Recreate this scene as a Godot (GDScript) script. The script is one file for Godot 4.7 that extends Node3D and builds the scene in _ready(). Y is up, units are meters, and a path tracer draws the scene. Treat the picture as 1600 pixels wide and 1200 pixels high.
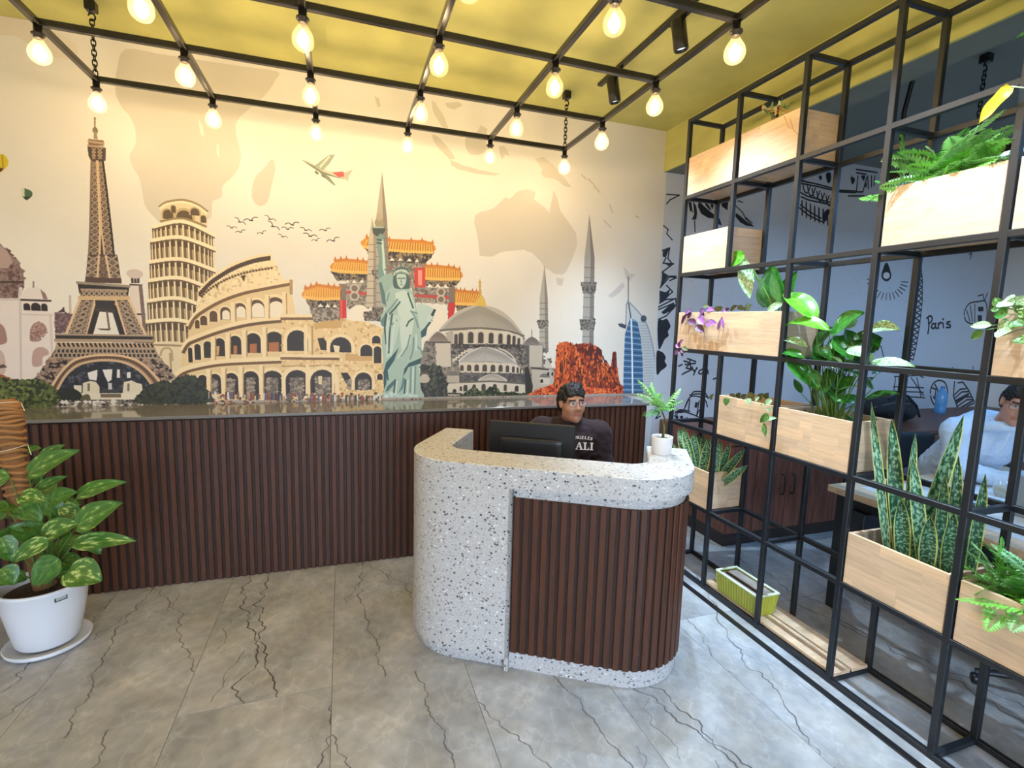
extends Node3D
# ---------------------------------------------------------------- helpers
var taken := {}
var mats := {}
var boxes := {}
var rng := RandomNumberGenerator.new()

func numbered(called: String) -> String:
	if not taken.has(called):
		taken[called] = 0
		return called
	taken[called] += 1
	return "%s_%03d" % [called, taken[called]]

func tag(o: Node, label: String, category: String, group := "") -> Node:
	o.set_meta("label", label)
	o.set_meta("category", category)
	if group != "":
		o.set_meta("group", group)
	return o

func thing(called: String, label: String, category: String, at := Vector3.ZERO, turn := 0.0, group := "") -> Node3D:
	var o := Node3D.new()
	o.name = numbered(called)
	add_child(o)
	o.position = at
	o.rotation.y = turn
	tag(o, label, category, group)
	return o

func obj(called: String, m: Mesh, material: Material, parent: Node = null, at := Vector3.ZERO, rot := Vector3.ZERO) -> MeshInstance3D:
	var o := MeshInstance3D.new()
	o.mesh = m
	o.material_override = material
	o.name = called if parent != null else numbered(called)
	o.position = at
	o.rotation = rot
	if parent == null:
		add_child(o, true)
	else:
		parent.add_child(o, true)
	return o

func struct(called: String, m: Mesh, material: Material, at := Vector3.ZERO) -> MeshInstance3D:
	var o := obj(called, m, material, null, at)
	o.set_meta("kind", "structure")
	return o

func mat(c: Color, rough := 0.6, metal := 0.0) -> StandardMaterial3D:
	var key := str(c) + "/" + str(rough) + "/" + str(metal)
	if not mats.has(key):
		var m := StandardMaterial3D.new()
		m.albedo_color = c
		m.roughness = rough
		m.metallic = metal
		mats[key] = m
	return mats[key]

func c8(r: float, g: float, b: float, a := 255.0) -> Color:
	return Color(r / 255.0, g / 255.0, b / 255.0, a / 255.0)

func tex(im: Image) -> ImageTexture:
	im.generate_mipmaps()
	return ImageTexture.create_from_image(im)

func commit(st: SurfaceTool) -> ArrayMesh:
	st.generate_normals()
	return st.commit()

func st_new(smooth := true) -> SurfaceTool:
	var st := SurfaceTool.new()
	st.begin(Mesh.PRIMITIVE_TRIANGLES)
	st.set_smooth_group(0 if smooth else -1)
	return st

func quad(st: SurfaceTool, a: Vector3, b: Vector3, c: Vector3, d: Vector3) -> void:
	# a b c d counter-clockwise seen from outside
	for v: Vector3 in [a, c, b, a, d, c]:
		st.add_vertex(v)

# box with chamfered edges, centred; uv in metres on every face
func bevel(size: Vector3, r := 0.003) -> ArrayMesh:
	var key := str(size) + "/" + str(r)
	if boxes.has(key):
		return boxes[key]
	var st := st_new(false)
	var h := size * 0.5
	r = minf(r, minf(h.x, minf(h.y, h.z)) * 0.9)
	var axes := [Vector3.RIGHT, Vector3.UP, Vector3.BACK]
	# faces
	for k in 3:
		for s: float in [-1.0, 1.0]:
			var n: Vector3 = axes[k] * s
			var u: Vector3 = axes[(k + 1) % 3]
			var v: Vector3 = axes[(k + 2) % 3] * s
			var hu := h[(k + 1) % 3] - r
			var hv := h[(k + 2) % 3] - r
			var c := n * h[k]
			fquad(st, c - u * hu - v * hv, c + u * hu - v * hv, c + u * hu + v * hv, c - u * hu + v * hv, n, k)
	# edges
	for k in 3:
		var a: Vector3 = axes[k]
		var i := (k + 1) % 3
		var j := (k + 2) % 3
		for s: float in [-1.0, 1.0]:
			for t: float in [-1.0, 1.0]:
				var u: Vector3 = axes[i] * s
				var v: Vector3 = axes[j] * t
				var la := a * (h[k] - r)
				var p := u * h[i] + v * (h[j] - r)
				var q := u * (h[i] - r) + v * h[j]
				var n := (u + v).normalized()
				if s * t > 0:
					fquad(st, p - la, q - la, q + la, p + la, n, i)
				else:
					fquad(st, p + la, q + la, q - la, p - la, n, i)
	# corners
	for x: float in [-1.0, 1.0]:
		for y: float in [-1.0, 1.0]:
			for z: float in [-1.0, 1.0]:
				var a := Vector3(x * h.x, y * (h.y - r), z * (h.z - r))
				var b := Vector3(x * (h.x - r), y * h.y, z * (h.z - r))
				var c := Vector3(x * (h.x - r), y * (h.y - r), z * h.z)
				var tri := [a, c, b] if x * y * z > 0 else [a, b, c]
				for v: Vector3 in tri:
					st.set_normal(Vector3(x, y, z).normalized())
					st.set_uv(Vector2(v.x + v.z, v.y))
					st.add_vertex(v)
	var m := st.commit()
	boxes[key] = m
	return m

func fquad(st: SurfaceTool, a: Vector3, b: Vector3, c: Vector3, d: Vector3, n: Vector3, k: int) -> void:
	for v: Vector3 in [a, c, b, a, d, c]:
		st.set_normal(n)
		st.set_uv(Vector2(v.z, -v.y) if k == 0 else (Vector2(v.x, v.z) if k == 1 else Vector2(v.x, -v.y)))
		st.add_vertex(v)

# surface of revolution round y; profile from bottom to top, outside on the right
func lathe(profile: Array, sides := 32) -> ArrayMesh:
	var st := st_new(true)
	var u := 1.0
	for i in profile.size() - 1:
		var p: Vector2 = profile[i]
		var q: Vector2 = profile[i + 1]
		for k in sides:
			var a := TAU * k / sides
			var b := TAU * (k + 1) / sides
			var pa := Vector3(p.x * cos(a), p.y, p.x * sin(a))
			var pb := Vector3(p.x * cos(b), p.y, p.x * sin(b))
			var qa := Vector3(q.x * cos(a), q.y, q.x * sin(a))
			var qb := Vector3(q.x * cos(b), q.y, q.x * sin(b))
			st.set_smooth_group(0)
			if p.x > 1e-6:
				for v: Vector3 in [pa, pb, qb]:
					st.add_vertex(v)
			if q.x > 1e-6:
				for v: Vector3 in [pa, qb, qa]:
					st.add_vertex(v)
	return commit(st)

func frame_at(pts: Array, i: int) -> Array:
	var t: Vector3
	if i == 0:
		t = pts[1] - pts[0]
	elif i == pts.size() - 1:
		t = pts[i] - pts[i - 1]
	else:
		t = (pts[i + 1] - pts[i]).normalized() + (pts[i] - pts[i - 1]).normalized()
	t = t.normalized()
	return [t]

# round tube along points; radius may be a number or an array
func tube_to(st: SurfaceTool, pts: Array, radius, sides := 8, closed := false) -> void:
	var n := pts.size()
	var rings := []
	var up := Vector3.UP
	for i in n:
		var t: Vector3
		if closed:
			t = (pts[(i + 1) % n] - pts[(i - 1 + n) % n]).normalized()
		else:
			t = frame_at(pts, i)[0]
		if i == 0:
			up = Vector3.UP if absf(t.y) < 0.9 else Vector3.RIGHT
		var s := t.cross(up).normalized()
		up = s.cross(t).normalized()
		var r: float = radius[i] if radius is Array else radius
		var ring := []
		for k in sides:
			var a := TAU * k / sides
			ring.append(pts[i] + (s * cos(a) + up * sin(a)) * r)
		rings.append(ring)
	st.set_smooth_group(0)
	for i in (n if closed else n - 1):
		var A: Array = rings[i]
		var B: Array = rings[(i + 1) % n]
		for k in sides:
			var l := (k + 1) % sides
			quad(st, A[k], B[k], B[l], A[l])
	if not closed:
		for e in 2:
			var R: Array = rings[0] if e == 0 else rings[n - 1]
			var c: Vector3 = pts[0] if e == 0 else pts[n - 1]
			for k in sides:
				var l := (k + 1) % sides
				st.set_smooth_group(1)
				var tri := [c, R[l], R[k]] if e == 0 else [c, R[k], R[l]]
				for v: Vector3 in tri:
					st.add_vertex(v)
	st.set_smooth_group(0)

func tube(pts: Array, radius, sides := 8, closed := false) -> ArrayMesh:
	var st := st_new(true)
	tube_to(st, pts, radius, sides, closed)
	return commit(st)

# upright prism: outline in (x, z), from y0 to y1, edges chamfered by b at top
func prism(outline: PackedVector2Array, y0: float, y1: float, smooth_sides := false, b := 0.0) -> ArrayMesh:
	var st := st_new(false)
	var o := outline.duplicate()
	if Geometry2D.is_polygon_clockwise(o):
		o.reverse()
	# with z to the front, a counter-clockwise outline in (x, z) runs clockwise seen from above
	var n := o.size()
	var top := o
	if b > 0.0:
		var ins := Geometry2D.offset_polygon(o, -b, Geometry2D.JOIN_MITER)
		if ins.size() == 1 and ins[0].size() == n:
			var best := 0
			for k in n:
				if ins[0][k].distance_to(o[0]) < ins[0][best].distance_to(o[0]):
					best = k
			top = PackedVector2Array()
			for k in n:
				top.append(ins[0][(best + k) % n])
		else:
			b = 0.0
	var tri := Geometry2D.triangulate_polygon(o)
	for k in range(0, tri.size(), 3):
		var p := [top[tri[k]], top[tri[k + 1]], top[tri[k + 2]]]
		var cw: bool = (p[1] - p[0]).cross(p[2] - p[0]) < 0
		var idx := [0, 1, 2] if not cw else [0, 2, 1]
		for i: int in idx:
			st.set_normal(Vector3.UP)
			st.set_uv(p[i])
			st.add_vertex(Vector3(p[i].x, y1, p[i].y))
		p = [o[tri[k]], o[tri[k + 1]], o[tri[k + 2]]]
		idx.reverse()
		for i: int in idx:
			st.set_normal(Vector3.DOWN)
			st.set_uv(p[i])
			st.add_vertex(Vector3(p[i].x, y0, p[i].y))
	var run := 0.0
	for k in n:
		var p := o[k]
		var q := o[(k + 1) % n]
		var e := (q - p).normalized()
		var nn := Vector3(e.y, 0, -e.x)
		var na := nn
		var nb := nn
		if smooth_sides:
			var e0 := (p - o[(k - 1 + n) % n]).normalized()
			var e2 := (o[(k + 2) % n] - q).normalized()
			if e0.dot(e) > 0.8:
				na = (nn + Vector3(e0.y, 0, -e0.x)).normalized()
			if e2.dot(e) > 0.8:
				nb = (nn + Vector3(e2.y, 0, -e2.x)).normalized()
		var l := p.distance_to(q)
		var vs := [Vector3(p.x, y0, p.y), Vector3(q.x, y0, q.y), Vector3(q.x, y1 - b, q.y), Vector3(p.x, y1 - b, p.y)]
		var ns := [na, nb, nb, na]
		var us := [Vector2(run, -y0), Vector2(run + l, -y0), Vector2(run + l, -y1), Vector2(run, -y1)]
		for i: int in [0, 1, 2, 0, 2, 3]:
			st.set_normal(ns[i])
			st.set_uv(us[i])
			st.add_vertex(vs[i])
		if b > 0.0:
			var tq := top[(k + 1) % n]
			var tp := top[k]
			var ws := [vs[3], vs[2], Vector3(tq.x, y1, tq.y), Vector3(tp.x, y1, tp.y)]
			for i: int in [0, 1, 2, 0, 2, 3]:
				st.set_normal((nn + Vector3.UP).normalized())
				st.set_uv(us[3])
				st.add_vertex(ws[i])
		run += l
	return st.commit()

func dup(root: Node3D, at: Vector3, label := "") -> Node3D:
	var r: Node3D = root.duplicate()
	var base := String(root.name)
	var cut := base.length() - 4
	if cut > 0 and base[cut] == "_" and base.substr(cut + 1).is_valid_int():
		base = base.substr(0, cut)
	r.name = numbered(base)
	add_child(r)
	r.position = at
	if label != "":
		r.set_meta("label", label)
	return r

# ---------------------------------------------------------------- computed surfaces
func fbm(seed_: int, freq: float, oct := 4) -> FastNoiseLite:
	var n := FastNoiseLite.new()
	n.seed = seed_
	n.noise_type = FastNoiseLite.TYPE_SIMPLEX_SMOOTH
	n.frequency = freq
	n.fractal_octaves = oct
	return n

# pale glued pine: staves with finger joints, grain along u
func pine_texture(seed_: int) -> ImageTexture:
	var w := 512
	var h := 256
	var im := Image.create(w, h, false, Image.FORMAT_RGB8)
	var g := fbm(seed_, 0.012, 4)
	var r := RandomNumberGenerator.new()
	r.seed = seed_
	var rows := 5
	var tone := []
	var cuts := []
	for k in rows:
		var at := r.randi_range(20, 200)
		var c := []
		var t := [r.randf()]
		while at < w:
			c.append(at)
			t.append(r.randf())
			at += r.randi_range(120, 260)
		cuts.append(c)
		tone.append(t)
	for y in h:
		var k := mini(y * rows / h, rows - 1)
		var c: Array = cuts[k]
		for x in w:
			var s := 0
			while s < c.size() and x >= c[s]:
				s += 1
			var f: float = tone[k][s]
			var n := g.get_noise_2d(x * 0.35 + s * 90.0, y * 3.2 + k * 50.0) * 0.5 + g.get_noise_2d(x * 1.5 + 500.0, y * 12.0 + s * 33.0) * 0.3
			var v := 0.90 + f * 0.09 + n * 0.13
			var warm := 0.03 + 0.05 * f - n * 0.06
			im.set_pixel(x, y, Color(0.885 * v + 0.02, 0.785 * v - warm * 0.2, 0.66 * v - warm * 0.6))
	return tex(im)

# dark brown extruded slat: fine streaks along v
func slat_texture() -> ImageTexture:
	var im := Image.create(128, 512, false, Image.FORMAT_RGB8)
	var g := fbm(7, 0.03, 4)
	for y in 512:
		for x in 128:
			var n := g.get_noise_2d(x * 5.0, y * 0.25) * 0.55 + g.get_noise_2d(x * 14.0 + 300.0, y * 0.8) * 0.35
			var v := 1.0 + n * 0.42
			im.set_pixel(x, y, Color(0.30 * v, 0.16 * v, 0.08 * v))
	return tex(im)

func terrazzo_texture() -> ImageTexture:
	var n := 1024
	var im := Image.create(n, n, false, Image.FORMAT_RGB8)
	im.fill(c8(200, 198, 195))
	var g := fbm(3, 0.05, 3)
	for y in n:
		for x in n:
			var v := 0.765 + g.get_noise_2d(x, y) * 0.03 + (float((x * 7919 + y * 104729) % 97) / 97.0 - 0.5) * 0.05
			im.set_pixel(x, y, Color(v, v * 0.988, v * 0.97))
	var r := RandomNumberGenerator.new()
	r.seed = 11
	var cols := [c8(120, 116, 114), c8(164, 160, 156), c8(62, 60, 62), c8(232, 230, 226), c8(150, 138, 128), c8(94, 92, 96), c8(214, 208, 200)]
	for k in 5000:
		var big := k > 4150
		var s := r.randf_range(6.0, 12.5) if big else r.randf_range(1.6, 5.2)
		var cx := r.randf() * n
		var cy := r.randf() * n
		var c: Color = cols[r.randi() % cols.size()]
		if not big and r.randf() < 0.45:
			c = cols[[1, 3, 6, 4][r.randi() % 4]]
		var pts := PackedVector2Array()
		var m := r.randi_range(4, 7)
		var a0 := r.randf() * TAU
		for i in m:
			var a := a0 + TAU * i / m + r.randf_range(-0.3, 0.3)
			pts.append(Vector2(cx, cy) + Vector2(cos(a), sin(a) * r.randf_range(0.6, 1.0)) * s * r.randf_range(0.7, 1.1))
		fill_wrapped(im, pts, c)
	return tex(im)

func fill_wrapped(im: Image, p: PackedVector2Array, c: Color) -> void:
	var y0 := INF
	var y1 := -INF
	for v in p:
		y0 = minf(y0, v.y)
		y1 = maxf(y1, v.y)
	var n := im.get_width()
	for y in range(ceili(y0), floori(y1) + 1):
		var xs := []
		for k in p.size():
			var a := p[k]
			var b := p[(k + 1) % p.size()]
			if (a.y <= y) != (b.y <= y):
				xs.append(a.x + (b.x - a.x) * (y - a.y) / (b.y - a.y))
		xs.sort()
		for k in range(0, xs.size() - 1, 2):
			for x in range(ceili(xs[k]), floori(xs[k + 1]) + 1):
				im.set_pixel(posmod(x, n), posmod(y, n), c)

# grey-beige veined stone tile, 0.6 x 1.2 m
func stone_texture(seed_: int) -> ImageTexture:
	var w := 384
	var h := 768
	var im := Image.create(w, h, false, Image.FORMAT_RGB8)
	var a := fbm(seed_, 0.0042, 5)
	var b := fbm(seed_ + 50, 0.02, 4)
	var d := fbm(seed_ + 90, 0.006, 3)
	for y in h:
		for x in w:
			var n := a.get_noise_2d(x + y * 0.4, y * 0.7)
			var f := b.get_noise_2d(x, y)
			var v := 0.655 + n * 0.12 + f * 0.055
			var warm := clampf(d.get_noise_2d(x, y) * 0.9 + 0.1, -0.2, 0.55)
			# soft pale veils
			var veil := absf(a.get_noise_2d(x * 1.7 + 900.0, y * 1.1))
			v += 0.05 * clampf(1.0 - veil * 14.0, 0.0, 1.0)
			im.set_pixel(x, y, Color(v + warm * 0.006 - 0.004, v - warm * 0.008, v + 0.002 - warm * 0.035))
	var r := RandomNumberGenerator.new()
	r.seed = seed_ * 13 + 1
	for k in 4:
		# dark cracks wandering along the length
		var x := r.randf_range(0.1, 0.9) * w
		var y := -5.0 if k < 2 else r.randf_range(0.0, 0.5) * h
		var drift := r.randf_range(-0.5, 0.5)
		var stop := h + 5.0 if k < 2 else y + r.randf_range(0.2, 0.5) * h
		var strength := r.randf_range(0.6, 1.0) if k < 2 else r.randf_range(0.25, 0.55)
		var wob := 0.0
		while y < stop:
			wob = wob * 0.9 + r.randf_range(-1.0, 1.0) * 0.42
			x += drift + wob
			y += 1.0
			var wd := 1.2 + absf(sin(y * 0.021 + seed_)) * 2.0 * strength
			vein(im, x, y, wd, c8(66, 62, 60), strength)
			if r.randf() < 0.012:
				var bx := x
				var by := y
				var bd := r.randf_range(-1.2, 1.2)
				for i in r.randi_range(30, 110):
					bx += bd + r.randf_range(-1.0, 1.0)
					by += 1.0
					vein(im, bx, by, 0.7, c8(86, 80, 76), strength * 0.6 * (1.0 - i / 120.0))
	for k in 5:
		# pale threads
		var x := r.randf() * w
		var y := r.randf() * h
		var dx := r.randf_range(-0.8, 0.8)
		for i in r.randi_range(80, 260):
			x += dx + r.randf_range(-0.8, 0.8)
			y += 1.0
			vein(im, x, y, 0.8, c8(206, 202, 196), 0.5)
	return tex(im)

func vein(im: Image, x: float, y: float, wd: float, c: Color, k: float) -> void:
	var yi := int(y)
	if yi < 0 or yi >= im.get_height():
		return
	for xi in range(int(x - wd - 1.0), int(x + wd + 2.0)):
		if xi >= 0 and xi < im.get_width():
			var f := clampf(1.2 - absf(xi - x) / wd, 0.0, 1.0) * k
			if f > 0.0:
				im.set_pixel(xi, yi, im.get_pixel(xi, yi).lerp(c, f))

func brown_wood_texture() -> ImageTexture:
	var im := Image.create(256, 512, false, Image.FORMAT_RGB8)
	var g := fbm(21, 0.02, 4)
	for y in 512:
		for x in 256:
			var n := g.get_noise_2d(x * 2.4, y * 0.22) * 0.6 + g.get_noise_2d(x * 9.0 + 70.0, y * 0.7) * 0.35
			var v := 1.0 + n * 0.5
			im.set_pixel(x, y, Color(0.44 * v, 0.27 * v, 0.215 * v))
	return tex(im)

func textured(t: Texture2D, scale: Vector3, rough: float, tri := true) -> StandardMaterial3D:
	var m := StandardMaterial3D.new()
	m.albedo_texture = t
	m.roughness = rough
	m.uv1_triplanar = tri
	m.uv1_scale = scale
	return m

# ---------------------------------------------------------------- the room
const WALL_Z := -3.85
const CEIL := 3.29
const LEFT := -2.65
const RIGHT := 7.3
const FRONT := 3.0
var steel: StandardMaterial3D
var lamp_black: StandardMaterial3D
var pine := []
var slat_mat := []
var terrazzo: StandardMaterial3D
var soil: StandardMaterial3D
var brown_wood: StandardMaterial3D

func make_materials() -> void:
	steel = mat(c8(30, 33, 37), 0.4, 0.0)
	lamp_black = mat(c8(34, 32, 31), 0.22, 0.2)
	for k in 3:
		var m := textured(pine_texture(31 + k * 7), Vector3(1.0 / 0.8, 1.0 / 0.25, 1.0), 0.5, false)
		m.uv1_offset = Vector3(0.31 * k, 0.5, 0)
		pine.append(m)
	var st := slat_texture()
	for k in 3:
		var m := textured(st, Vector3(1.0 / 0.12, 1.0, 1.0), 0.5, false)
		m.albedo_color = [Color(1, 1, 1), Color(0.93, 0.92, 0.9), Color(1.0, 0.97, 0.94)][k]
		m.uv1_offset = Vector3(0.37 * k, 0.21 * k, 0)
		slat_mat.append(m)
	terrazzo = textured(terrazzo_texture(), Vector3(1.5, 1.5, 1.5), 0.32)
	var sn := NoiseTexture2D.new()
	sn.width = 256
	sn.height = 256
	sn.seamless = true
	sn.noise = fbm(5, 0.05, 5)
	var ramp := Gradient.new()
	ramp.set_color(0, c8(38, 28, 22))
	ramp.set_color(1, c8(98, 78, 62))
	sn.color_ramp = ramp
	soil = textured(sn, Vector3(5, 5, 5), 0.95)
	brown_wood = textured(brown_wood_texture(), Vector3(2.0, 1.0, 2.0), 0.4)

func build_floor() -> void:
	var slab := struct("floor", bevel(Vector3(RIGHT - LEFT + 0.4, 0.2, FRONT - WALL_Z + 0.4), 0.001), mat(c8(96, 90, 84), 0.8), Vector3((LEFT + RIGHT) / 2, -0.1105, (WALL_Z + FRONT) / 2))
	var looks := []
	for k in 5:
		var m := textured(stone_texture(100 + k * 17), Vector3(1.0 / 0.605, 1.0 / 1.21, 1.0), 0.34, false)
		m.uv1_offset = Vector3(0.5, 0.5, 0)
		looks.append(m)
		var f: StandardMaterial3D = m.duplicate()
		f.uv1_scale = Vector3(-1.0 / 0.605, -1.0 / 1.21, 1.0)
		looks.append(f)
	var r := RandomNumberGenerator.new()
	r.seed = 4
	var last := -1
	for i in range(-5, 13):
		for j in range(-2, 5):
			var x0 := -0.06 + 0.606 * i
			var z0 := -2.225 + 1.211 * j
			var a := Vector2(maxf(x0, LEFT), maxf(z0, WALL_Z))
			var b := Vector2(minf(x0 + 0.6045, RIGHT), minf(z0 + 1.2095, FRONT))
			if b.x - a.x < 0.03 or b.y - a.y < 0.03:
				continue
			var k := r.randi() % 10
			if k == last:
				k = (k + 3) % 10
			last = k
			obj("floor_tile", bevel(Vector3(b.x - a.x, 0.0105, b.y - a.y), 0.0012), looks[k], slab, Vector3((a.x + b.x) / 2, 0.1055, (a.y + b.y) / 2) - Vector3(slab.position.x, 0, slab.position.z))

func build_shell() -> void:
	var olive := textured(plaster(c8(198, 194, 116), 9), Vector3(0.5, 0.5, 0.5), 0.75)
	var white := mat(c8(226, 224, 218), 0.7)
	var grey := mat(c8(122, 128, 120), 0.75)
	# ceiling: the olive part over the reception, the grey part over the work room
	struct("ceiling", bevel(Vector3(2.72 - LEFT + 0.2, 0.2, FRONT - WALL_Z + 0.4), 0.001), olive, Vector3((LEFT - 0.2 + 2.72) / 2, CEIL + 0.1, (WALL_Z + FRONT) / 2))
	struct("ceiling", bevel(Vector3(RIGHT - 2.72 + 0.2, 0.2, FRONT - WALL_Z + 0.4), 0.001), grey, Vector3((2.72 + RIGHT + 0.2) / 2, CEIL + 0.1, (WALL_Z + FRONT) / 2))
	# beam over the shelving: olive face to the reception, grey soffit
	var bl := FRONT - WALL_Z
	var beam := struct("ceiling_beam", bevel(Vector3(0.2, CEIL - 2.962, bl), 0.002), grey, Vector3(2.735, (CEIL + 2.962) / 2, (WALL_Z + FRONT) / 2))
	obj("beam_face", bevel(Vector3(0.02, CEIL - 2.96, bl), 0.002), olive, beam, Vector3(-0.1105, -0.001, 0))
	var back := struct("wall_back", bevel(Vector3(RIGHT - LEFT + 0.4, CEIL + 0.2, 0.2), 0.001), white, Vector3((LEFT + RIGHT) / 2, CEIL / 2, WALL_Z - 0.1))
	struct("wall_left", bevel(Vector3(0.2, CEIL, bl), 0.001), white, Vector3(LEFT - 0.1, CEIL / 2, (WALL_Z + FRONT) / 2))
	struct("wall_right", bevel(Vector3(0.2, CEIL, bl), 0.001), white, Vector3(RIGHT + 0.1, CEIL / 2, (WALL_Z + FRONT) / 2))
	# entrance wall behind the viewer: a wide glazed opening
	for a: Array in [[LEFT, -2.1, 0.0, CEIL], [2.4, RIGHT, 0.0, CEIL], [-2.1, 2.4, 2.75, CEIL]]:
		struct("wall_front", bevel(Vector3(a[1] - a[0], a[3] - a[2], 0.2), 0.001), white, Vector3((a[0] + a[1]) / 2, (a[2] + a[3]) / 2, FRONT + 0.1))
	var glass := StandardMaterial3D.new()
	glass.albedo_color = Color(0.9, 0.96, 0.95, 0.08)
	glass.transparency = BaseMaterial3D.TRANSPARENCY_ALPHA
	glass.roughness = 0.02
	var win := Node3D.new()
	win.name = "window_1"
	win.set_meta("kind", "structure")
	win.position = Vector3(0.15, 0, FRONT + 0.1)
	add_child(win)
	for k in 4:
		obj("mullion", bevel(Vector3(0.06, 2.75, 0.08), 0.004), steel, win, Vector3(-2.22 + k * 1.48, 1.375, 0))
	for y: float in [0.03, 2.72]:
		obj("rail", bevel(Vector3(4.5, 0.06, 0.07), 0.004), steel, win, Vector3(0, y, 0))
	for k in 3:
		obj("pane", bevel(Vector3(1.42, 2.63, 0.01), 0.001), glass, win, Vector3(-1.48 + k * 1.48, 1.375, 0))
	# black metal channel let into the floor before the shelving
	struct("trim_1", bevel(Vector3(0.035, 0.006, 3.2), 0.002), mat(c8(30, 30, 32), 0.35), Vector3(2.085, 0.003, -1.35))
	return_back = back
	# wall paper on the back wall
	var mural := StandardMaterial3D.new()
	mural.albedo_texture = paint_mural()
	mural.roughness = 0.45
	obj("mural_print", sheet(2.64 - LEFT, 2.25), mural, back, Vector3((LEFT + 2.64) / 2, CEIL - 1.125, WALL_Z + 0.004) - back.position)
	var doodle := StandardMaterial3D.new()
	doodle.albedo_texture = paint_doodles()
	doodle.roughness = 0.5
	obj("doodle_print", sheet(RIGHT - 2.64, CEIL), doodle, back, Vector3((RIGHT + 2.64) / 2, CEIL / 2, WALL_Z + 0.004) - back.position)

var return_back: Node3D

# wall paper sheet 4 mm thick, uv 0..1 over its face
func sheet(w: float, h: float) -> ArrayMesh:
	var st := st_new(false)
	var v := [Vector3(-w / 2, -h / 2, 0), Vector3(w / 2, -h / 2, 0), Vector3(w / 2, h / 2, 0), Vector3(-w / 2, h / 2, 0)]
	var u := [Vector2(0, 1), Vector2(1, 1), Vector2(1, 0), Vector2(0, 0)]
	for i: int in [0, 2, 1, 0, 3, 2]:
		st.set_normal(Vector3.BACK)
		st.set_uv(u[i])
		st.add_vertex(v[i])
	for i in 4:
		var a: Vector3 = v[i]
		var b: Vector3 = v[(i + 1) % 4]
		var d := Vector3(0, 0, -0.004)
		var vs := [a, a + d, b + d, b]
		for k: int in [0, 2, 1, 0, 3, 2]:
			st.set_normal((b - a).cross(Vector3.BACK).normalized())
			st.set_uv(u[i])
			st.add_vertex(vs[k])
	return st.commit()

func plaster(c: Color, seed_: int) -> ImageTexture:
	var im := Image.create(256, 256, false, Image.FORMAT_RGB8)
	var g := fbm(seed_, 0.02, 4)
	for y in 256:
		for x in 256:
			var v := 1.0 + g.get_noise_2d(x, y) * 0.07
			im.set_pixel(x, y, Color(c.r * v, c.g * v, c.b * v))
	return tex(im)

# ---------------------------------------------------------------- hanging bulb grid
const GRID_Y := 2.9
var grid_x := [-1.25, -0.693, -0.136, 0.421, 0.978, 1.535]
var grid_z := [-3.495, -2.935, -2.375, -1.815, -1.255, -0.695]

func chain_mesh(length: float, link := 0.034) -> ArrayMesh:
	var st := st_new(true)
	var n := int(round(length / (link * 0.72)))
	var step := length / n
	for k in n:
		var pts := []
		var c := Vector3(0, -step * (k + 0.5), 0)
		var side := Vector3.RIGHT if k % 2 == 0 else Vector3.BACK
		for i in 12:
			var a := TAU * i / 12
			pts.append(c + side * cos(a) * 0.0105 + Vector3.UP * (sin(a) * 0.009 + signf(sin(a)) * 0.008))
		tube_to(st, pts, 0.0032, 6, true)
	return commit(st)

func hang_chain(parent: Node3D, top: Vector3, length: float) -> void:
	# plate on the ceiling, hook, chain
	obj("ceiling_plate", bevel(Vector3(0.05, 0.05, 0.05), 0.004), lamp_black, parent, top + Vector3(0, -0.025, 0))
	var pts := []
	for i in 14:
		var a := PI * 0.9 - TAU * 0.8 * i / 13
		pts.append(Vector3(cos(a) * 0.016, -0.078 + sin(a) * 0.018, 0))
	pts.insert(0, Vector3(-0.002, -0.045, 0))
	obj("hook", tube(pts, 0.0045, 6), lamp_black, parent, top)
	obj("chain", chain_mesh(length - 0.095), lamp_black, parent, top + Vector3(0, -0.092, 0))

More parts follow.
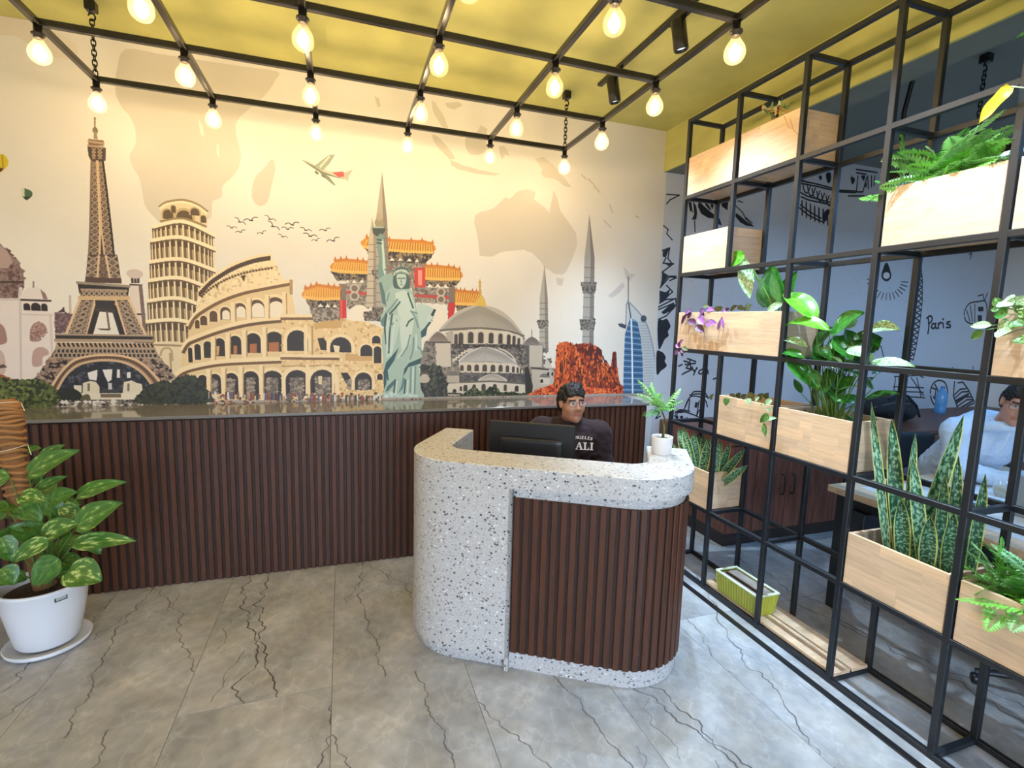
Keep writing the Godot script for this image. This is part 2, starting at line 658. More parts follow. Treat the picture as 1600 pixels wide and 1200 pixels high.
func build_bulb_grid() -> void:
	var g := thing("hanging_light_frame", "black square-tube metal grid hung on chains below olive ceiling", "light frame", Vector3(grid_x[0], GRID_Y, grid_z[0]))
	var o := Vector3(grid_x[0], GRID_Y, grid_z[0])
	var lx: float = grid_x[5] - grid_x[0]
	var lz: float = grid_z[5] - grid_z[0]
	for z: float in grid_z:
		obj("crossbar", bevel(Vector3(lx + 0.03, 0.03, 0.03), 0.004), lamp_black, g, Vector3(lx / 2, 0, z - o.z))
	for x: float in grid_x:
		obj("bar", bevel(Vector3(0.029, 0.029, lz), 0.004), lamp_black, g, Vector3(x - o.x, -0.001, lz / 2))
	for x: float in [grid_x[0], grid_x[5]]:
		for z: float in [grid_z[0], grid_z[5]]:
			hang_chain(g, Vector3(x, CEIL, z) - o, CEIL - GRID_Y - 0.015)
	var socket := lathe([Vector2(0, 0), Vector2(0.0165, 0), Vector2(0.0165, -0.03), Vector2(0.026, -0.031), Vector2(0.026, -0.036), Vector2(0.018, -0.037), Vector2(0.018, -0.05), Vector2(0, -0.05)].map(func(v): return Vector2(v.x, v.y)), 20)
	var prof := []
	for p: Array in [[0.0, -0.158], [0.012, -0.1565], [0.024, -0.151], [0.034, -0.142], [0.041, -0.129], [0.043, -0.115], [0.0415, -0.101], [0.036, -0.088], [0.027, -0.074], [0.02, -0.063], [0.0165, -0.05], [0.0165, -0.04]]:
		prof.append(Vector2(p[0], p[1]))
	var glass_mesh := lathe(prof, 24)
	var glow := StandardMaterial3D.new()
	glow.albedo_color = Color(1, 0.9, 0.7)
	glow.emission_enabled = true
	glow.emission = Color(1.0, 0.9, 0.66)
	glow.emission_energy_multiplier = 4.0
	var glass := StandardMaterial3D.new()
	glass.albedo_color = Color(1.0, 0.92, 0.76, 0.13)
	glass.transparency = BaseMaterial3D.TRANSPARENCY_ALPHA
	glass.roughness = 0.05
	var cp := []
	for p: Array in [[0.0, -0.148], [0.009, -0.145], [0.016, -0.138], [0.0205, -0.127], [0.021, -0.114], [0.0175, -0.1], [0.011, -0.087], [0.005, -0.075], [0.0, -0.07]]:
		cp.append(Vector2(p[0], p[1]))
	var core := lathe(cp, 20)
	for j in 6:
		for i in 6:
			var at := Vector3(grid_x[i], GRID_Y - 0.016, grid_z[j])
			var bar: String = ["bar beside the mural", "second bar from the mural", "third bar from the mural", "fourth bar from the mural", "fifth bar from the mural", "bar farthest from the mural"][j]
			var spot: String = ["sixth", "fifth", "fourth", "third", "second", "first"][i]
			var b := thing("light_bulb", "lit globe bulb on the %s, %s from the shelving" % [bar, spot], "light bulb", at, 0.0, "bulbs of the hanging grid")
			obj("socket", socket, lamp_black, b)
			obj("bulb_glass", glass_mesh, glass, b)
			obj("glowing_filament", core, glow, b)
			var l := OmniLight3D.new()
			l.name = "bulb_light"
			l.light_color = Color(1.0, 0.87, 0.68)
			l.light_energy = BULB
			l.light_size = 0.03
			l.omni_range = 12.0
			l.omni_attenuation = 2.0
			l.shadow_enabled = true
			l.position = Vector3(0, -0.113, 0)
			b.add_child(l)

const BULB := 0.1
const SPOT := 4.8

func build_track() -> void:
	var x := 1.69
	var t := thing("track_rail", "black ceiling track rail carrying swivelling spotlights", "track rail", Vector3(x, CEIL, -1.8))
	obj("rail", bevel(Vector3(0.036, 0.022, 3.0), 0.003), lamp_black, t, Vector3(0, -0.011, 0))
	var i := 0
	for z: float in [-3.1, -2.42, -1.6, -0.85]:
		var s := thing("track_spotlight", ["black cylinder spotlight on the rail end above the counter", "black cylinder spotlight on the rail beside the corner bulb", "black cylinder spotlight on the rail above the shelving's middle", "black cylinder spotlight on the rail above the fern planters"][i], "spotlight", Vector3(x, CEIL - 0.022, z), 0.0, "spotlights on the track rail")
		i += 1
		obj("adapter", bevel(Vector3(0.034, 0.028, 0.17), 0.004), lamp_black, s, Vector3(0, -0.014, 0))
		obj("stem", lathe([Vector2(0, -0.07), Vector2(0.012, -0.07), Vector2(0.012, -0.026), Vector2(0, -0.026)], 12), lamp_black, s)
		var aim := Vector3(2.2, 0.55, z + 0.05 if z < -1.0 else z - 0.1)
		var head := Vector3(x, CEIL - 0.125, z)
		var d := (aim - head).normalized()
		var body := obj("lamp_head", lathe([Vector2(0, -0.075), Vector2(0.034, -0.075), Vector2(0.038, -0.07), Vector2(0.038, 0.07), Vector2(0.035, 0.075), Vector2(0.031, 0.075), Vector2(0.03, 0.055), Vector2(0, 0.055)], 24), lamp_black, s, head - s.position)
		body.basis = Basis(Quaternion(Vector3.UP, d))
		var lens := StandardMaterial3D.new()
		lens.albedo_color = Color(0.95, 0.97, 1)
		lens.emission_enabled = true
		lens.emission = Color(0.86, 0.93, 1.0)
		lens.emission_energy_multiplier = 2.0
		obj("lamp_lens", lathe([Vector2(0, 0.056), Vector2(0.0295, 0.056), Vector2(0.0295, 0.059), Vector2(0, 0.06)], 20), lens, body)
		var l := SpotLight3D.new()
		l.name = "spot_light"
		l.light_color = Color(0.76, 0.88, 1.0)
		l.light_energy = SPOT
		l.light_size = 0.025
		l.spot_angle = 43.0
		l.spot_angle_attenuation = 1.0
		l.spot_range = 12.0
		l.spot_attenuation = 2.0
		l.shadow_enabled = true
		l.position = Vector3(0, 0.066, 0)
		l.rotation.x = PI / 2
		body.add_child(l)

# ---------------------------------------------------------------- counter and desk
func build_counter() -> void:
	var x0 := LEFT
	var x1 := 2.31
	var zf := -3.41
	var c := thing("back_counter", "long wall counter clad in dark brown fluted slats with glossy grey top", "counter", Vector3((x0 + x1) / 2, 0, -3.6))
	var o := c.position
	var carcass := mat(c8(44, 26, 17), 0.55)
	obj("carcass", bevel(Vector3(x1 - x0 - 0.02, 1.03, 0.415), 0.003), carcass, c, Vector3(-0.0, 0.515, -3.6265) - Vector3(0, 0, o.z))
	var granite := textured(plaster(c8(120, 116, 112), 77), Vector3(3, 3, 3), 0.09)
	obj("countertop", bevel(Vector3(x1 - x0, 0.02, 0.446), 0.003), granite, c, Vector3(0, 1.04, -3.619 - o.z))
	var m := bevel(Vector3(0.031, 1.022, 0.014), 0.0035)
	var n := int((x1 - x0 - 0.02) / 0.0455)
	for k in n:
		var x := x0 + 0.02 + 0.0455 * (k + 0.5) - o.x
		obj("slat", m, slat_mat[k % 3], c, Vector3(x, 0.513, zf - 0.003 - o.z))

const DU := -0.36
const DV := 2.5
# plan of the desk in its own axes (x along its front, z towards the visitor), grown by off
func desk_outer(off: float) -> Array:
	var l := -1.06 - off
	var r := 0.34 + off
	var f := 2.17 - off
	var pts := [Vector2(l, 2.88)]
	var R1 := 0.29 + off
	for k in 13:
		var a := PI + PI / 2 * k / 12.0
		pts.append(Vector2(l + R1 + R1 * cos(a), f + R1 + R1 * sin(a)))
	var R2 := 0.31 + off
	for k in 13:
		var a := -PI / 2 + PI / 2 * k / 12.0
		pts.append(Vector2(r - R2 + R2 * cos(a), f + R2 + R2 * sin(a)))
	pts.append(Vector2(r, 2.81))
	return pts

func desk_inner() -> Array:
	var pts := [Vector2(0.13, 2.81)]
	for k in 7:
		var a := -PI / 2 * k / 6.0
		pts.append(Vector2(0.13 - 0.11 + 0.11 * cos(a), 2.41 + 0.11 + 0.11 * sin(a)))
	for k in 7:
		var a := -PI / 2 - PI / 2 * k / 6.0
		pts.append(Vector2(-0.885 + 0.11 + 0.11 * cos(a), 2.41 + 0.11 + 0.11 * sin(a)))
	pts.append(Vector2(-0.885, 2.88))
	return pts

func duv(a: Array) -> PackedVector2Array:
	var o := PackedVector2Array()
	for v: Vector2 in a:
		o.append(Vector2(v.x - DU, DV - v.y))
	return o

# points every step along a polyline, with the way they face
func along(path: Array, from: float, to: float, step: float) -> Array:
	var out := []
	var run := 0.0
	var next := from
	for k in path.size() - 1:
		var a: Vector2 = path[k]
		var b: Vector2 = path[k + 1]
		var l := a.distance_to(b)
		while next <= run + l and next <= to:
			var d := (b - a) / l
			out.append([a + d * (next - run), d])
			next += step
		run += l
	return out

func path_length(path: Array) -> float:
	var s := 0.0
	for k in path.size() - 1:
		s += (path[k] as Vector2).distance_to(path[k + 1])
	return s

func build_desk() -> void:
	var turn := deg_to_rad(-31.5)
	var at := Vector3(DU * cos(-turn) + DV * sin(-turn), 0, DU * sin(-turn) - DV * cos(-turn))
	var d := thing("reception_desk", "curved terrazzo reception desk with brown fluted slat panel", "desk", at, turn)
	var inner := desk_inner()
	obj("top_band", prism(duv(desk_outer(0.0) + inner), 0.9, 1.0, true, 0.004), terrazzo, d)
	obj("core", prism(duv(desk_outer(-0.03) + inner), 0.0, 0.9, true), terrazzo, d)
	# full-height terrazzo shell round the rounded corner facing the counter
	var outer := desk_outer(0.0)
	var back := desk_outer(-0.031)
	var shell := []
	var edge := -0.475
	for p: Vector2 in outer:
		if p.x < edge:
			shell.append(p)
	shell.append(Vector2(edge, 2.17))
	shell.append(Vector2(edge, 2.201))
	var b2 := []
	for p: Vector2 in back:
		if p.x < edge:
			b2.append(p)
	b2.reverse()
	obj("corner_panel", prism(duv(shell + b2), 0.062, 0.9, true), terrazzo, d)
	obj("edge_post", prism(duv([Vector2(edge - 0.018, 2.17), Vector2(edge, 2.17), Vector2(edge, 2.2), Vector2(edge - 0.018, 2.2)]), 0.0, 0.9), terrazzo, d)
	# slats on the rest of the front and round the other corner
	var path := desk_outer(-0.022)
	var total := path_length(path)
	# length at which the path passes the edge
	var run := 0.0
	var start := 0.0
	for k in path.size() - 1:
		var a: Vector2 = path[k]
		var b: Vector2 = path[k + 1]
		if a.x < edge and b.x >= edge:
			start = run + a.distance_to(b) * (edge - a.x) / (b.x - a.x)
		run += a.distance_to(b)
	var m := bevel(Vector3(0.0315, 0.765, 0.016), 0.004)
	var i := 0
	for e: Array in along(path, start + 0.02, total - 0.02, 0.0435):
		var p: Vector2 = e[0]
		var dir: Vector2 = e[1]
		var s := obj("slat", m, slat_mat[i % 3], d, Vector3(p.x - DU, 0.47, DV - p.y))
		s.rotation.y = -atan2(-dir.y, dir.x)
		i += 1
	var bp := desk_outer(-0.024)
	var bq := desk_outer(-0.031)
	var cut := func(a: Array) -> Array:
		var o := [Vector2(edge, a[13].y)]
		for v: Vector2 in a:
			if v.x > edge:
				o.append(v)
		o[o.size() - 1].y = 2.795
		return o
	var ba: Array = cut.call(bp)
	var bb: Array = cut.call(bq)
	bb.reverse()
	obj("slat_backing", prism(duv(ba + bb), 0.088, 0.852, true), mat(c8(46, 27, 18), 0.6), d)
	# work surface inside, lower than the rim
	obj("worktop", prism(duv([Vector2(-0.884, 2.41), Vector2(0.129, 2.41), Vector2(0.129, 2.78), Vector2(-0.884, 2.78)]), 0.72, 0.745), mat(c8(214, 212, 206), 0.4), d)

# ---------------------------------------------------------------- steel shelving and planters
var post_z := [-2.93, -2.487, -2.044, -1.601, -1.158, -0.715, -0.272]
const SX0 := 2.1725
const SX1 := 2.43

func build_shelving() -> void:
	var s := thing("shelving_frame", "tall black square-tube steel shelving dividing reception from work room", "shelving", Vector3(2.3, 0, -1.6))
	var o := s.position
	var t := 0.025
	for k in post_z.size():
		for x: float in [SX0, SX1]:
			if k == 1:
				obj("post", bevel(Vector3(t, 1.5, t), 0.002), steel, s, Vector3(x, 0.75, post_z[k]) - o)
				obj("post", bevel(Vector3(t, 1.0, t), 0.002), steel, s, Vector3(x, 2.5, post_z[k]) - o)
			else:
				obj("post", bevel(Vector3(t, 3.0, t), 0.002), steel, s, Vector3(x, 1.5, post_z[k]) - o)
	var len: float = post_z[post_z.size() - 1] - post_z[0]
	for lv in 7:
		var y := 0.5 * lv if lv > 0 else 0.0135
		if lv == 6:
			y = 2.9875
		for x: float in [SX0, SX1]:
			obj("rail", bevel(Vector3(t - 0.001, t, len), 0.002), steel, s, Vector3(x, y, (post_z[0] + post_z[6]) / 2) - o)
		for k in post_z.size():
			if k == 1 and lv in [3, 4]:
				continue
			obj("crossbar", bevel(Vector3(SX1 - SX0 - t, t - 0.001, t - 0.001), 0.002), steel, s, Vector3((SX0 + SX1) / 2, y, post_z[k]) - o)

# open wooden box between two posts, standing on the rails at height y
func planter(z0: float, z1: float, y: float, label: String, look: int, earth := true) -> Node3D:
	var h := 0.238
	var w := 0.266
	var l := z1 - z0
	var p := thing("planter_box", label, "planter", Vector3(2.3, y + 0.013, (z0 + z1) / 2), 0.0, "wooden planter boxes in the shelving")
	var th := 0.014
	var m: Material = pine[look % 3]
	obj("front_board", bevel(Vector3(th, h, l), 0.0015), m, p, Vector3(-w / 2 + th / 2, h / 2, 0))
	obj("back_board", bevel(Vector3(th, h, l), 0.0015), pine[(look + 1) % 3], p, Vector3(w / 2 - th / 2, h / 2, 0))
	for s: float in [-1.0, 1.0]:
		obj("end_board", bevel(Vector3(w - 2 * th - 0.0004, h - 0.001, th), 0.0015), pine[(look + 2) % 3], p, Vector3(0, h / 2, s * (l / 2 - th / 2)))
	obj("base_board", bevel(Vector3(w - 2 * th, 0.012, l - 2 * th), 0.001), m, p, Vector3(0, 0.006, 0))
	if earth:
		obj("soil", bevel(Vector3(w - 2 * th - 0.002, 0.16, l - 2 * th - 0.002), 0.012), soil, p, Vector3(0, 0.093, 0))
	return p

func build_planters() -> void:
	var g := 0.018
	var z := post_z
	planter(z[0] + g, z[1] - g, 2.5, "pale pine planter box on the top tier at the far corner post", 0)
	planter(z[1] + g + 0.015, z[2] - g, 2.5, "pinkish pine planter box on the top tier with a dry succulent", 1)
	planter(z[0] + g, z[1] - g, 2.0, "empty-looking pine planter box directly below the far top-tier box", 2)
	planter(z[3] + g, z[4] - g, 2.0, "upper pine planter box filled with bright green fern", 0)
	planter(z[4] + g, z[5] - g, 2.0, "pine planter box next to the upper fern box", 1)
	planter(z[0] + g, z[2] - g, 1.5, "long pine planter box with purple trailing leaves", 2)
	planter(z[4] + g, z[5] - g, 1.5, "pine planter box with pale variegated pothos hanging over it", 0)
	planter(z[1] + g, z[2] - g, 1.0, "pine planter box with small variegated creeper beside the peace lily box", 1)
	planter(z[2] + g, z[3] - g, 1.0, "pine planter box holding the large peace lily", 0)
	planter(z[0] + g, z[1] - g, 0.5, "pine planter box with snake plants beside the terrazzo desk", 2)
	planter(z[3] + g, z[4] - g, 0.5, "pine planter box with the tallest snake plants", 1)
	planter(z[4] + g, z[5] - g, 0.5, "lower pine planter box overflowing with fern", 2)
	planter(z[4] + g, z[5] - g, 2.5, "top-tier pine planter box with a yellowing leaf drooping beside it", 1)
	# two bare boards on the bottom rails
	for k in 2:
		var b := obj("wooden_plank", bevel(Vector3(0.103, 0.018, z[3] - z[1] + 0.02), 0.002), pine[k * 2], null, Vector3(2.243 + k * 0.117, 0.0265 + 0.009, (z[1] + z[3]) / 2))
		tag(b, ["raw pine plank on the bottom rail facing the reception", "raw pine plank on the bottom rail facing the work room"][k], "plank", "planks on the bottom rails")
	build_trough()

func build_trough() -> void:
	# small lime plastic trough with ribbed sides
	var t := thing("plastic_trough", "small lime-green ribbed plastic planter trough with pale rim on the planks", "planter", Vector3(2.25, 0.0455, -2.22))
	var lime := mat(c8(176, 178, 58), 0.4)
	var rimc := mat(c8(214, 222, 190), 0.4)
	var h := 0.135
	var st := st_new(false)
	var ring := func(y: float, grow: float, rib: float) -> Array:
		var a := []
		var hx := 0.062 + grow
		var hz := 0.15 + grow
		var nx := 12
		var nz := 30
		for k in nz:
			a.append(Vector3(-hx - (rib if k % 2 == 0 else 0.0), y, -hz + 2 * hz * k / nz))
		for k in nx:
			a.append(Vector3(-hx + 2 * hx * k / nx, y, hz + (rib if k % 2 == 0 else 0.0)))
		for k in nz:
			a.append(Vector3(hx + (rib if k % 2 == 0 else 0.0), y, hz - 2 * hz * k / nz))
		for k in nx:
			a.append(Vector3(hx - 2 * hx * k / nx, y, -hz - (rib if k % 2 == 0 else 0.0)))
		return a
	var levels := [[0.0, 0.0, 0.0], [0.01, 0.002, 0.0025], [h - 0.02, 0.014, 0.0025], [h - 0.014, 0.015, 0.0]]
	var prev := []
	for lv: Array in levels:
		var a: Array = ring.call(lv[0], lv[1], lv[2])
		if prev.size() > 0:
			for k in a.size():
				var l := (k + 1) % a.size()
				quad(st, prev[k], prev[l], a[l], a[k])
		else:
			for k in a.size():
				for v: Vector3 in [Vector3.ZERO, a[k], a[(k + 1) % a.size()]]:
					st.add_vertex(v)
		prev = a
	obj("trough_body", commit(st), lime, t)
	var hx := 0.081
	var hz := 0.169
	for s: float in [-1.0, 1.0]:
		obj("rim", bevel(Vector3(0.014, 0.012, hz * 2), 0.003), rimc, t, Vector3(s * (hx - 0.007), h - 0.008, 0))
		obj("rim", bevel(Vector3(hx * 2 - 0.0285, 0.012, 0.014), 0.003), rimc, t, Vector3(0, h - 0.008, s * (hz - 0.007)))
	obj("soil", bevel(Vector3(0.13, 0.02, 0.305), 0.004), textured(plaster(c8(150, 140, 130), 41), Vector3(6, 6, 6), 0.95), t, Vector3(0.004, h - 0.028, 0))
	obj("watering_groove", bevel(Vector3(0.02, 0.004, 0.27), 0.001), mat(c8(46, 34, 26), 0.9), t, Vector3(-0.025, h - 0.017, 0))

# ---------------------------------------------------------------- wall paper prints, drawn in metres on the wall
var cv: Image
var cv_x := 0.0
var cv_y := 0.0
var cv_s := 1.0

func pts(a: Array) -> PackedVector2Array:
	var o := PackedVector2Array()
	for k in range(0, a.size(), 2):
		o.append(Vector2(a[k], a[k + 1]) * 0.001)
	return o

func canvas(w: int, h: int, x0: float, y1: float, scale: float, c: Color) -> void:
	cv = Image.create(w, h, false, Image.FORMAT_RGB8)
	cv.fill(c)
	cv_x = x0
	cv_y = y1
	cv_s = scale

# filled outline
func pf(p: PackedVector2Array, c: Color) -> void:
	var q := PackedVector2Array()
	var y0 := INF
	var y1 := -INF
	for v in p:
		var t := Vector2((v.x - cv_x) * cv_s, (cv_y - v.y) * cv_s)
		q.append(t)
		y0 = minf(y0, t.y)
		y1 = maxf(y1, t.y)
	var n := q.size()
	for y in range(maxi(0, ceili(y0 - 0.5)), mini(cv.get_height() - 1, floori(y1 - 0.5)) + 1):
		var yc := y + 0.5
		var xs := PackedFloat32Array()
		for k in n:
			var a := q[k]
			var b := q[(k + 1) % n]
			if (a.y <= yc) != (b.y <= yc):
				xs.append(a.x + (b.x - a.x) * (yc - a.y) / (b.y - a.y))
		xs.sort()
		for k in range(0, xs.size() - 1, 2):
			var xa := int(round(xs[k]))
			var xb := int(round(xs[k + 1]))
			if xb > xa:
				cv.fill_rect(Rect2i(xa, y, xb - xa, 1), c)

# stroke of width w (metres)
func pl(p: PackedVector2Array, w: float, c: Color) -> void:
	for k in p.size() - 1:
		var a := p[k]
		var b := p[k + 1]
		if a.distance_to(b) < 1e-5:
			continue
		var d := (b - a).normalized()
		var s := Vector2(-d.y, d.x) * w * 0.5
		var e := d * w * 0.35
		pf(PackedVector2Array([a - e + s, b + e + s, b + e - s, a - e - s]), c)

func oval(c0: Vector2, rx: float, ry: float, c: Color, n := 22) -> void:
	var o := PackedVector2Array()
	for k in n:
		o.append(c0 + Vector2(cos(TAU * k / n) * rx, sin(TAU * k / n) * ry))
	pf(o, c)

# smooth curve through points
func curve(p: PackedVector2Array, steps := 6) -> PackedVector2Array:
	var o := PackedVector2Array()
	var n := p.size()
	for k in n - 1:
		for s in steps:
			o.append(p[k].cubic_interpolate(p[k + 1], p[maxi(k - 1, 0)], p[mini(k + 2, n - 1)], float(s) / steps))
	o.append(p[n - 1])
	return o

func closed(p: PackedVector2Array, steps := 5) -> PackedVector2Array:
	var o := PackedVector2Array()
	var n := p.size()
	for k in n:
		for s in steps:
			o.append(p[k].cubic_interpolate(p[(k + 1) % n], p[(k - 1 + n) % n], p[(k + 2) % n], float(s) / steps))
	return o

# round-headed opening: middle of the sill, width, height
func arch(at: Vector2, w: float, h: float, c: Color) -> void:
	var o := PackedVector2Array([at + Vector2(-w / 2, 0), at + Vector2(w / 2, 0)])
	var r := w / 2
	for k in 9:
		var a := PI * k / 8.0
		o.append(at + Vector2(cos(a) * r, maxf(h - r, 0.0) + sin(a) * minf(r, h)))
	pf(o, c)

# openings given as top, width, foot triples in drawing order: [x, top y, x, foot y, half width] strips
func arches(list: PackedVector2Array, widths: Array, c: Color, rim := Color(0, 0, 0, 0)) -> void:
	# list holds head and sill in turn
	for k in widths.size():
		var head := list[2 * k]
		var sill := list[2 * k + 1]
		if rim.a > 0.0:
			arch(Vector2(head.x, sill.y), widths[k] * 1.35, head.y - sill.y + widths[k] * 0.18, rim)
		arch(Vector2(head.x, sill.y), widths[k], head.y - sill.y, c)

func at_len(p: PackedVector2Array, t: float) -> Vector2:
	var total := 0.0
	for k in p.size() - 1:
		total += p[k].distance_to(p[k + 1])
	var want := t * total
	for k in p.size() - 1:
		var l := p[k].distance_to(p[k + 1])
		if want <= l or k == p.size() - 2:
			return p[k].lerp(p[k + 1], want / l)
		want -= l
	return p[0]

# crossed bracing between two edges
func lattice(l: PackedVector2Array, r: PackedVector2Array, n: int, w: float, c: Color, c2: Color) -> void:
	for k in n:
		var a := at_len(l, float(k) / n)
		var b := at_len(r, float(k) / n)
		var d := at_len(l, float(k + 1) / n)
		var e := at_len(r, float(k + 1) / n)
		pl(PackedVector2Array([a, e]), w, c)
		pl(PackedVector2Array([b, d]), w, c)
		pl(PackedVector2Array([d, e]), w * 0.8, c2)
		pl(PackedVector2Array([a.lerp(b, 0.5), d.lerp(e, 0.5)]), w * 0.5, c2)

# specks of the given tones scattered over an outline
func specks(p: PackedVector2Array, n: int, s: float, tones: Array, tall := 1.0) -> void:
	var lo := p[0]
	var hi := p[0]
	for v in p:
		lo = lo.min(v)
		hi = hi.max(v)
	for k in n:
		var v := Vector2(rng.randf_range(lo.x, hi.x), rng.randf_range(lo.y, hi.y))
		if Geometry2D.is_point_in_polygon(v, p):
			var a := rng.randf_range(0.5, 1.3) * s
			var b := rng.randf_range(0.5, 1.3) * s * tall
			pf(PackedVector2Array([v + Vector2(-a, 0), v + Vector2(0, b), v + Vector2(a, 0.2 * b), v + Vector2(0.2 * a, -b)]), tones[rng.randi() % tones.size()])

func scatter(from: Vector2, to: Vector2, n: int, s: float, tones: Array) -> void:
	specks(PackedVector2Array([from, Vector2(to.x, from.y), to, Vector2(from.x, to.y)]), n, s, tones)

func paint_mural() -> ImageTexture:
	rng.seed = 77
	var S := 4096.0 / (2.64 - LEFT)
	var paper := c8(228, 222, 210)
	canvas(4096, int(2.25 * S), LEFT, CEIL, S, paper)
	# faint clouds of the paper
	var n := fbm(2, 0.9, 3)
	for y in range(0, cv.get_height(), 16):
		for x in range(0, 4096, 16):
			var v := 1.0 + n.get_noise_2d(x / S, y / S) * 0.035
			cv.fill_rect(Rect2i(x, y, 16, 16), Color(paper.r * v, paper.g * v, paper.b * v))
	paint_land()
	paint_flyers()
	paint_taj()
	paint_pisa()
	paint_colosseum()
	paint_gate()
	paint_mosque()
	paint_liberty()
	paint_desert()
	paint_eiffel()
	paint_shore()
	cv.resize(2048, cv.get_height() / 2, Image.INTERPOLATE_LANCZOS)
	var t := tex(cv)
	cv = null
	return t

func paint_land() -> void:
	var land := c8(206, 198, 182)
	pf(closed(pts([-1280,3009,-1278,2946,-1253,2886,-1215,2839,-1190,2765,-1195,2672,-1227,2615,-1219,2550,-1187,2487,-1174,2408,-1161,2314,-1116,2250,-1057,2214,-830,2255,-795,2307,-786,2379,-734,2412,-724,2484,-664,2547,-622,2622,-613,2707,-635,2816,-626,2900,-558,2979,-463,3076,-393,3185,-378,3242,-563,3237,-816,3232,-1056,3228,-1218,3223,-1263,3114]), 3), land)
	pf(pts([-848,2881,-825,2837,-819,2774,-837,2787]), c8(236, 228, 214))
	pf(pts([-749,2745,-740,2732,-737,2657,-750,2676]), c8(236, 228, 214))
	pf(closed(pts([-427,2688,-408,2633,-431,2530,-461,2411,-510,2377,-549,2410,-554,2474,-531,2562,-476,2625]), 3), land)
	pf(closed(pts([-1866,3313,-1707,3299,-1606,3272,-1472,3213,-1461,3141,-1522,3111,-1637,3127,-1706,3174,-1755,3195,-1876,3183]), 3), c8(221, 210, 192))
	pf(pts([970,2455,1013,2484,1066,2497,1119,2522,1163,2565,1207,2611,1235,2600,1262,2617,1288,2649,1324,2673,1389,2689,1455,2674,1444,2618,1486,2592,1535,2567,1575,2528,1591,2616,1606,2703,1638,2655,1671,2554,1744,2474,1817,2392,1832,2304,1811,2231,1782,2157,1742,2074,1703,2048,1633,2055,1593,2083,1553,2098,1512,2149,1483,2173,1443,2205,1367,2226,1274,2211,1218,2203,1164,2186,1119,2157,1074,2154,1011,2155,1001,2242,981,2340,962,2405]), land)
	pf(pts([1437,2920,1474,2933,1511,2946,1559,2915,1608,2891,1652,2854,1689,2815,1726,2776,1761,2741,1692,2747,1652,2773,1613,2789,1564,2793,1517,2792,1493,2818,1505,2853]), land)
	pf(pts([882,2994,916,3018,950,3016,1000,3106,1053,3089,1037,3015,1056,2954,1022,2909,987,2893,918,2888,887,2932]), land)
	pf(pts([631,3221,655,3217,680,3183,713,3142,730,3113,755,3055,731,3036,701,3063,681,3091,656,3126,639,3161]), land)
	pf(pts([633,2991,665,2988,699,2969,740,2928,783,2886,809,2842,767,2834,733,2864,699,2891,669,2919,650,2947]), land)
	pf(pts([775,2830,868,2805,989,2787,1113,2779,1158,2778,1113,2758,973,2756,835,2771,781,2794]), land)
	pf(pts([1143,2973,1179,2986,1206,2965,1235,2912,1198,2923,1173,2884,1154,2918]), land)
	pf(pts([233,3188,263,3178,278,3129,255,3118]), land)
	pf(pts([729,3221,828,3244,862,3226,795,3185,745,3193]), land)
	for q: PackedVector2Array in [pts([1845,2850,1887,2820]), pts([1907,2823,1960,2785]), pts([1960,2776,2014,2732]), pts([2067,2511,2133,2463]), pts([2362,2574,2395,2564]), pts([2112,2641,2143,2581])]:
		pl(q, 0.012, c8(206, 194, 176))
	pf(pts([2270,2152,2304,2128,2327,2099,2391,2092,2353,2047,2328,2022,2299,2067]), c8(206, 200, 192))
	pf(pts([2275,2020,2298,1991,2262,1944,2229,1916,2178,1884,2132,1897,2192,1945,2242,1993]), c8(206, 200, 192))
	pf(pts([1653,2025,1725,2021,1712,1962,1671,1965]), c8(206, 198, 186))

func bird(c: Vector2, s: float, tilt: float, flip: float) -> void:
	var o := PackedVector2Array()
	for q: Vector2 in [Vector2(-1.0, 0.18), Vector2(-0.62, 0.34), Vector2(-0.3, 0.24), Vector2(0, 0), Vector2(0.3, 0.3), Vector2(0.62, 0.4), Vector2(1.0, 0.3)]:
		o.append(c + Vector2(q.x * s * flip, q.y * s).rotated(tilt))
	pl(curve(o, 3), s * 0.11, c8(58, 48, 42))
	oval(c + Vector2(0, s * 0.02).rotated(tilt), s * 0.3, s * 0.1, c8(52, 44, 40), 10)

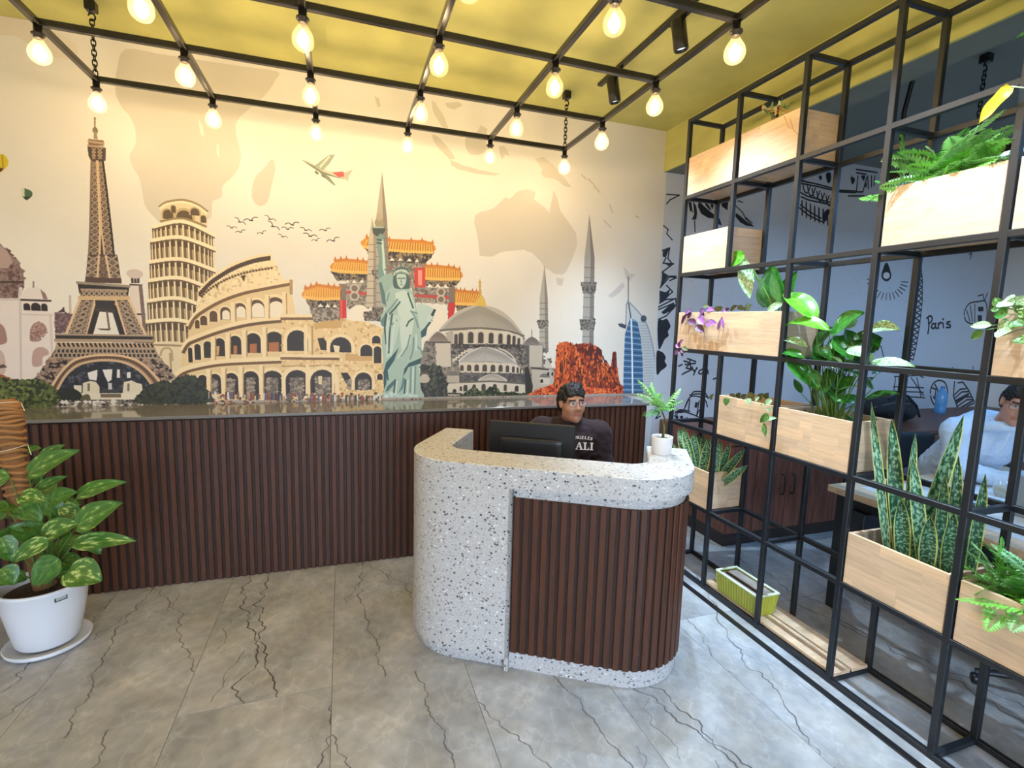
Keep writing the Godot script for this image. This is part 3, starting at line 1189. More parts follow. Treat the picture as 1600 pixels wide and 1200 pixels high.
func paint_flyers() -> void:
	var b := pts([-682,2220,-634,2262,-564,2278,-629,2197,-451,2296,-434,2250,-501,2200,-341,2240,-312,2271,-375,2187,-228,2241,-200,2204,-161,2179,-101,2251,-49,2185])
	for k in b.size():
		bird(b[k], 0.030 + 0.007 * ((k * 7) % 3), deg_to_rad([-8, -30, 14, 22, -28, -34, 20, 4, 8, -14, -18, -6, 16, 18, 20][k]), 1.0 if k % 2 == 0 else -1.0)
	# aeroplane
	pf(pts([-134,2644,-70,2614,-27,2560,-44,2564,-119,2618]), c8(120, 132, 112))
	pf(pts([-249,2708,-205,2701,-141,2677,-69,2652,19,2643,66,2622,40,2609,-26,2615,-113,2627,-184,2667]), c8(188, 192, 168))
	pf(pts([-249,2708,-184,2667,-113,2627,-26,2615,40,2609,-26,2622,-113,2645,-177,2679]), c8(116, 124, 104))
	pf(pts([-167,2674,-70,2759,-30,2767,-65,2704,-110,2651]), c8(150, 160, 140))
	pl(pts([-68,2748,-127,2674]), 0.012, c8(206, 206, 190))
	pf(pts([-52,2646,19,2660,51,2631,-8,2619]), c8(190, 84, 84))
	pf(pts([26,2652,87,2682,57,2632,52,2595,27,2623]), c8(182, 176, 158))
	pl(pts([-156,2637,-145,2628]), 0.016, c8(110, 110, 96))
	pl(pts([-113,2618,-99,2611]), 0.016, c8(110, 110, 96))
	# balloons
	pf(closed(pts([-1900,2528,-1864,2536,-1841,2532,-1829,2512,-1828,2493,-1837,2468,-1872,2432,-1907,2435]), 3), c8(206, 184, 40))
	pf(pts([-1906,2449,-1870,2461,-1851,2456,-1872,2432,-1908,2424]), c8(84, 44, 44))
	pl(pts([-1853,2532,-1853,2456]), 0.006, c8(150, 130, 30))
	pf(closed(pts([-1777,2353,-1764,2357,-1750,2353,-1734,2346,-1726,2331,-1733,2311,-1757,2290,-1774,2309]), 3), c8(74, 100, 70))
	pl(pts([-1770,2353,-1771,2306]), 0.014, c8(206, 208, 180))
	pf(pts([-1775,2308,-1734,2313,-1758,2288]), c8(44, 56, 40))

func paint_taj() -> void:
	var white := c8(226, 214, 206)
	var pale := c8(206, 192, 184)
	var rose := c8(160, 126, 116)
	# big dome
	var dome := closed(pts([-2047,1966,-1955,2032,-1903,2018,-1860,1984,-1823,1925,-1804,1859,-1804,1808,-1822,1756,-1842,1714,-1926,1706,-2068,1700]), 4)
	pf(dome, c8(112, 88, 84))
	specks(dome, 900, 0.014, [c8(130, 104, 98), c8(96, 74, 72), c8(146, 122, 114)])
	pf(pts([-2047,1966,-1955,2032,-1903,2018,-1869,1989,-1847,1924,-1876,1888,-2054,1878]), c8(178, 154, 146))
	pl(pts([-2060,1798,-1807,1811]), 0.012, c8(70, 54, 54))
	pf(pts([-2102,1703,-1838,1714,-1830,1778,-1813,1779,-1814,1715,-1844,1211,-2141,1214]), white)
	pl(pts([-2103,1694,-1826,1706]), 0.01, pale)
	pl(pts([-1825,1767,-1858,1234]), 0.012, pale)
	pf(closed(pts([-2001,1534,-1954,1567,-1920,1545,-1909,1490,-1918,1442,-2000,1436]), 3), rose)
	pf(closed(pts([-2014,1374,-1948,1403,-1927,1352,-1937,1258,-2022,1259]), 3), c8(196, 172, 162))
	# tower with kiosk
	pf(closed(pts([-1823,1708,-1814,1745,-1784,1776,-1756,1784,-1727,1777,-1704,1748,-1695,1713]), 3), white)
	pf(pts([-1727,1772,-1704,1748,-1695,1713,-1716,1713]), c8(140, 110, 108))
	pl(pts([-1757,1816,-1760,1782]), 0.008, c8(150, 130, 124))
	pf(pts([-1817,1699,-1694,1698,-1700,1634,-1822,1635]), white)
	arches(pts([-1800,1686,-1803,1643,-1756,1690,-1759,1642,-1715,1687,-1718,1642]), [0.032, 0.046, 0.03], c8(48, 36, 40))
	pf(pts([-1827,1711,-1677,1710,-1677,1699,-1828,1699]), c8(70, 56, 58))
	pf(pts([-1826,1635,-1676,1633,-1689,1203,-1852,1205]), white)
	pl(pts([-1825,1619,-1677,1617]), 0.008, pale)
	pl(pts([-1688,1623,-1700,1233]), 0.01, pale)
	pf(closed(pts([-1796,1460,-1792,1524,-1776,1561,-1748,1576,-1721,1560,-1711,1518,-1743,1500,-1750,1461]), 3), rose)
	pf(closed(pts([-1796,1305,-1793,1376,-1777,1411,-1746,1423,-1715,1404,-1714,1376,-1743,1360,-1751,1311]), 3), c8(186, 154, 144))
	specks(pts([-1796,1460,-1792,1524,-1748,1576,-1711,1518,-1750,1461]), 200, 0.008, [c8(140, 106, 98), c8(176, 144, 134)])
	pf(pts([-1955,1310,-1936,1317,-1919,1299,-1957,1291]), c8(90, 70, 66))
	pf(pts([-1667,1636,-1576,1629,-1601,1544,-1627,1510,-1671,1509]), c8(112, 88, 92))
	specks(pts([-1667,1636,-1576,1629,-1601,1544,-1627,1510,-1671,1509]), 160, 0.01, [c8(96, 74, 78), c8(132, 106, 108)])
	pf(pts([-1653,1636,-1631,1654,-1617,1672,-1614,1637]), c8(70, 56, 60))
	pl(pts([-1583,1738,-1588,1632]), 0.012, c8(196, 180, 170))
	# minaret behind the iron tower
	pf(pts([-1271,1832,-1210,1822,-1199,1512,-1259,1511,-1272,1737]), c8(220, 206, 194))
	pf(pts([-1265,1874,-1210,1877,-1216,1838,-1260,1836]), c8(206, 190, 178))
	for x: PackedVector2Array in [pts([-1254,1873,-1254,1837]), pts([-1238,1873,-1238,1838]), pts([-1221,1874,-1223,1839])]:
		pl(x, 0.012, c8(70, 54, 52))
	pf(pts([-1279,1882,-1196,1885,-1200,1877,-1277,1876]), c8(60, 48, 48))
	oval(pts([-1239,1891])[0], 0.045, 0.03, c8(206, 190, 178))
	pf(pts([-1271,1827,-1200,1827,-1202,1819,-1271,1817]), c8(60, 48, 50))
	pf(pts([-1252,1643,-1194,1643,-1196,1633,-1252,1633]), c8(60, 48, 50))
	pl(pts([-1212,1816,-1203,1520]), 0.02, c8(120, 98, 92))

func pisa_storey(a: PackedVector2Array, b: PackedVector2Array, n: int, top := false) -> void:
	# a and b: left, middle, right of the upper and lower cornice
	var wall := c8(226, 208, 168)
	var ta := curve(a, 8)
	var tb := curve(b, 8)
	var poly := ta.duplicate()
	var back := tb.duplicate()
	back.reverse()
	poly.append_array(back)
	pf(poly, wall)
	for k in n:
		var th := -1.32 + 2.64 * (k + 0.5) / n
		var t := 0.5 + 0.5 * sin(th)
		var p := at_len(ta, t)
		var q := at_len(tb, t)
		var w := a[0].distance_to(a[2]) * 0.5 * cos(th) * 2.64 / n
		var h := p.y - q.y
		var foot := q.lerp(p, 0.06)
		arch(foot, w * 0.92, h * 0.86, c8(186, 164, 124))
		arch(foot + Vector2(-w * 0.18, 0), w * 0.42, h * 0.84, c8(116, 94, 66))
		arch(foot + Vector2(-w * 0.05, h * 0.5), w * 0.7, h * 0.33, c8(86, 68, 48))
		pl(PackedVector2Array([foot + Vector2(w * 0.46, 0), foot + Vector2(w * 0.46, h * 0.7)]), maxf(w * 0.2, 0.006), c8(238, 224, 190))
	pl(ta, 0.022, c8(240, 226, 190))
	pl(curve(PackedVector2Array([a[0] + Vector2(0, -0.018), a[1] + Vector2(0, -0.018), a[2] + Vector2(0, -0.018)]), 8), 0.009, c8(104, 84, 60))

func paint_pisa() -> void:
	pf(pts([-1079,2320,-952,2371,-825,2316,-832,2189,-959,2230,-1081,2230]), c8(222, 204, 164))
	pl(curve(pts([-1081,2317,-1038,2348,-953,2368,-877,2350,-823,2312]), 5), 0.02, c8(150, 128, 92))
	pl(curve(pts([-1081,2308,-1039,2339,-953,2359,-878,2341,-824,2303]), 5), 0.012, c8(240, 226, 190))
	arches(pts([-950,2307,-953,2251,-1040,2303,-1043,2245,-890,2326,-892,2281,-1009,2332,-1011,2287,-844,2285,-846,2240]), [0.09, 0.055, 0.05, 0.025, 0.03], c8(92, 74, 50), c8(190, 168, 126))
	pl(curve(pts([-1081,2228,-957,2255,-831,2218]), 5), 0.014, c8(150, 128, 92))
	pisa_storey(pts([-1124,2191,-958,2238,-786,2166]), pts([-1138,2108,-973,2140,-786,2080]), 14)
	pisa_storey(pts([-1138,2105,-973,2138,-784,2078]), pts([-1153,1973,-979,2002,-790,1942]), 14)
	pisa_storey(pts([-1153,1971,-979,2000,-790,1940]), pts([-1164,1856,-989,1882,-797,1812]), 14)
	pisa_storey(pts([-1165,1854,-989,1880,-797,1810]), pts([-1177,1728,-1000,1751,-808,1680]), 14)
	pisa_storey(pts([-1177,1725,-1000,1749,-808,1678]), pts([-1189,1596,-1009,1610,-817,1548]), 14)
	pisa_storey(pts([-1189,1593,-1009,1608,-817,1546]), pts([-1201,1449,-1018,1456,-831,1402]), 14)
	pf(pts([-1203,1449,-1018,1461,-926,1414,-936,1183,-1224,1186]), c8(222, 204, 168))
	pl(curve(pts([-1124,1376,-1112,1412,-1081,1424,-1060,1401,-1059,1341]), 4), 0.012, c8(180, 156, 118))
	pl(pts([-1070,1389,-1070,1257]), 0.012, c8(170, 148, 110))
	pl(pts([-1205,1444,-925,1438]), 0.012, c8(150, 128, 94))

func paint_colosseum() -> void:
	var stone := c8(224, 196, 146)
	var light := c8(238, 216, 172)
	var ochre := c8(178, 144, 98)
	var dark := c8(46, 36, 28)
	var sky := c8(236, 224, 200)
	# outer wall
	pf(pts([-997,1415,-987,1451,-963,1497,-959,1575,-944,1617,-894,1689,-889,1802,-862,1838,-824,1879,-769,1925,-703,1973,-626,2016,-538,2051,-454,2071,-422,2000,-390,1929,-371,1893,-330,1898,-327,1809,-314,1735,-303,1648,-228,1650,-10,1657,-18,1038,-1041,1063,-1029,1257,-1014,1275]), stone)
	pf(pts([-889,1802,-769,1925,-626,2016,-454,2071,-406,1965,-374,1893,-499,1850,-633,1814,-765,1754,-884,1672,-917,1641]), light)
	specks(pts([-917,1641,-889,1802,-769,1925,-626,2016,-454,2071,-374,1893,-499,1850,-633,1814,-765,1754]), 420, 0.011, [c8(222, 196, 148), c8(244, 226, 186), c8(206, 178, 130)])
	# corbels under the top edge
	var top := curve(pts([-887,1802,-824,1876,-769,1922,-704,1969,-627,2011,-538,2046,-454,2066]), 6)
	pl(top, 0.016, light)
	for k in 34:
		var p := at_len(top, (k + 0.5) / 34.0)
		pf(PackedVector2Array([p + Vector2(-0.008, -0.012), p + Vector2(0.009, -0.008), p + Vector2(0.007, -0.04), p + Vector2(-0.008, -0.04)]), c8(74, 54, 36))
	var row := curve(pts([-881,1761,-804,1833,-695,1900,-585,1942,-440,1977]), 6)
	for k in 26:
		oval(at_len(row, (k + 0.5) / 26.0), 0.009, 0.009, c8(106, 80, 52), 8)
	pf(pts([-638,1913,-610,1919,-618,1880,-624,1878]), c8(70, 50, 34))
	pf(pts([-789,1842,-774,1849,-780,1813]), c8(70, 50, 34))
	pf(pts([-875,1773,-864,1779,-869,1750]), c8(70, 50, 34))
	# cornices
	for c: Array in [[pts([-955,1575,-928,1623,-884,1672,-765,1751,-633,1810,-499,1848,-332,1893]), 0.03, light], [pts([-954,1555,-927,1608,-883,1656,-765,1735,-634,1793,-500,1831,-333,1873]), 0.02, c8(120, 88, 54)], [pts([-995,1418,-964,1464,-923,1491,-772,1554,-596,1607,-391,1636,-132,1650]), 0.035, light], [pts([-994,1396,-965,1445,-924,1471,-773,1535,-596,1587,-392,1616,-132,1632]), 0.02, c8(104, 76, 46)], [pts([-1029,1254,-995,1278,-931,1300,-780,1329,-559,1345,-375,1350,-137,1357]), 0.04, light], [pts([-1028,1233,-996,1257,-932,1281,-781,1312,-559,1326,-376,1333,-137,1338]), 0.018, c8(112, 82, 50)]]:
		pl(curve(c[0], 5), c[1], c[2])
	# buttress slope at the broken end
	pf(pts([-373,1826,-324,1809,-301,1648,-380,1645]), c8(232, 206, 158))
	pl(pts([-328,1896,-330,1809]), 0.02, ochre)
	# upper arcade, open to the sky
	var up := pts([-431,1780,-435,1644,-546,1758,-550,1640,-650,1732,-653,1637,-739,1702,-742,1616,-810,1674,-813,1602,-868,1640,-870,1577,-906,1611,-908,1556])
	arches(up, [0.12, 0.09, 0.07, 0.06, 0.045, 0.04, 0.026], c8(92, 66, 42), light)
	arches(pts([-425,1753,-428,1644,-540,1736,-543,1641,-645,1710,-648,1637,-735,1681,-737,1617]), [0.1, 0.075, 0.055, 0.045], sky)
	# middle arcade
	arches(pts([-298,1557,-301,1410,-445,1544,-449,1406,-576,1531,-580,1395,-687,1511,-691,1385,-780,1493,-784,1372,-852,1471,-857,1360,-912,1452,-916,1347,-955,1428,-959,1329]), [0.135, 0.12, 0.092, 0.072, 0.06, 0.048, 0.036, 0.024], dark, light)
	pf(pts([-480,1468,-416,1472,-418,1406,-482,1406]), c8(168, 104, 54))
	pf(pts([-598,1457,-555,1460,-557,1397,-600,1395]), c8(168, 104, 54))
	pf(pts([-698,1443,-676,1446,-678,1388,-700,1386]), c8(176, 114, 60))
	pf(pts([-800,1439,-781,1440,-789,1378,-802,1375]), c8(206, 160, 96))
	# lower arcade
	arches(pts([-304,1276,-308,1084,-464,1273,-469,1088,-600,1270,-606,1100,-720,1258,-725,1108,-818,1252,-823,1117,-891,1246,-895,1133]), [0.145, 0.135, 0.1, 0.085, 0.07, 0.05], dark, light)
	for q: PackedVector2Array in [pts([-348,1227,-262,1227,-265,1083,-351,1085]), pts([-503,1222,-427,1222,-431,1087,-507,1088]), pts([-627,1223,-576,1223,-580,1100,-630,1101]), pts([-741,1215,-699,1215,-705,1111,-745,1108]), pts([-837,1211,-802,1211,-808,1119,-840,1117])]:
		pf(q, c8(128, 116, 104))
		specks(q, 60, 0.012, [c8(160, 146, 130), c8(100, 90, 82)])
	# piers
	for q: PackedVector2Array in [pts([-370,1577,-372,1375]), pts([-507,1567,-510,1374]), pts([-631,1546,-634,1373]), pts([-730,1520,-736,1360]), pts([-819,1494,-825,1348]), pts([-376,1305,-382,1073]), pts([-533,1302,-539,1076]), pts([-659,1295,-665,1092]), pts([-765,1286,-771,1100]), pts([-854,1274,-860,1108]), pts([-376,1807,-377,1646]), pts([-484,1784,-488,1636]), pts([-596,1761,-598,1627]), pts([-693,1727,-694,1609])]:
		pl(q, 0.024, light)
		pl(PackedVector2Array([q[0] + Vector2(0.016, 0), q[1] + Vector2(0.016, 0)]), 0.008, ochre)
	# inner ring, towards the statue
	pf(pts([-394,1666,-337,1666,-197,1670,-193,1635,-187,1601,-33,1654,79,1642,168,1628,247,1599,300,1579,304,1065,-409,1080]), c8(228, 198, 144))
	specks(pts([-395,1625,-198,1630,-33,1651,247,1599,300,1579,304,1065,-409,1080]), 520, 0.013, [c8(210, 178, 124), c8(240, 214, 166), c8(196, 162, 110)])
	pf(pts([-187,1601,-33,1654,-3,1625,-3,1582,-184,1568]), c8(202, 164, 102))
	pl(pts([-395,1635,-194,1641]), 0.02, c8(120, 88, 54))
	pl(pts([-395,1653,-194,1660]), 0.022, light)
	pl(pts([-402,1360,-26,1358]), 0.02, c8(120, 88, 54))
	pl(pts([-402,1378,-26,1376]), 0.022, light)
	pl(pts([-403,1304,-27,1307]), 0.01, ochre)
	pl(pts([40,1367,216,1368]), 0.05, c8(206, 166, 108))
	arches(pts([-296,1557,-300,1412,-9,1514,-11,1404,169,1462,168,1379,239,1529,239,1472,248,1451,248,1326]), [0.135, 0.145, 0.085, 0.06, 0.055], dark, light)
	pf(pts([-165,1503,-125,1507,-106,1479,-105,1418,-145,1420]), dark)
	pf(pts([-61,1458,-15,1448,-21,1404,-51,1404]), c8(232, 214, 178))
	arches(pts([-305,1277,-309,1089,-136,1279,-139,1090,146,1257,145,1129,264,1248,264,1201]), [0.15, 0.165, 0.12, 0.04], dark, light)
	pf(pts([-13,1256,34,1256,57,1220,60,1135,43,1137]), dark)
	for q: PackedVector2Array in [pts([-351,1223,-261,1222,-264,1088,-354,1090]), pts([-184,1227,-83,1226,-85,1091,-186,1093]), pts([109,1205,185,1204,185,1128,108,1129]), pts([18,1203,58,1203,58,1137,41,1137])]:
		pf(q, c8(118, 106, 96))
		specks(q, 60, 0.012, [c8(160, 146, 130), c8(96, 86, 78)])
	pf(pts([-165,1232,-138,1232,-141,1172,-163,1173]), c8(222, 200, 160))
	pl(pts([-242,1587,-244,1387]), 0.024, light)
	pl(pts([-236,1307,-240,1087]), 0.024, light)
	pl(pts([-63,1307,-66,1084]), 0.02, light)
	pl(pts([-198,1588,-201,1387]), 0.01, ochre)

func roof(p: PackedVector2Array, up: PackedVector2Array, low: PackedVector2Array, n: int) -> void:
	pf(p, c8(216, 140, 40))
	for k in n:
		var a := at_len(up, (k + 0.5) / n)
		var b := at_len(low, (k + 0.5) / n)
		pl(PackedVector2Array([a, b]), 0.011, c8(236, 176, 70))
		pl(PackedVector2Array([a + Vector2(0.011, 0), b + Vector2(0.011, 0)]), 0.006, c8(150, 84, 22))
		oval(b, 0.011, 0.013, c8(238, 186, 90), 8)
	pl(up, 0.022, c8(206, 128, 34))
	for k in 7:
		var a := at_len(up, k / 6.0)
		if k != 3:
			pf(PackedVector2Array([a + Vector2(-0.012, 0), a + Vector2(0, 0.034), a + Vector2(0.012, 0)]), c8(196, 112, 30))

func paint_gate() -> void:
	var brk := c8(62, 52, 46)
	var stone := c8(132, 120, 106)
	# bracket zones under the eaves
	for q: PackedVector2Array in [pts([161,2158,662,2154,596,2071,312,2060,207,2090]), pts([-63,1977,188,1982,187,1925,-27,1914]), pts([596,1961,863,1969,811,1910,604,1906]), pts([-240,1785,-9,1788,-10,1716,-203,1709]), pts([824,1784,977,1783,842,1733])]:
		pf(q, brk)
		specks(q, 240, 0.012, [c8(112, 96, 78), c8(40, 34, 32), c8(150, 128, 96)])
	# panels
	for q: PackedVector2Array in [pts([-203,1711,-10,1718,-11,1646,-191,1618]), pts([31,1917,187,1929,186,1727,39,1722]), pts([312,2060,596,2071,597,1892,333,1879]), pts([495,1892,778,1897,775,1780,518,1783]), pts([775,1794,836,1785,779,1681])]:
		pf(q, stone)
		specks(q, 260, 0.012, [c8(152, 140, 124), c8(104, 92, 82), c8(172, 160, 142)])
	for q: PackedVector2Array in [pts([-161,1723,-141,1747,-122,1725]), pts([-112,1723,-94,1747,-74,1724]), pts([-62,1725,-46,1747,-28,1726]), pts([26,1901,41,1925,59,1903]), pts([72,1901,87,1925,105,1903]), pts([123,1906,140,1930,156,1908]), pts([333,2073,352,2098,375,2076]), pts([392,2075,411,2100,435,2078]), pts([456,2077,476,2102,498,2080]), pts([516,2076,533,2101,551,2079]), pts([611,1900,628,1925,651,1902]), pts([671,1903,689,1928,710,1905]), pts([732,1904,748,1929,767,1906])]:
		pf(q, c8(236, 228, 210))
	for q: PackedVector2Array in [pts([42,1834,187,1829]), pts([524,1832,772,1827]), pts([312,2025,333,2026])]:
		pl(q, 0.022, c8(188, 70, 58))
	for q: PackedVector2Array in [pts([90,1864]), pts([89,1809]), pts([715,1867]), pts([715,1811])]:
		oval(q[0], 0.034, 0.034, c8(196, 182, 160), 14)
		oval(q[0], 0.022, 0.022, c8(120, 104, 90), 12)
	pf(pts([-103,1691,-57,1698,-68,1674,-98,1669]), c8(96, 84, 74))
	# white arch openings
	pf(closed(pts([43,1637,49,1701,91,1740,142,1747,184,1706,183,1641]), 3), c8(236, 226, 206))
	pf(closed(pts([563,1652,619,1721,686,1745,744,1719,762,1669,688,1587,597,1552]), 3), c8(236, 226, 206))
	# columns
	pf(pts([-16,1891,33,1893,34,1773,-11,1771]), c8(126, 110, 96))
	pf(pts([-11,1777,33,1779,33,1650,-13,1648]), c8(200, 44, 34))
	pl(pts([-1,1774,-2,1652]), 0.012, c8(226, 90, 70))
	pf(pts([774,1908,825,1911,831,1787,778,1785]), c8(126, 110, 96))
	pf(pts([775,1789,833,1791,816,1704,770,1662]), c8(200, 44, 34))
	pf(pts([571,2069,596,2071,597,1886,573,1885]), c8(150, 130, 110))
	pf(pts([512,2037,596,2040,597,1895,517,1893]), c8(204, 60, 46))
	pf(pts([541,2020,572,2021,572,1909,543,1910]), c8(232, 150, 128))
	# roofs
	roof(pts([133,2192,154,2212,179,2227,249,2217,333,2220,450,2222,565,2227,581,2243,637,2224,666,2204,675,2178,642,2150,440,2151,228,2153,166,2155,139,2172]), pts([177,2222,333,2218,565,2227,648,2218]), pts([151,2158,312,2150,472,2149,654,2155]), 26)
	roof(pts([-76,2004,-62,2029,-18,2055,33,2066,124,2058,188,2055,187,1977,32,1975,-58,1978]), pts([-38,2048,33,2060,124,2056,188,2053]), pts([-64,1982,32,1977,188,1979]), 15)
	roof(pts([594,2040,627,2059,706,2058,797,2052,820,2060,874,2021,886,1995,856,1968,594,1959]), pts([599,2051,706,2055,797,2052,855,2038]), pts([596,1961,730,1962,862,1971]), 15)
	roof(pts([-263,1808,-241,1842,-179,1868,-159,1883,-139,1870,-8,1860,-9,1786,-151,1776,-231,1775,-258,1788]), pts([-237,1844,-159,1873,-8,1860]), pts([-252,1788,-151,1778,-9,1788]), 15)
	roof(pts([821,1859,846,1882,940,1878,1014,1879,1051,1839,1058,1816,977,1779,824,1782]), pts([834,1880,940,1878,1023,1872]), pts([826,1784,906,1783,989,1786]), 10)

func ribs(p: PackedVector2Array, top: Vector2, n: int, c: Color, w: float) -> void:
	for k in n:
		var a := at_len(p, (k + 0.5) / n)
		var mid := a.lerp(top, 0.55) + Vector2((a.x - top.x) * 0.17, 0)
		pl(curve(PackedVector2Array([a, mid, top]), 4), w, c)

func minaret(b: PackedVector2Array, c: Color) -> void:
	# left foot, right foot, left top, right top, tip
	pf(PackedVector2Array([b[0], b[1], b[3], b[4], b[2]]), c)
	pf(PackedVector2Array([b[0].lerp(b[1], 0.62), b[1], b[3], b[4], b[2].lerp(b[3], 0.62)]), Color(c.r * 0.78, c.g * 0.76, c.b * 0.75))
	for k in 9:
		var t := (k + 0.6) / 9.5
		pl(PackedVector2Array([b[0].lerp(b[2], t), b[1].lerp(b[3], t)]), 0.005, Color(c.r * 0.66, c.g * 0.64, c.b * 0.62))

func balcony(q: PackedVector2Array, c: Color) -> void:
	pf(q, c)
	specks(q, 90, 0.009, [Color(c.r * 0.7, c.g * 0.7, c.b * 0.7), Color(c.r * 1.1, c.g * 1.1, c.b * 1.1), Color(c.r * 0.5, c.g * 0.5, c.b * 0.5)])

func paint_mosque() -> void:
	var lead := c8(190, 182, 168)
	var cream := c8(214, 204, 186)
	var slate := c8(92, 88, 86)
	var dark := c8(52, 48, 48)
	var stone := c8(180, 170, 154)
	# minarets left of the statue
	minaret(pts([169,1733,250,1736,190,2224,243,2228,213,2368]), c8(196, 182, 160))
	minaret(pts([241,1736,341,1739,239,2348,319,2355,284,2692]), c8(172, 162, 148))
	balcony(pts([150,1699,217,1707,217,1638,160,1636]), c8(140, 126, 110))
	balcony(pts([209,1737,294,1740,281,1631,221,1638]), c8(126, 114, 100))
	balcony(pts([213,1996,290,2000,277,1946,227,1943]), c8(150, 138, 122))
	# minarets right
	minaret(pts([1532,1419,1613,1419,1519,1856,1589,1859,1550,2120]), c8(176, 170, 158))
	balcony(pts([1501,1678,1603,1681,1595,1615,1522,1608]), c8(142, 134, 124))
	minaret(pts([1918,1422,2027,1423,1903,2194,1996,2200,1929,2550]), c8(168, 164, 156))
	balcony(pts([1876,2001,2027,2009,2015,1913,1904,1908]), c8(126, 120, 112))
	balcony(pts([1881,1697,2029,1702,2024,1610,1902,1607]), c8(132, 126, 118))
	# mass behind
	pf(pts([562,1330,596,1490,791,1493,812,1602,1391,1540,1403,1474,1562,1476,1574,1302,1680,1282,1700,1045,564,1059]), c8(136, 128, 116))
	specks(pts([562,1330,596,1490,791,1493,812,1602,1391,1540,1562,1476,1680,1282,1700,1045,564,1059]), 900, 0.016, [c8(112, 106, 98), c8(156, 148, 134), c8(92, 88, 82)])
	# main dome
	var dome := closed(pts([710,1576,775,1662,856,1732,948,1770,1061,1778,1177,1753,1277,1687,1343,1614,1393,1548,1300,1576,1161,1596,1027,1602,858,1594]), 3)
	pf(dome, lead)
	ribs(curve(pts([721,1580,858,1594,1027,1602,1161,1596,1300,1576,1385,1550]), 4), pts([1023,1778])[0], 44, c8(158, 150, 136), 0.007)
	pl(curve(pts([710,1576,858,1593,1027,1601,1162,1595,1300,1575,1393,1547]), 4), 0.016, c8(110, 102, 92))
	pf(pts([979,1773,1011,1839,1024,1859,1060,1828,1076,1771]), c8(222, 186, 84))
	pl(pts([1017,1973,1022,1854]), 0.012, c8(204, 170, 80))
	for y: PackedVector2Array in [pts([1018,1950]), pts([1019,1924]), pts([1020,1895])]:
		oval(y[0], 0.011, 0.014, c8(196, 160, 72), 10)
	# drum with windows
	pf(pts([794,1575,1027,1596,1260,1581,1386,1535,1395,1469,1068,1473,816,1461]), cream)
	pf(pts([749,1560,814,1584,816,1476,791,1475]), stone)
	arches(pts([836,1552,837,1476,874,1563,875,1476,952,1571,953,1485,1034,1571,1036,1486,1118,1568,1120,1485,1196,1563,1199,1481,1265,1557,1268,1477,1310,1548,1313,1475,1351,1530,1353,1473]), [0.026, 0.036, 0.042, 0.042, 0.038, 0.034, 0.03, 0.026, 0.022], c8(74, 66, 60), c8(190, 178, 158))
	pf(pts([803,1475,1413,1478,1416,1444,803,1443]), dark)
	specks(pts([803,1475,1413,1478,1416,1444,803,1443]), 120, 0.01, [c8(120, 112, 104), c8(80, 76, 72)])
	pf(pts([801,1443,1428,1446,1441,1308,1327,1325,862,1330,812,1339]), slate)
	specks(pts([801,1443,1428,1446,1441,1308,1327,1325,862,1330,812,1339]), 420, 0.013, [c8(120, 114, 108), c8(70, 66, 64), c8(140, 132, 122)])
	var steps := pts([818,1339,817,1356,840,1356,839,1371,862,1371,861,1389,884,1389,883,1407,908,1407,908,1422,936,1422,936,1435,964,1435])
	pl(steps, 0.014, c8(214, 204, 188))
	pl(pts([1185,1447,1215,1434,1244,1425,1275,1405,1301,1380,1326,1350]), 0.014, c8(200, 190, 176))
	# second dome and drum
	pf(closed(pts([860,1332,908,1394,978,1437,1068,1457,1185,1434,1267,1386,1337,1323,1090,1340]), 3), c8(204, 200, 194))
	ribs(curve(pts([867,1334,975,1338,1090,1340,1217,1335,1331,1325]), 4), pts([1068,1455])[0], 30, c8(160, 156, 152), 0.007)
	pf(pts([859,1330,1090,1336,1339,1319,1394,1266,1392,1241,873,1253]), cream)
	arches(pts([886,1312,887,1266,944,1315,945,1265,1005,1317,1006,1263,1071,1317,1073,1261,1139,1315,1141,1259,1203,1314,1205,1259,1261,1310,1262,1255,1311,1302,1312,1251,1349,1295,1351,1247,1374,1287,1375,1245]), [0.028, 0.034, 0.036, 0.038, 0.038, 0.034, 0.03, 0.024, 0.018, 0.014], c8(80, 72, 64))
	pf(pts([867,1253,1411,1242,1428,1152,868,1178]), slate)
	specks(pts([867,1253,1411,1242,1428,1152,868,1178]), 200, 0.012, [c8(112, 108, 108), c8(74, 72, 76)])
	pf(closed(pts([1022,1183,1073,1227,1131,1242,1202,1226,1259,1180]), 3), c8(206, 198, 186))
	ribs(pts([1030,1185,1133,1185,1251,1182]), pts([1131,1240])[0], 14, c8(168, 160, 150), 0.006)
	pf(pts([753,1178,1133,1183,1438,1159,1441,1065,754,1075]), cream)
	pl(pts([753,1174,1133,1182,1438,1157]), 0.014, c8(110, 102, 94))
	arches(pts([917,1156,918,1104,988,1159,989,1106,1065,1162,1066,1109,1158,1160,1159,1103,1247,1155,1248,1102,1345,1144,1346,1095,880,1145,881,1108]), [0.034, 0.028, 0.034, 0.034, 0.026, 0.034, 0.02], c8(72, 66, 60))
	# turrets
	pf(pts([605,1489,791,1492,800,1298,596,1298]), c8(206, 196, 180))
	pf(pts([605,1489,675,1490,681,1298,596,1298]), c8(112, 106, 98))
	specks(pts([605,1489,675,1490,681,1298,596,1298]), 140, 0.012, [c8(86, 82, 78), c8(140, 132, 122)])
	pf(closed(pts([621,1489,650,1536,694,1569,749,1541,782,1491,704,1483]), 3), c8(172, 158, 142))
	ribs(pts([628,1489,704,1487,779,1491]), pts([694,1565])[0], 11, c8(120, 108, 98), 0.008)
	pl(pts([605,1485,791,1488]), 0.012, c8(90, 84, 78))
	pf(pts([1401,1476,1559,1476,1559,1294,1437,1298]), c8(190, 180, 164))
	pf(pts([1401,1476,1442,1474,1448,1298,1437,1298]), c8(96, 90, 86))
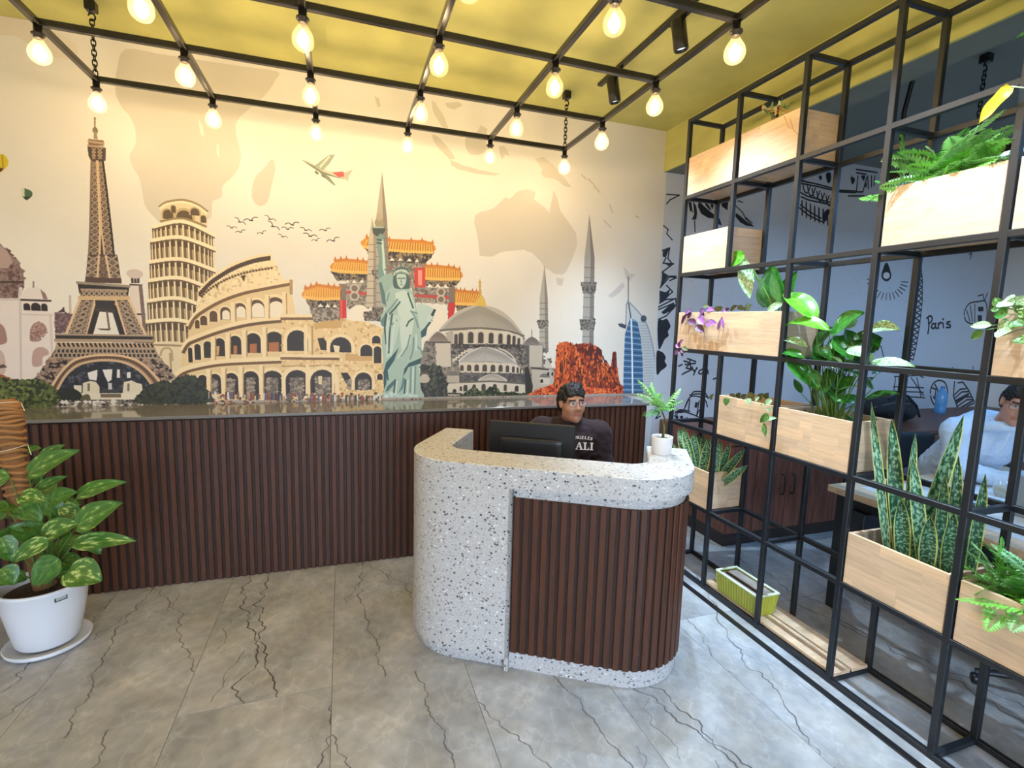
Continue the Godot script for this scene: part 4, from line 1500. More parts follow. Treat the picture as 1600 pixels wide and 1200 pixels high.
	pf(closed(pts([1385,1478,1412,1516,1462,1543,1514,1518,1544,1476,1464,1473]), 3), c8(160, 152, 142))
	ribs(pts([1393,1478,1464,1475,1538,1478]), pts([1462,1541])[0], 11, c8(112, 106, 100), 0.008)
	pl(pts([1460,1598,1462,1540]), 0.007, c8(120, 112, 100))
	# lower buildings
	pf(pts([773,1234,862,1233,869,1173,770,1176]), c8(186, 176, 160))
	pf(closed(pts([777,1231,794,1257,819,1262,845,1253,860,1231]), 3), c8(120, 114, 108))
	pf(pts([562,1312,715,1303,772,1165,773,1063,573,1058]), c8(66, 66, 58))
	specks(pts([562,1312,715,1303,772,1165,773,1063,573,1058]), 340, 0.016, [c8(52, 56, 46), c8(84, 84, 72), c8(40, 42, 36)])
	pf(closed(pts([557,1186,571,1235,616,1239,636,1194,599,1174]), 3), c8(190, 180, 164))
	pf(pts([1470,1294,1606,1282,1654,1273,1684,1233,1693,1124,1478,1079]), c8(188, 178, 162))
	pf(pts([1583,1331,1602,1370,1661,1282,1585,1283]), c8(200, 190, 172))
	pl(pts([1471,1287,1617,1275]), 0.014, c8(72, 66, 62))
	pf(pts([1544,1214,1632,1209,1634,1150,1548,1151]), c8(208, 198, 180))
	pf(closed(pts([1542,1213,1566,1239,1608,1238,1634,1208]), 3), c8(120, 114, 110))
	arches(pts([1562,1195,1563,1165,1618,1253,1619,1224,1656,1253,1657,1223,830,1124,830,1094]), [0.025, 0.02, 0.018, 0.03], dark)
	pf(pts([1409,1293,1439,1302,1486,1137,1478,1069,1422,1065]), c8(56, 54, 50))
	pl(pts([763,1091,885,1084]), 0.012, c8(60, 56, 52))
	var bush := closed(pts([886,1044,913,1087,960,1125,998,1134,1037,1105,1086,1114,1134,1132,1174,1122,1214,1088,1294,1092,1375,1080,1437,1070,1449,1030]), 3)
	pf(bush, c8(58, 68, 46))
	specks(bush, 500, 0.014, [c8(40, 50, 34), c8(84, 94, 58), c8(104, 110, 72), c8(34, 38, 30)])

func paint_liberty() -> void:
	var base := c8(166, 190, 178)
	var light := c8(198, 214, 202)
	var mid := c8(118, 148, 142)
	var deep := c8(48, 84, 88)
	var line := c8(62, 88, 84)
	# torch
	oval(pts([263,2333])[0], 0.032, 0.036, c8(150, 140, 116), 14)
	oval(pts([263,2374])[0], 0.018, 0.026, c8(168, 156, 128), 12)
	pf(pts([212,2302,300,2307,306,2289,290,2260,268,2241,244,2239,220,2260]), c8(62, 74, 74))
	pf(pts([223,2309,292,2312,298,2302,215,2295]), c8(160, 176, 168))
	# arm
	pf(closed(pts([257,2247,274,2263,293,2244,295,2202,301,2129,314,2002,311,1948,277,1912,256,1924,252,2007,261,2077,249,2156,243,2219]), 3), mid)
	pf(pts([274,2221,291,2223,299,2128,309,1991,301,1958,286,2021,284,2117]), light)
	pl(pts([249,2217,280,2216]), 0.012, line)
	pl(pts([247,2194,278,2192]), 0.012, line)
	# tablet and left arm
	pf(pts([534,1777,624,1763,668,1731,646,1654,610,1597,600,1536,568,1515,547,1640]), c8(186, 206, 196))
	pf(pts([559,1560,595,1597,644,1665,666,1700,653,1648,614,1595,604,1538,568,1515]), deep)
	for q: PackedVector2Array in [pts([624,1685,655,1677]), pts([619,1669,651,1661]), pts([612,1653,644,1645])]:
		pl(q, 0.014, light)
	pl(pts([668,1729,650,1692]), 0.02, c8(40, 60, 60))
	# robe
	var robe := closed(pts([258,1913,301,1950,352,1972,363,1916,397,1881,473,1887,508,1838,533,1740,547,1651,566,1551,571,1472,569,1359,556,1313,561,1221,568,1129,592,1064,476,1052,255,1055,292,1104,290,1246,286,1369,278,1490,291,1600,270,1630,279,1687,311,1748,300,1797,281,1839]), 3)
	pf(robe, base)
	pf(closed(pts([250,1918,301,1969,354,1983,359,1907,311,1840,300,1732,281,1753,281,1828]), 3), c8(150, 176, 166))
	pf(pts([258,1913,277,1919,300,1840,311,1754,285,1764]), c8(88, 118, 114))
	pf(closed(pts([272,1639,311,1688,332,1656,311,1601,281,1600]), 3), c8(96, 128, 124))
	pf(pts([375,1843,440,1868,493,1837,524,1740,507,1606,486,1471,419,1425,408,1603]), light)
	pf(pts([311,1623,375,1690,419,1670,386,1514,354,1402,310,1358]), c8(186, 206, 194))
	# folds of the robe
	pf(pts([402,1443,358,1389,310,1331,290,1257,292,1127,310,1167,317,1268,367,1344]), deep)
	pf(pts([574,1368,477,1327,444,1284,433,1227,460,1268,471,1295,560,1322]), deep)
	pf(pts([367,1200,316,1149,299,1099,314,1106,376,1175]), c8(70, 108, 110))
	pf(pts([433,1227,420,1154,398,1098,433,1131,453,1199]), c8(96, 136, 134))
	for q: PackedVector2Array in [pts([393,1798,350,1742,300,1681]), pts([410,1781,375,1734,311,1666]), pts([491,1716,507,1695,529,1651,545,1595]), pts([491,1716,536,1700]), pts([459,1604,476,1638,507,1661]), pts([311,1688,300,1601,310,1469]), pts([354,1690,336,1557,328,1402]), pts([485,1538,463,1448,419,1380]), pts([512,1516,506,1426,486,1358]), pts([542,1449,566,1427,580,1381]), pts([332,1841,316,1786]), pts([468,1847,507,1739]), pts([310,1313,323,1201]), pts([493,1290,487,1107]), pts([527,1302,521,1095]), pts([376,1200,364,1087]), pts([453,1199,442,1085]), pts([343,1602,386,1647])]:
		pl(curve(q, 4), 0.012, line if rng.randf() < 0.5 else mid)
	for q: PackedVector2Array in [pts([327,1689,315,1579,319,1424]), pts([375,1646,356,1514,343,1380]), pts([441,1824,463,1737,459,1627]), pts([474,1560,448,1448,397,1369]), pts([530,1539,530,1426]), pts([509,1290,505,1096]), pts([387,1189,380,1086]), pts([471,1199,465,1085])]:
		pl(curve(q, 4), 0.012, light)
	# head
	for q: PackedVector2Array in [pts([386,2000,301,2009]), pts([392,2008,337,2044]), pts([402,2015,371,2056]), pts([416,2021,415,2079]), pts([435,2020,460,2068]), pts([449,2014,497,2049]), pts([456,2003,519,2020])]:
		pl(q, 0.009, c8(96, 112, 104))
	pf(closed(pts([363,1972,373,2007,397,2028,424,2036,451,2029,471,2004,475,1957,482,1892,458,1877,375,1878,360,1918]), 3), c8(70, 96, 92))
	pf(closed(pts([388,1976,419,1986,451,1979,456,1945,447,1910,427,1883,414,1882,395,1903,387,1941]), 3), c8(188, 206, 194))
	pf(pts([393,1954,414,1958,414,1949,395,1946]), c8(84, 110, 106))
	pf(pts([427,1959,449,1958,447,1949,427,1950]), c8(84, 110, 106))
	pl(pts([420,1956,416,1925,423,1924]), 0.008, c8(120, 146, 138))
	pf(pts([406,1910,434,1911,421,1902]), c8(98, 122, 116))
	pf(pts([363,1977,373,1999,397,2013,424,2019,453,2014,473,1996,473,1978,449,1990,419,1994,388,1987,367,1968]), c8(206, 220, 208))
	for k in 7:
		pf(PackedVector2Array([at_len(pts([373,1984,418,2003,468,1989]), (k + 0.5) / 7.0) + Vector2(-0.008, -0.01), at_len(pts([373,1984,418,2003,468,1989]), (k + 0.5) / 7.0) + Vector2(0.008, -0.01), at_len(pts([373,1984,418,2003,468,1989]), (k + 0.5) / 7.0) + Vector2(0, 0.012)]), c8(110, 134, 126))
	# plinth
	pf(pts([234,1085,310,1106,487,1089,589,1078,592,978,212,988]), c8(182, 208, 200))
	specks(pts([234,1085,310,1106,487,1089,589,1078,592,978,212,988]), 160, 0.014, [c8(160, 190, 184), c8(206, 224, 216)])

func paint_desert() -> void:
	# table mountain
	var skirt := pts([1372,1016,1418,1048,1512,1100,1682,1159,1788,1173,2293,1145,2387,1096,2483,1046,2486,990])
	pf(skirt, c8(204, 76, 38))
	specks(skirt, 1500, 0.012, [c8(226, 104, 52), c8(160, 50, 26), c8(240, 134, 72), c8(126, 40, 24)])
	var top := pts([1680,1359,1685,1477,1724,1498,1773,1510,1837,1482,1941,1499,2010,1481,2066,1469,2106,1439,2123,1327,2158,1324,2205,1298,2211,1418,2226,1429,2248,1421,2263,1283,2292,1171,2317,1107,1994,1127,1667,1122,1678,1269])
	pf(top, c8(138, 58, 34))
	pf(pts([1685,1477,1773,1510,1824,1488,1813,1421,1810,1268,1807,1130,1667,1122,1680,1284]), c8(196, 88, 42))
	for k in 70:
		var t := rng.randf()
		var a := at_len(pts([1689,1465,1773,1499,1941,1489,2099,1436]), t)
		var b := at_len(pts([1677,1128,1840,1135,2098,1132,2295,1123]), t)
		var s := rng.randf_range(0.0, 0.7)
		pl(PackedVector2Array([a.lerp(b, s), a.lerp(b, minf(1.0, s + rng.randf_range(0.15, 0.5))) + Vector2(rng.randf_range(-0.02, 0.02), 0)]), rng.randf_range(0.006, 0.018), [c8(84, 36, 26), c8(206, 98, 48), c8(110, 46, 30), c8(232, 124, 60), c8(66, 32, 28)][k % 5])
	pf(pts([1941,1489,2066,1466,2106,1436,2123,1324,2091,1267,2068,1361,2017,1345,1945,1422]), c8(84, 40, 36))
	specks(top, 500, 0.01, [c8(226, 110, 52), c8(92, 40, 28), c8(190, 80, 40)], 2.0)
	pl(pts([2227,1418,2231,1283]), 0.02, c8(96, 42, 32))
	# sail-shaped tower
	var blue := c8(72, 110, 148)
	pf(closed(pts([2338,1859,2433,1785,2524,1688,2585,1556,2634,1395,2657,1233,2656,1036,2502,1039,2356,1583]), 3), c8(206, 208, 206))
	pf(pts([2365,1721,2439,1695,2482,1554,2513,1363,2543,1038,2339,1042,2329,1267,2324,1582]), blue)
	for k in 26:
		var t := k / 26.0
		var a := at_len(pts([2370,1708,2322,1551,2339,1042]), t)
		var b := at_len(pts([2439,1692,2505,1427,2543,1038]), t)
		pl(PackedVector2Array([a, b]), 0.008, c8(150, 184, 208) if k % 2 == 0 else c8(48, 80, 116))
		var d := at_len(pts([2458,1686,2516,1427,2550,1038]), t)
		var e := at_len(pts([2528,1681,2630,1395,2660,1036]), t)
		pl(PackedVector2Array([d, e]), 0.006, c8(168, 176, 180))
	pl(pts([2376,1721,2398,1489,2435,1040]), 0.016, c8(232, 236, 236))
	pl(pts([2325,2067,2339,1847]), 0.01, c8(110, 112, 114))
	pl(pts([2337,1878,2322,1831,2327,1645]), 0.012, c8(150, 150, 150))
	pl(pts([2338,1862,2372,1721]), 0.014, c8(96, 100, 106))
	pl(curve(pts([2338,1859,2433,1785,2524,1688,2585,1556,2634,1395,2657,1233,2656,1036]), 4), 0.012, c8(150, 160, 170))
	pf(pts([2247,1668,2286,1672,2333,1658,2328,1626,2266,1643]), c8(70, 78, 88))
	oval(pts([2500,1718])[0], 0.03, 0.03, c8(74, 84, 96), 12)

func paint_eiffel() -> void:
	var iron := c8(72, 60, 55)
	var deep := c8(46, 40, 39)
	var tan_ := c8(168, 146, 124)
	var tan2 := c8(128, 108, 92)
	# top
	pl(pts([-1394,2806,-1397,2739]), 0.008, c8(140, 126, 106))
	pf(pts([-1395,2802,-1386,2800,-1395,2791]), c8(120, 104, 88))
	oval(pts([-1396,2731])[0], 0.014, 0.02, c8(120, 110, 92), 10)
	pf(pts([-1402,2724,-1390,2726,-1386,2680,-1408,2682]), c8(150, 134, 108))
	pf(pts([-1441,2638,-1431,2645,-1348,2637,-1354,2563,-1372,2556,-1426,2551,-1438,2579]), iron)
	pf(pts([-1432,2680,-1418,2678,-1357,2679,-1359,2649,-1436,2641]), c8(122, 94, 78))
	pl(pts([-1433,2664,-1358,2662]), 0.014, tan_)
	pl(pts([-1437,2638,-1359,2640]), 0.012, tan_)
	lattice(pts([-1418,2625,-1421,2563]), pts([-1401,2627,-1405,2565]), 3, 0.006, tan_, tan2)
	lattice(pts([-1389,2628,-1392,2566]), pts([-1370,2629,-1371,2569]), 3, 0.006, tan_, tan2)
	# shaft
	pf(pts([-1425,2562,-1439,2370,-1457,2141,-1482,1901,-1486,1830,-1343,1838,-1340,1956,-1348,2150,-1358,2379,-1366,2570]), iron)
	var l := pts([-1425,2551,-1439,2370,-1457,2141,-1480,1908])
	var m1 := pts([-1396,2555,-1400,2374,-1406,2145,-1425,1912])
	var m2 := pts([-1395,2555,-1396,2375,-1398,2146,-1388,1914])
	var r := pts([-1368,2558,-1358,2379,-1348,2150,-1340,1932])
	lattice(l, m1, 17, 0.008, tan_, tan2)
	lattice(m2, r, 17, 0.008, tan_, tan2)
	pl(l, 0.01, tan2)
	pl(r, 0.01, deep)
	pl(m1, 0.012, c8(214, 184, 150))
	pl(m2, 0.01, c8(206, 176, 142))
	pf(pts([-1477,1994,-1499,1826,-1313,1827,-1325,2004]), iron)
	lattice(pts([-1477,1986,-1498,1830]), pts([-1421,1990,-1439,1830]), 4, 0.01, tan_, tan2)
	lattice(pts([-1421,1990,-1439,1830]), pts([-1385,1992,-1370,1830]), 4, 0.008, tan2, tan2)
	lattice(pts([-1385,1992,-1370,1830]), pts([-1328,1996,-1315,1831]), 4, 0.01, tan_, tan2)
	pl(pts([-1421,1990,-1439,1830]), 0.012, c8(214, 184, 150))
	pl(pts([-1385,1992,-1370,1830]), 0.012, c8(214, 184, 150))
	# upper platform
	pf(pts([-1497,1861,-1432,1857,-1312,1859,-1312,1827,-1502,1825]), c8(84, 66, 58))
	pf(pts([-1541,1823,-1272,1813,-1282,1748,-1299,1776,-1520,1780,-1534,1750]), deep)
	pl(pts([-1541,1821,-1272,1811]), 0.016, c8(150, 136, 118))
	pf(pts([-1524,1780,-1289,1783,-1277,1724,-1536,1715]), iron)
	for k in 9:
		var a := at_len(pts([-1521,1775,-1290,1781]), k / 9.0)
		var b := at_len(pts([-1521,1775,-1290,1781]), (k + 1) / 9.0)
		var c := at_len(pts([-1528,1738,-1285,1746]), k / 9.0)
		var d := at_len(pts([-1528,1738,-1285,1746]), (k + 1) / 9.0)
		pl(PackedVector2Array([a, d]), 0.009, tan_)
		pl(PackedVector2Array([b, c]), 0.009, tan_)
	pl(pts([-1523,1780,-1289,1783]), 0.014, tan_)
	pl(pts([-1533,1726,-1282,1735]), 0.03, c8(206, 176, 134))
	# legs between the platforms
	pf(pts([-1539,1714,-1452,1718,-1508,1504,-1618,1502]), iron)
	pf(pts([-1354,1722,-1277,1725,-1199,1510,-1310,1508]), iron)
	lattice(pts([-1535,1711,-1615,1505]), pts([-1496,1712,-1563,1506]), 6, 0.011, tan_, tan2)
	lattice(pts([-1496,1712,-1563,1506]), pts([-1455,1714,-1511,1507]), 6, 0.011, tan_, tan2)
	lattice(pts([-1353,1718,-1309,1511]), pts([-1317,1719,-1256,1512]), 6, 0.011, tan_, tan2)
	lattice(pts([-1317,1719,-1256,1512]), pts([-1280,1721,-1203,1513]), 6, 0.011, tan_, tan2)
	for q: PackedVector2Array in [pts([-1455,1718,-1510,1506]), pts([-1536,1715,-1617,1504]), pts([-1352,1722,-1309,1510]), pts([-1278,1725,-1202,1512])]:
		pl(q, 0.014, c8(218, 188, 150))
	pl(pts([-1445,1675,-1495,1506]), 0.03, deep)
	pl(pts([-1362,1678,-1327,1509]), 0.03, deep)
	pf(pts([-1457,1718,-1352,1718,-1361,1649,-1455,1665]), c8(52, 48, 50))
	pl(pts([-1453,1659,-1362,1652]), 0.02, c8(66, 58, 54))
	pl(pts([-1399,1648,-1393,1539]), 0.01, c8(110, 84, 74))
	pf(pts([-1456,1542,-1383,1542,-1395,1531,-1438,1533]), c8(96, 76, 66))
	# lower platform
	pf(pts([-1672,1506,-1159,1504,-1166,1468,-1158,1455,-1673,1457]), deep)
	pl(pts([-1671,1501,-1159,1501]), 0.01, tan_)
	pl(pts([-1672,1465,-1162,1468]), 0.02, c8(170, 146, 120))
	pf(pts([-1674,1451,-1159,1453,-1157,1418,-1673,1422]), c8(196, 162, 122))
	for k in 22:
		var a := at_len(pts([-1670,1446,-1160,1448]), (k + 0.5) / 22.0)
		pl(PackedVector2Array([a, a + Vector2(0.012, -0.034)]), 0.012, deep)
	pf(pts([-1672,1421,-1157,1418,-1118,1345,-1713,1348]), c8(104, 80, 66))
	for row in 2:
		for k in 24:
			var a := at_len([pts([-1668,1399,-1154,1402]), pts([-1683,1372,-1143,1373])][row], (k + 0.5) / 24.0)
			oval(a, 0.02, 0.02, tan_, 10)
			oval(a, 0.011, 0.011, deep, 8)
	pl(pts([-1672,1419,-1156,1418]), 0.016, tan_)
	pl(pts([-1710,1352,-1121,1350]), 0.016, tan_)
	# feet
	pf(pts([-1713,1348,-1599,1348,-1657,1273,-1703,1188,-1725,1201,-1794,1226,-1746,1289]), c8(122, 98, 84))
	pf(pts([-1250,1349,-1119,1348,-1075,1279,-1044,1228,-1126,1190,-1163,1237,-1196,1296]), c8(122, 98, 84))
	lattice(pts([-1710,1345,-1788,1230]), pts([-1607,1345,-1706,1193]), 5, 0.012, tan_, deep)
	lattice(pts([-1236,1346,-1129,1199]), pts([-1124,1345,-1051,1232]), 5, 0.012, tan_, deep)
	specks(pts([-1713,1348,-1599,1348,-1703,1188,-1794,1226]), 160, 0.012, [deep, tan2, c8(170, 136, 120)])
	specks(pts([-1250,1349,-1119,1348,-1044,1228,-1126,1190]), 160, 0.012, [deep, tan2, c8(170, 136, 120)])
	# great arch
	var outer := curve(pts([-1710,1180,-1657,1269,-1588,1341,-1507,1368,-1426,1376,-1338,1370,-1257,1342,-1190,1280,-1124,1186]), 5)
	var inner := curve(pts([-1690,1145,-1640,1241,-1577,1306,-1503,1334,-1428,1342,-1347,1334,-1280,1303,-1220,1246,-1168,1153]), 5)
	var ring := outer.duplicate()
	var ib := inner.duplicate()
	ib.reverse()
	ring.append_array(ib)
	var inside := inner.duplicate()
	inside.append_array(pts([-1171,1077,-1695,1088]))
	pf(inside, c8(40, 42, 52))
	specks(inside, 240, 0.014, [c8(28, 30, 38), c8(60, 62, 72), c8(84, 84, 92)])
	pf(ring, c8(160, 132, 104))
	for k in 40:
		var a := at_len(outer, (k + 0.5) / 40.0).lerp(at_len(inner, (k + 0.5) / 40.0), 0.45)
		oval(a, 0.011, 0.011, c8(96, 72, 56), 8)
	pl(outer, 0.014, c8(216, 184, 146))
	pl(inner, 0.014, c8(206, 172, 134))
	# seen through the arch
	for q: PackedVector2Array in [pts([-1523,1263,-1471,1282,-1474,1213,-1517,1220]), pts([-1444,1282,-1392,1285,-1396,1221,-1423,1198,-1433,1239]), pts([-1366,1285,-1351,1283,-1354,1230,-1371,1229]), pts([-1315,1265,-1294,1267,-1296,1228,-1316,1228])]:
		pf(q, c8(228, 222, 216))
	pf(closed(pts([-1477,1178,-1472,1248,-1452,1285,-1433,1239,-1418,1177]), 3), c8(34, 36, 44))
	pf(pts([-1399,1223,-1390,1283,-1374,1288,-1370,1222]), c8(34, 36, 44))
	for q: PackedVector2Array in [pts([-1556,1133,-1551,1199,-1510,1212,-1481,1202,-1465,1174,-1468,1131]), pts([-1346,1124,-1334,1202,-1292,1213,-1265,1196,-1237,1188,-1233,1122]), pts([-1599,1160,-1598,1185,-1558,1183,-1561,1134])]:
		pf(q, c8(220, 210, 184))
	pf(pts([-1577,1133,-1231,1129,-1234,1085,-1597,1093]), c8(226, 218, 196))
	for k in 12:
		pl(PackedVector2Array([at_len(pts([-1458,1124,-1359,1123]), k / 11.0), at_len(pts([-1459,1108,-1360,1106]), k / 11.0)]), 0.01, c8(110, 96, 78))
	pl(pts([-1521,1191,-1524,1150]), 0.012, c8(120, 106, 88))
	pl(pts([-1310,1188,-1313,1147]), 0.012, c8(120, 106, 88))
	pl(pts([-1409,1190,-1411,1148]), 0.02, c8(200, 200, 204))
	pf(pts([-1466,1154,-1364,1156,-1365,1138,-1467,1139]), c8(64, 62, 66))
	pf(closed(pts([-1696,1097,-1690,1145,-1657,1168,-1599,1163,-1562,1126,-1571,1090]), 3), c8(34, 38, 34))
	pf(closed(pts([-1571,1090,-1556,1118,-1528,1127,-1517,1101,-1524,1088]), 3), c8(96, 92, 70))
	pf(closed(pts([-1270,1096,-1239,1137,-1203,1162,-1183,1136,-1185,1085]), 3), c8(60, 66, 50))

func paint_shore() -> void:
	pf(pts([-1959,1259,-1915,1235,-1863,1208,-1909,1188,-1965,1183]), c8(176, 104, 62))
	specks(pts([-1959,1259,-1915,1235,-1863,1208,-1909,1188,-1965,1183]), 100, 0.01, [c8(200, 130, 80), c8(140, 76, 44)])
	# shore strip
	pf(pts([-2197,1065,-1689,1076,-1264,1074,-846,1072,-241,1062,-244,958,-2206,961]), c8(170, 160, 148))
	pf(pts([-284,1066,2577,1061,2671,1048,2686,848,-287,898]), c8(168, 160, 150))
	scatter(pts([-2181,1084])[0], pts([-887,982])[0], 420, 0.014, [c8(60, 56, 54), c8(226, 220, 210), c8(120, 112, 104), c8(96, 88, 80)])
	scatter(pts([-958,1106])[0], pts([294,1004])[0], 460, 0.011, [c8(70, 58, 50), c8(232, 222, 204), c8(180, 150, 120), c8(150, 74, 60), c8(110, 96, 84)])
	scatter(pts([294,1053])[0], pts([1768,955])[0], 260, 0.011, [c8(90, 84, 80), c8(222, 214, 202), c8(150, 142, 132)])
	var a := closed(pts([-2186,1203,-2015,1236,-1907,1221,-1842,1218,-1776,1215,-1719,1185,-1689,1137,-1687,1076,-1769,1039,-1975,1038,-2200,1031]), 3)
	pf(a, c8(66, 76, 42))
	specks(a, 2200, 0.013, [c8(46, 56, 30), c8(96, 108, 58), c8(120, 128, 70), c8(36, 44, 26), c8(82, 96, 48)])
	for q: PackedVector2Array in [pts([-1270,1066,-1251,1123,-1173,1185,-1086,1203,-1066,1151,-1071,1061]), pts([-1092,1062,-1076,1190,-1008,1238,-952,1238,-898,1194,-861,1122,-856,1059])]:
		var b := closed(q, 3)
		pf(b, c8(44, 46, 36))
		specks(b, 420, 0.014, [c8(34, 36, 30), c8(62, 66, 46), c8(52, 56, 40)])
	# people along the shore
	for k in 60:
		var p := at_len(pts([-890,1105,-284,1075,294,1053]), rng.randf())
		pf(PackedVector2Array([p + Vector2(-0.008, -0.02), p + Vector2(0.008, -0.02), p + Vector2(0.006, 0.03), p + Vector2(-0.005, 0.03)]), [c8(150, 70, 60), c8(60, 54, 56), c8(220, 212, 200), c8(120, 96, 76), c8(94, 100, 120)][k % 5])

# black ink drawings on the paper of the work room
func paint_doodles() -> ImageTexture:
	rng.seed = 5
	var S := 3072.0 / (RIGHT - 2.64)
	canvas(3072, int(CEIL * S), 2.64, CEIL, S, c8(206, 210, 216))
	var ink := c8(34, 34, 38)
	var faint := c8(196, 198, 202)
	for k in 150:
		var a := Vector2(rng.randf_range(2.64, RIGHT), rng.randf_range(0.2, CEIL))
		var p := PackedVector2Array()
		var dir := rng.randf_range(-0.35, 0.35)
		for i in 9:
			p.append(a)
			dir += rng.randf_range(-0.5, 0.5)
			a += Vector2(cos(dir), sin(dir)) * 0.05
		pl(curve(p, 3), 0.005, faint)
	# angular leaves by the mural's edge
	for q: PackedVector2Array in [pts([2653,2304,2718,2332,2687,2252,2653,2262]), pts([2691,2193,2739,2206,2777,2205,2741,2178]), pts([2659,2123,2722,2089,2650,1998,2660,2064]), pts([2645,1966,2709,1956,2756,1990,2732,1910,2653,1859]), pts([2677,1781,2781,1864,2824,1850,2800,1807,2701,1763])]:
		pf(q, ink)
	for q: PackedVector2Array in [pts([2649,2311,2721,2338,2709,2247,2762,2201,2659,2126]), pts([2659,2126,2737,2090,2650,1994]), pts([2748,2090,2811,2088,2743,2059]), pts([2740,2096,2804,2100]), pts([2712,2016,2781,1963,2653,1859,2714,1893,2819,1904]), pts([2644,1824,2815,1907,2828,1850,2732,1751,2652,1717]), pts([2646,1802,2800,1865]), pts([2690,2252,2664,2204,2773,2205])]:
		pl(q, 0.012, ink)
	for q: PackedVector2Array in [pts([2646,1700,2698,1711,2738,1725,2768,1688,2782,1656,2758,1613,2769,1575,2729,1542,2706,1493,2671,1460]), pts([2654,1428,2692,1435,2727,1419,2753,1380,2744,1347,2770,1311,2745,1282,2712,1262,2669,1229])]:
		pf(closed(q, 3), ink)
	# palm strokes near the ceiling
	for q: PackedVector2Array in [pts([2880,2751,2915,2735,2929,2675,2906,2662,2893,2699]), pts([2930,2756,2968,2713,2981,2659,2977,2601,2930,2595,2952,2643]), pts([2989,2762,3052,2721,3125,2680,3161,2662,3225,2633,3257,2573,3212,2583,3164,2628,3104,2625,3024,2656,2984,2714]), pts([3048,2768,3103,2732,3132,2694,3106,2698,3059,2735]), pts([3116,2775,3154,2738,3140,2702,3116,2734]), pts([3228,2786,3307,2787,3306,2710,3241,2739]), pts([3397,2698,3453,2675,3541,2626,3613,2595,3525,2596,3459,2619,3400,2663])]:
		pf(q, ink)
	for q: PackedVector2Array in [pts([3390,2761,3477,2706,3520,2653,3609,2596]), pts([3413,2805,3468,2796]), pts([3518,2667,3596,2624]), pts([2906,2740,2930,2661]), pts([3016,2738,3090,2683]), pts([2980,2761,3019,2711]), pts([2656,2782,2786,2789,2692,2739,2662,2703]), pts([2643,2521,2694,2491,2681,2456,2742,2407]), pts([2961,2589,2974,2494])]:
		pl(q, 0.01, ink)
	# upturned arcades
	for q: PackedVector2Array in [pts([4119,3058,4320,3051,4634,3025,4847,3040]), pts([4122,3036,4323,3029,4637,3011,4838,3024]), pts([4122,2956,4215,2929,4359,2914,4526,2901]), pts([4147,2915,4240,2895,4383,2887,4529,2879]), pts([4141,2812,4258,2756,4406,2717,4469,2707]), pts([4147,2842,4274,2787,4423,2741]), pts([4536,2827,4459,2706]), pts([4537,2895,4537,2819,4494,2830]), pts([4747,2984,4961,3006]), pts([4118,3072,4200,3052]), pts([4816,3242,4968,3245]), pts([4821,3212,4951,3212]), pts([4762,3175,4783,3102]), pts([4846,3185,4848,3033,4934,3042,4967,3183]), pts([4979,3246,5101,3245]), pts([4975,3200,5005,3080]), pts([5029,3206,5046,3100]), pts([5073,3211,5077,3119])]:
		pl(q, 0.014, ink)
	for q: PackedVector2Array in [pts([4341,3127,4376,3131,4383,3102,4356,3092]), pts([4429,3155,4483,3173,4501,3116,4481,3076,4453,3088]), pts([4540,3176,4600,3190,4601,3112,4574,3079,4543,3113]), pts([4753,3159,4807,3158,4803,3112,4772,3108]), pts([4456,2804,4515,2832,4488,2724,4446,2728]), pts([4889,3190,4943,3196,4928,3148]), pts([4944,3120,4975,3131,4971,3084])]:
		pf(closed(q, 3), ink)
	for k in 7:
		var a := at_len(pts([4151,3040,4329,2986,4521,2938]), k / 6.0)
		pl(curve(PackedVector2Array([a, a + Vector2(0.03, -0.07), a + Vector2(0.07, -0.08), a + Vector2(0.1, -0.01)]), 4), 0.013, ink)
		var b := at_len(pts([4162,2880,4307,2842,4496,2816]), k / 6.0)
		pl(PackedVector2Array([b, b + Vector2(0.02, -0.13)]), 0.016, ink)
		pl(PackedVector2Array([b + Vector2(0.05, 0), b + Vector2(0.06, -0.1)]), 0.008, ink)
	# SYDNEY
	for q: PackedVector2Array in [pts([2950,1350,3015,1329,2980,1286,3046,1275,2971,1242,2941,1226]), pts([2986,1372,3079,1345]), pts([2965,1318,3080,1329]), pts([3013,1361,3033,1275]), pts([3044,1296,3067,1258,3103,1285]), pts([3097,1288,3066,1222]), pts([3157,1274,3128,1258,3124,1236,3154,1231,3168,1250]), pts([3168,1307,3170,1231]), pts([3190,1269,3189,1225]), pts([3188,1258,3216,1269,3229,1230]), pts([2896,1302,2933,1318]), pts([3291,1180,3325,1191])]:
		pl(curve(q, 3), 0.014, ink)
	# leaning tower with dome
	for q: PackedVector2Array in [pts([2997,926,3042,1013,3120,1022,3215,987,3248,919]), pts([3054,1024,3077,1062,3142,1066,3209,1054,3254,997]), pts([3040,1035,3144,1044,3240,1009]), pts([2889,842,2949,884,3028,870,3136,833,3220,786]), pts([2893,869,2948,900,3053,880]), pts([2987,899,3042,1013]), pts([3044,991,3039,892]), pts([3150,978,3135,845]), pts([3204,965,3189,832]), pts([3136,833,3158,889,3198,876,3203,820]), pts([2677,892,2722,879,2688,826,2737,847])]:
		pl(curve(q, 3), 0.012, ink)
	for q: PackedVector2Array in [pts([3109,967,3141,961,3129,912,3102,918]), pts([2895,841,2926,851,2936,807,2904,814]), pts([2946,840,2978,844,2995,794,2963,795]), pts([3006,821,3034,826,3054,781,3029,782]), pts([2879,880,2948,900,3014,876,2951,867])]:
		pf(q, ink)
	# bulb drawing with rays
	pf(closed(pts([5375,2380,5412,2353,5466,2257,5450,2210,5406,2191,5356,2205,5322,2246,5347,2349]), 3), ink)
	oval(pts([5396,2250])[0], 0.05, 0.035, c8(224, 225, 226), 14)
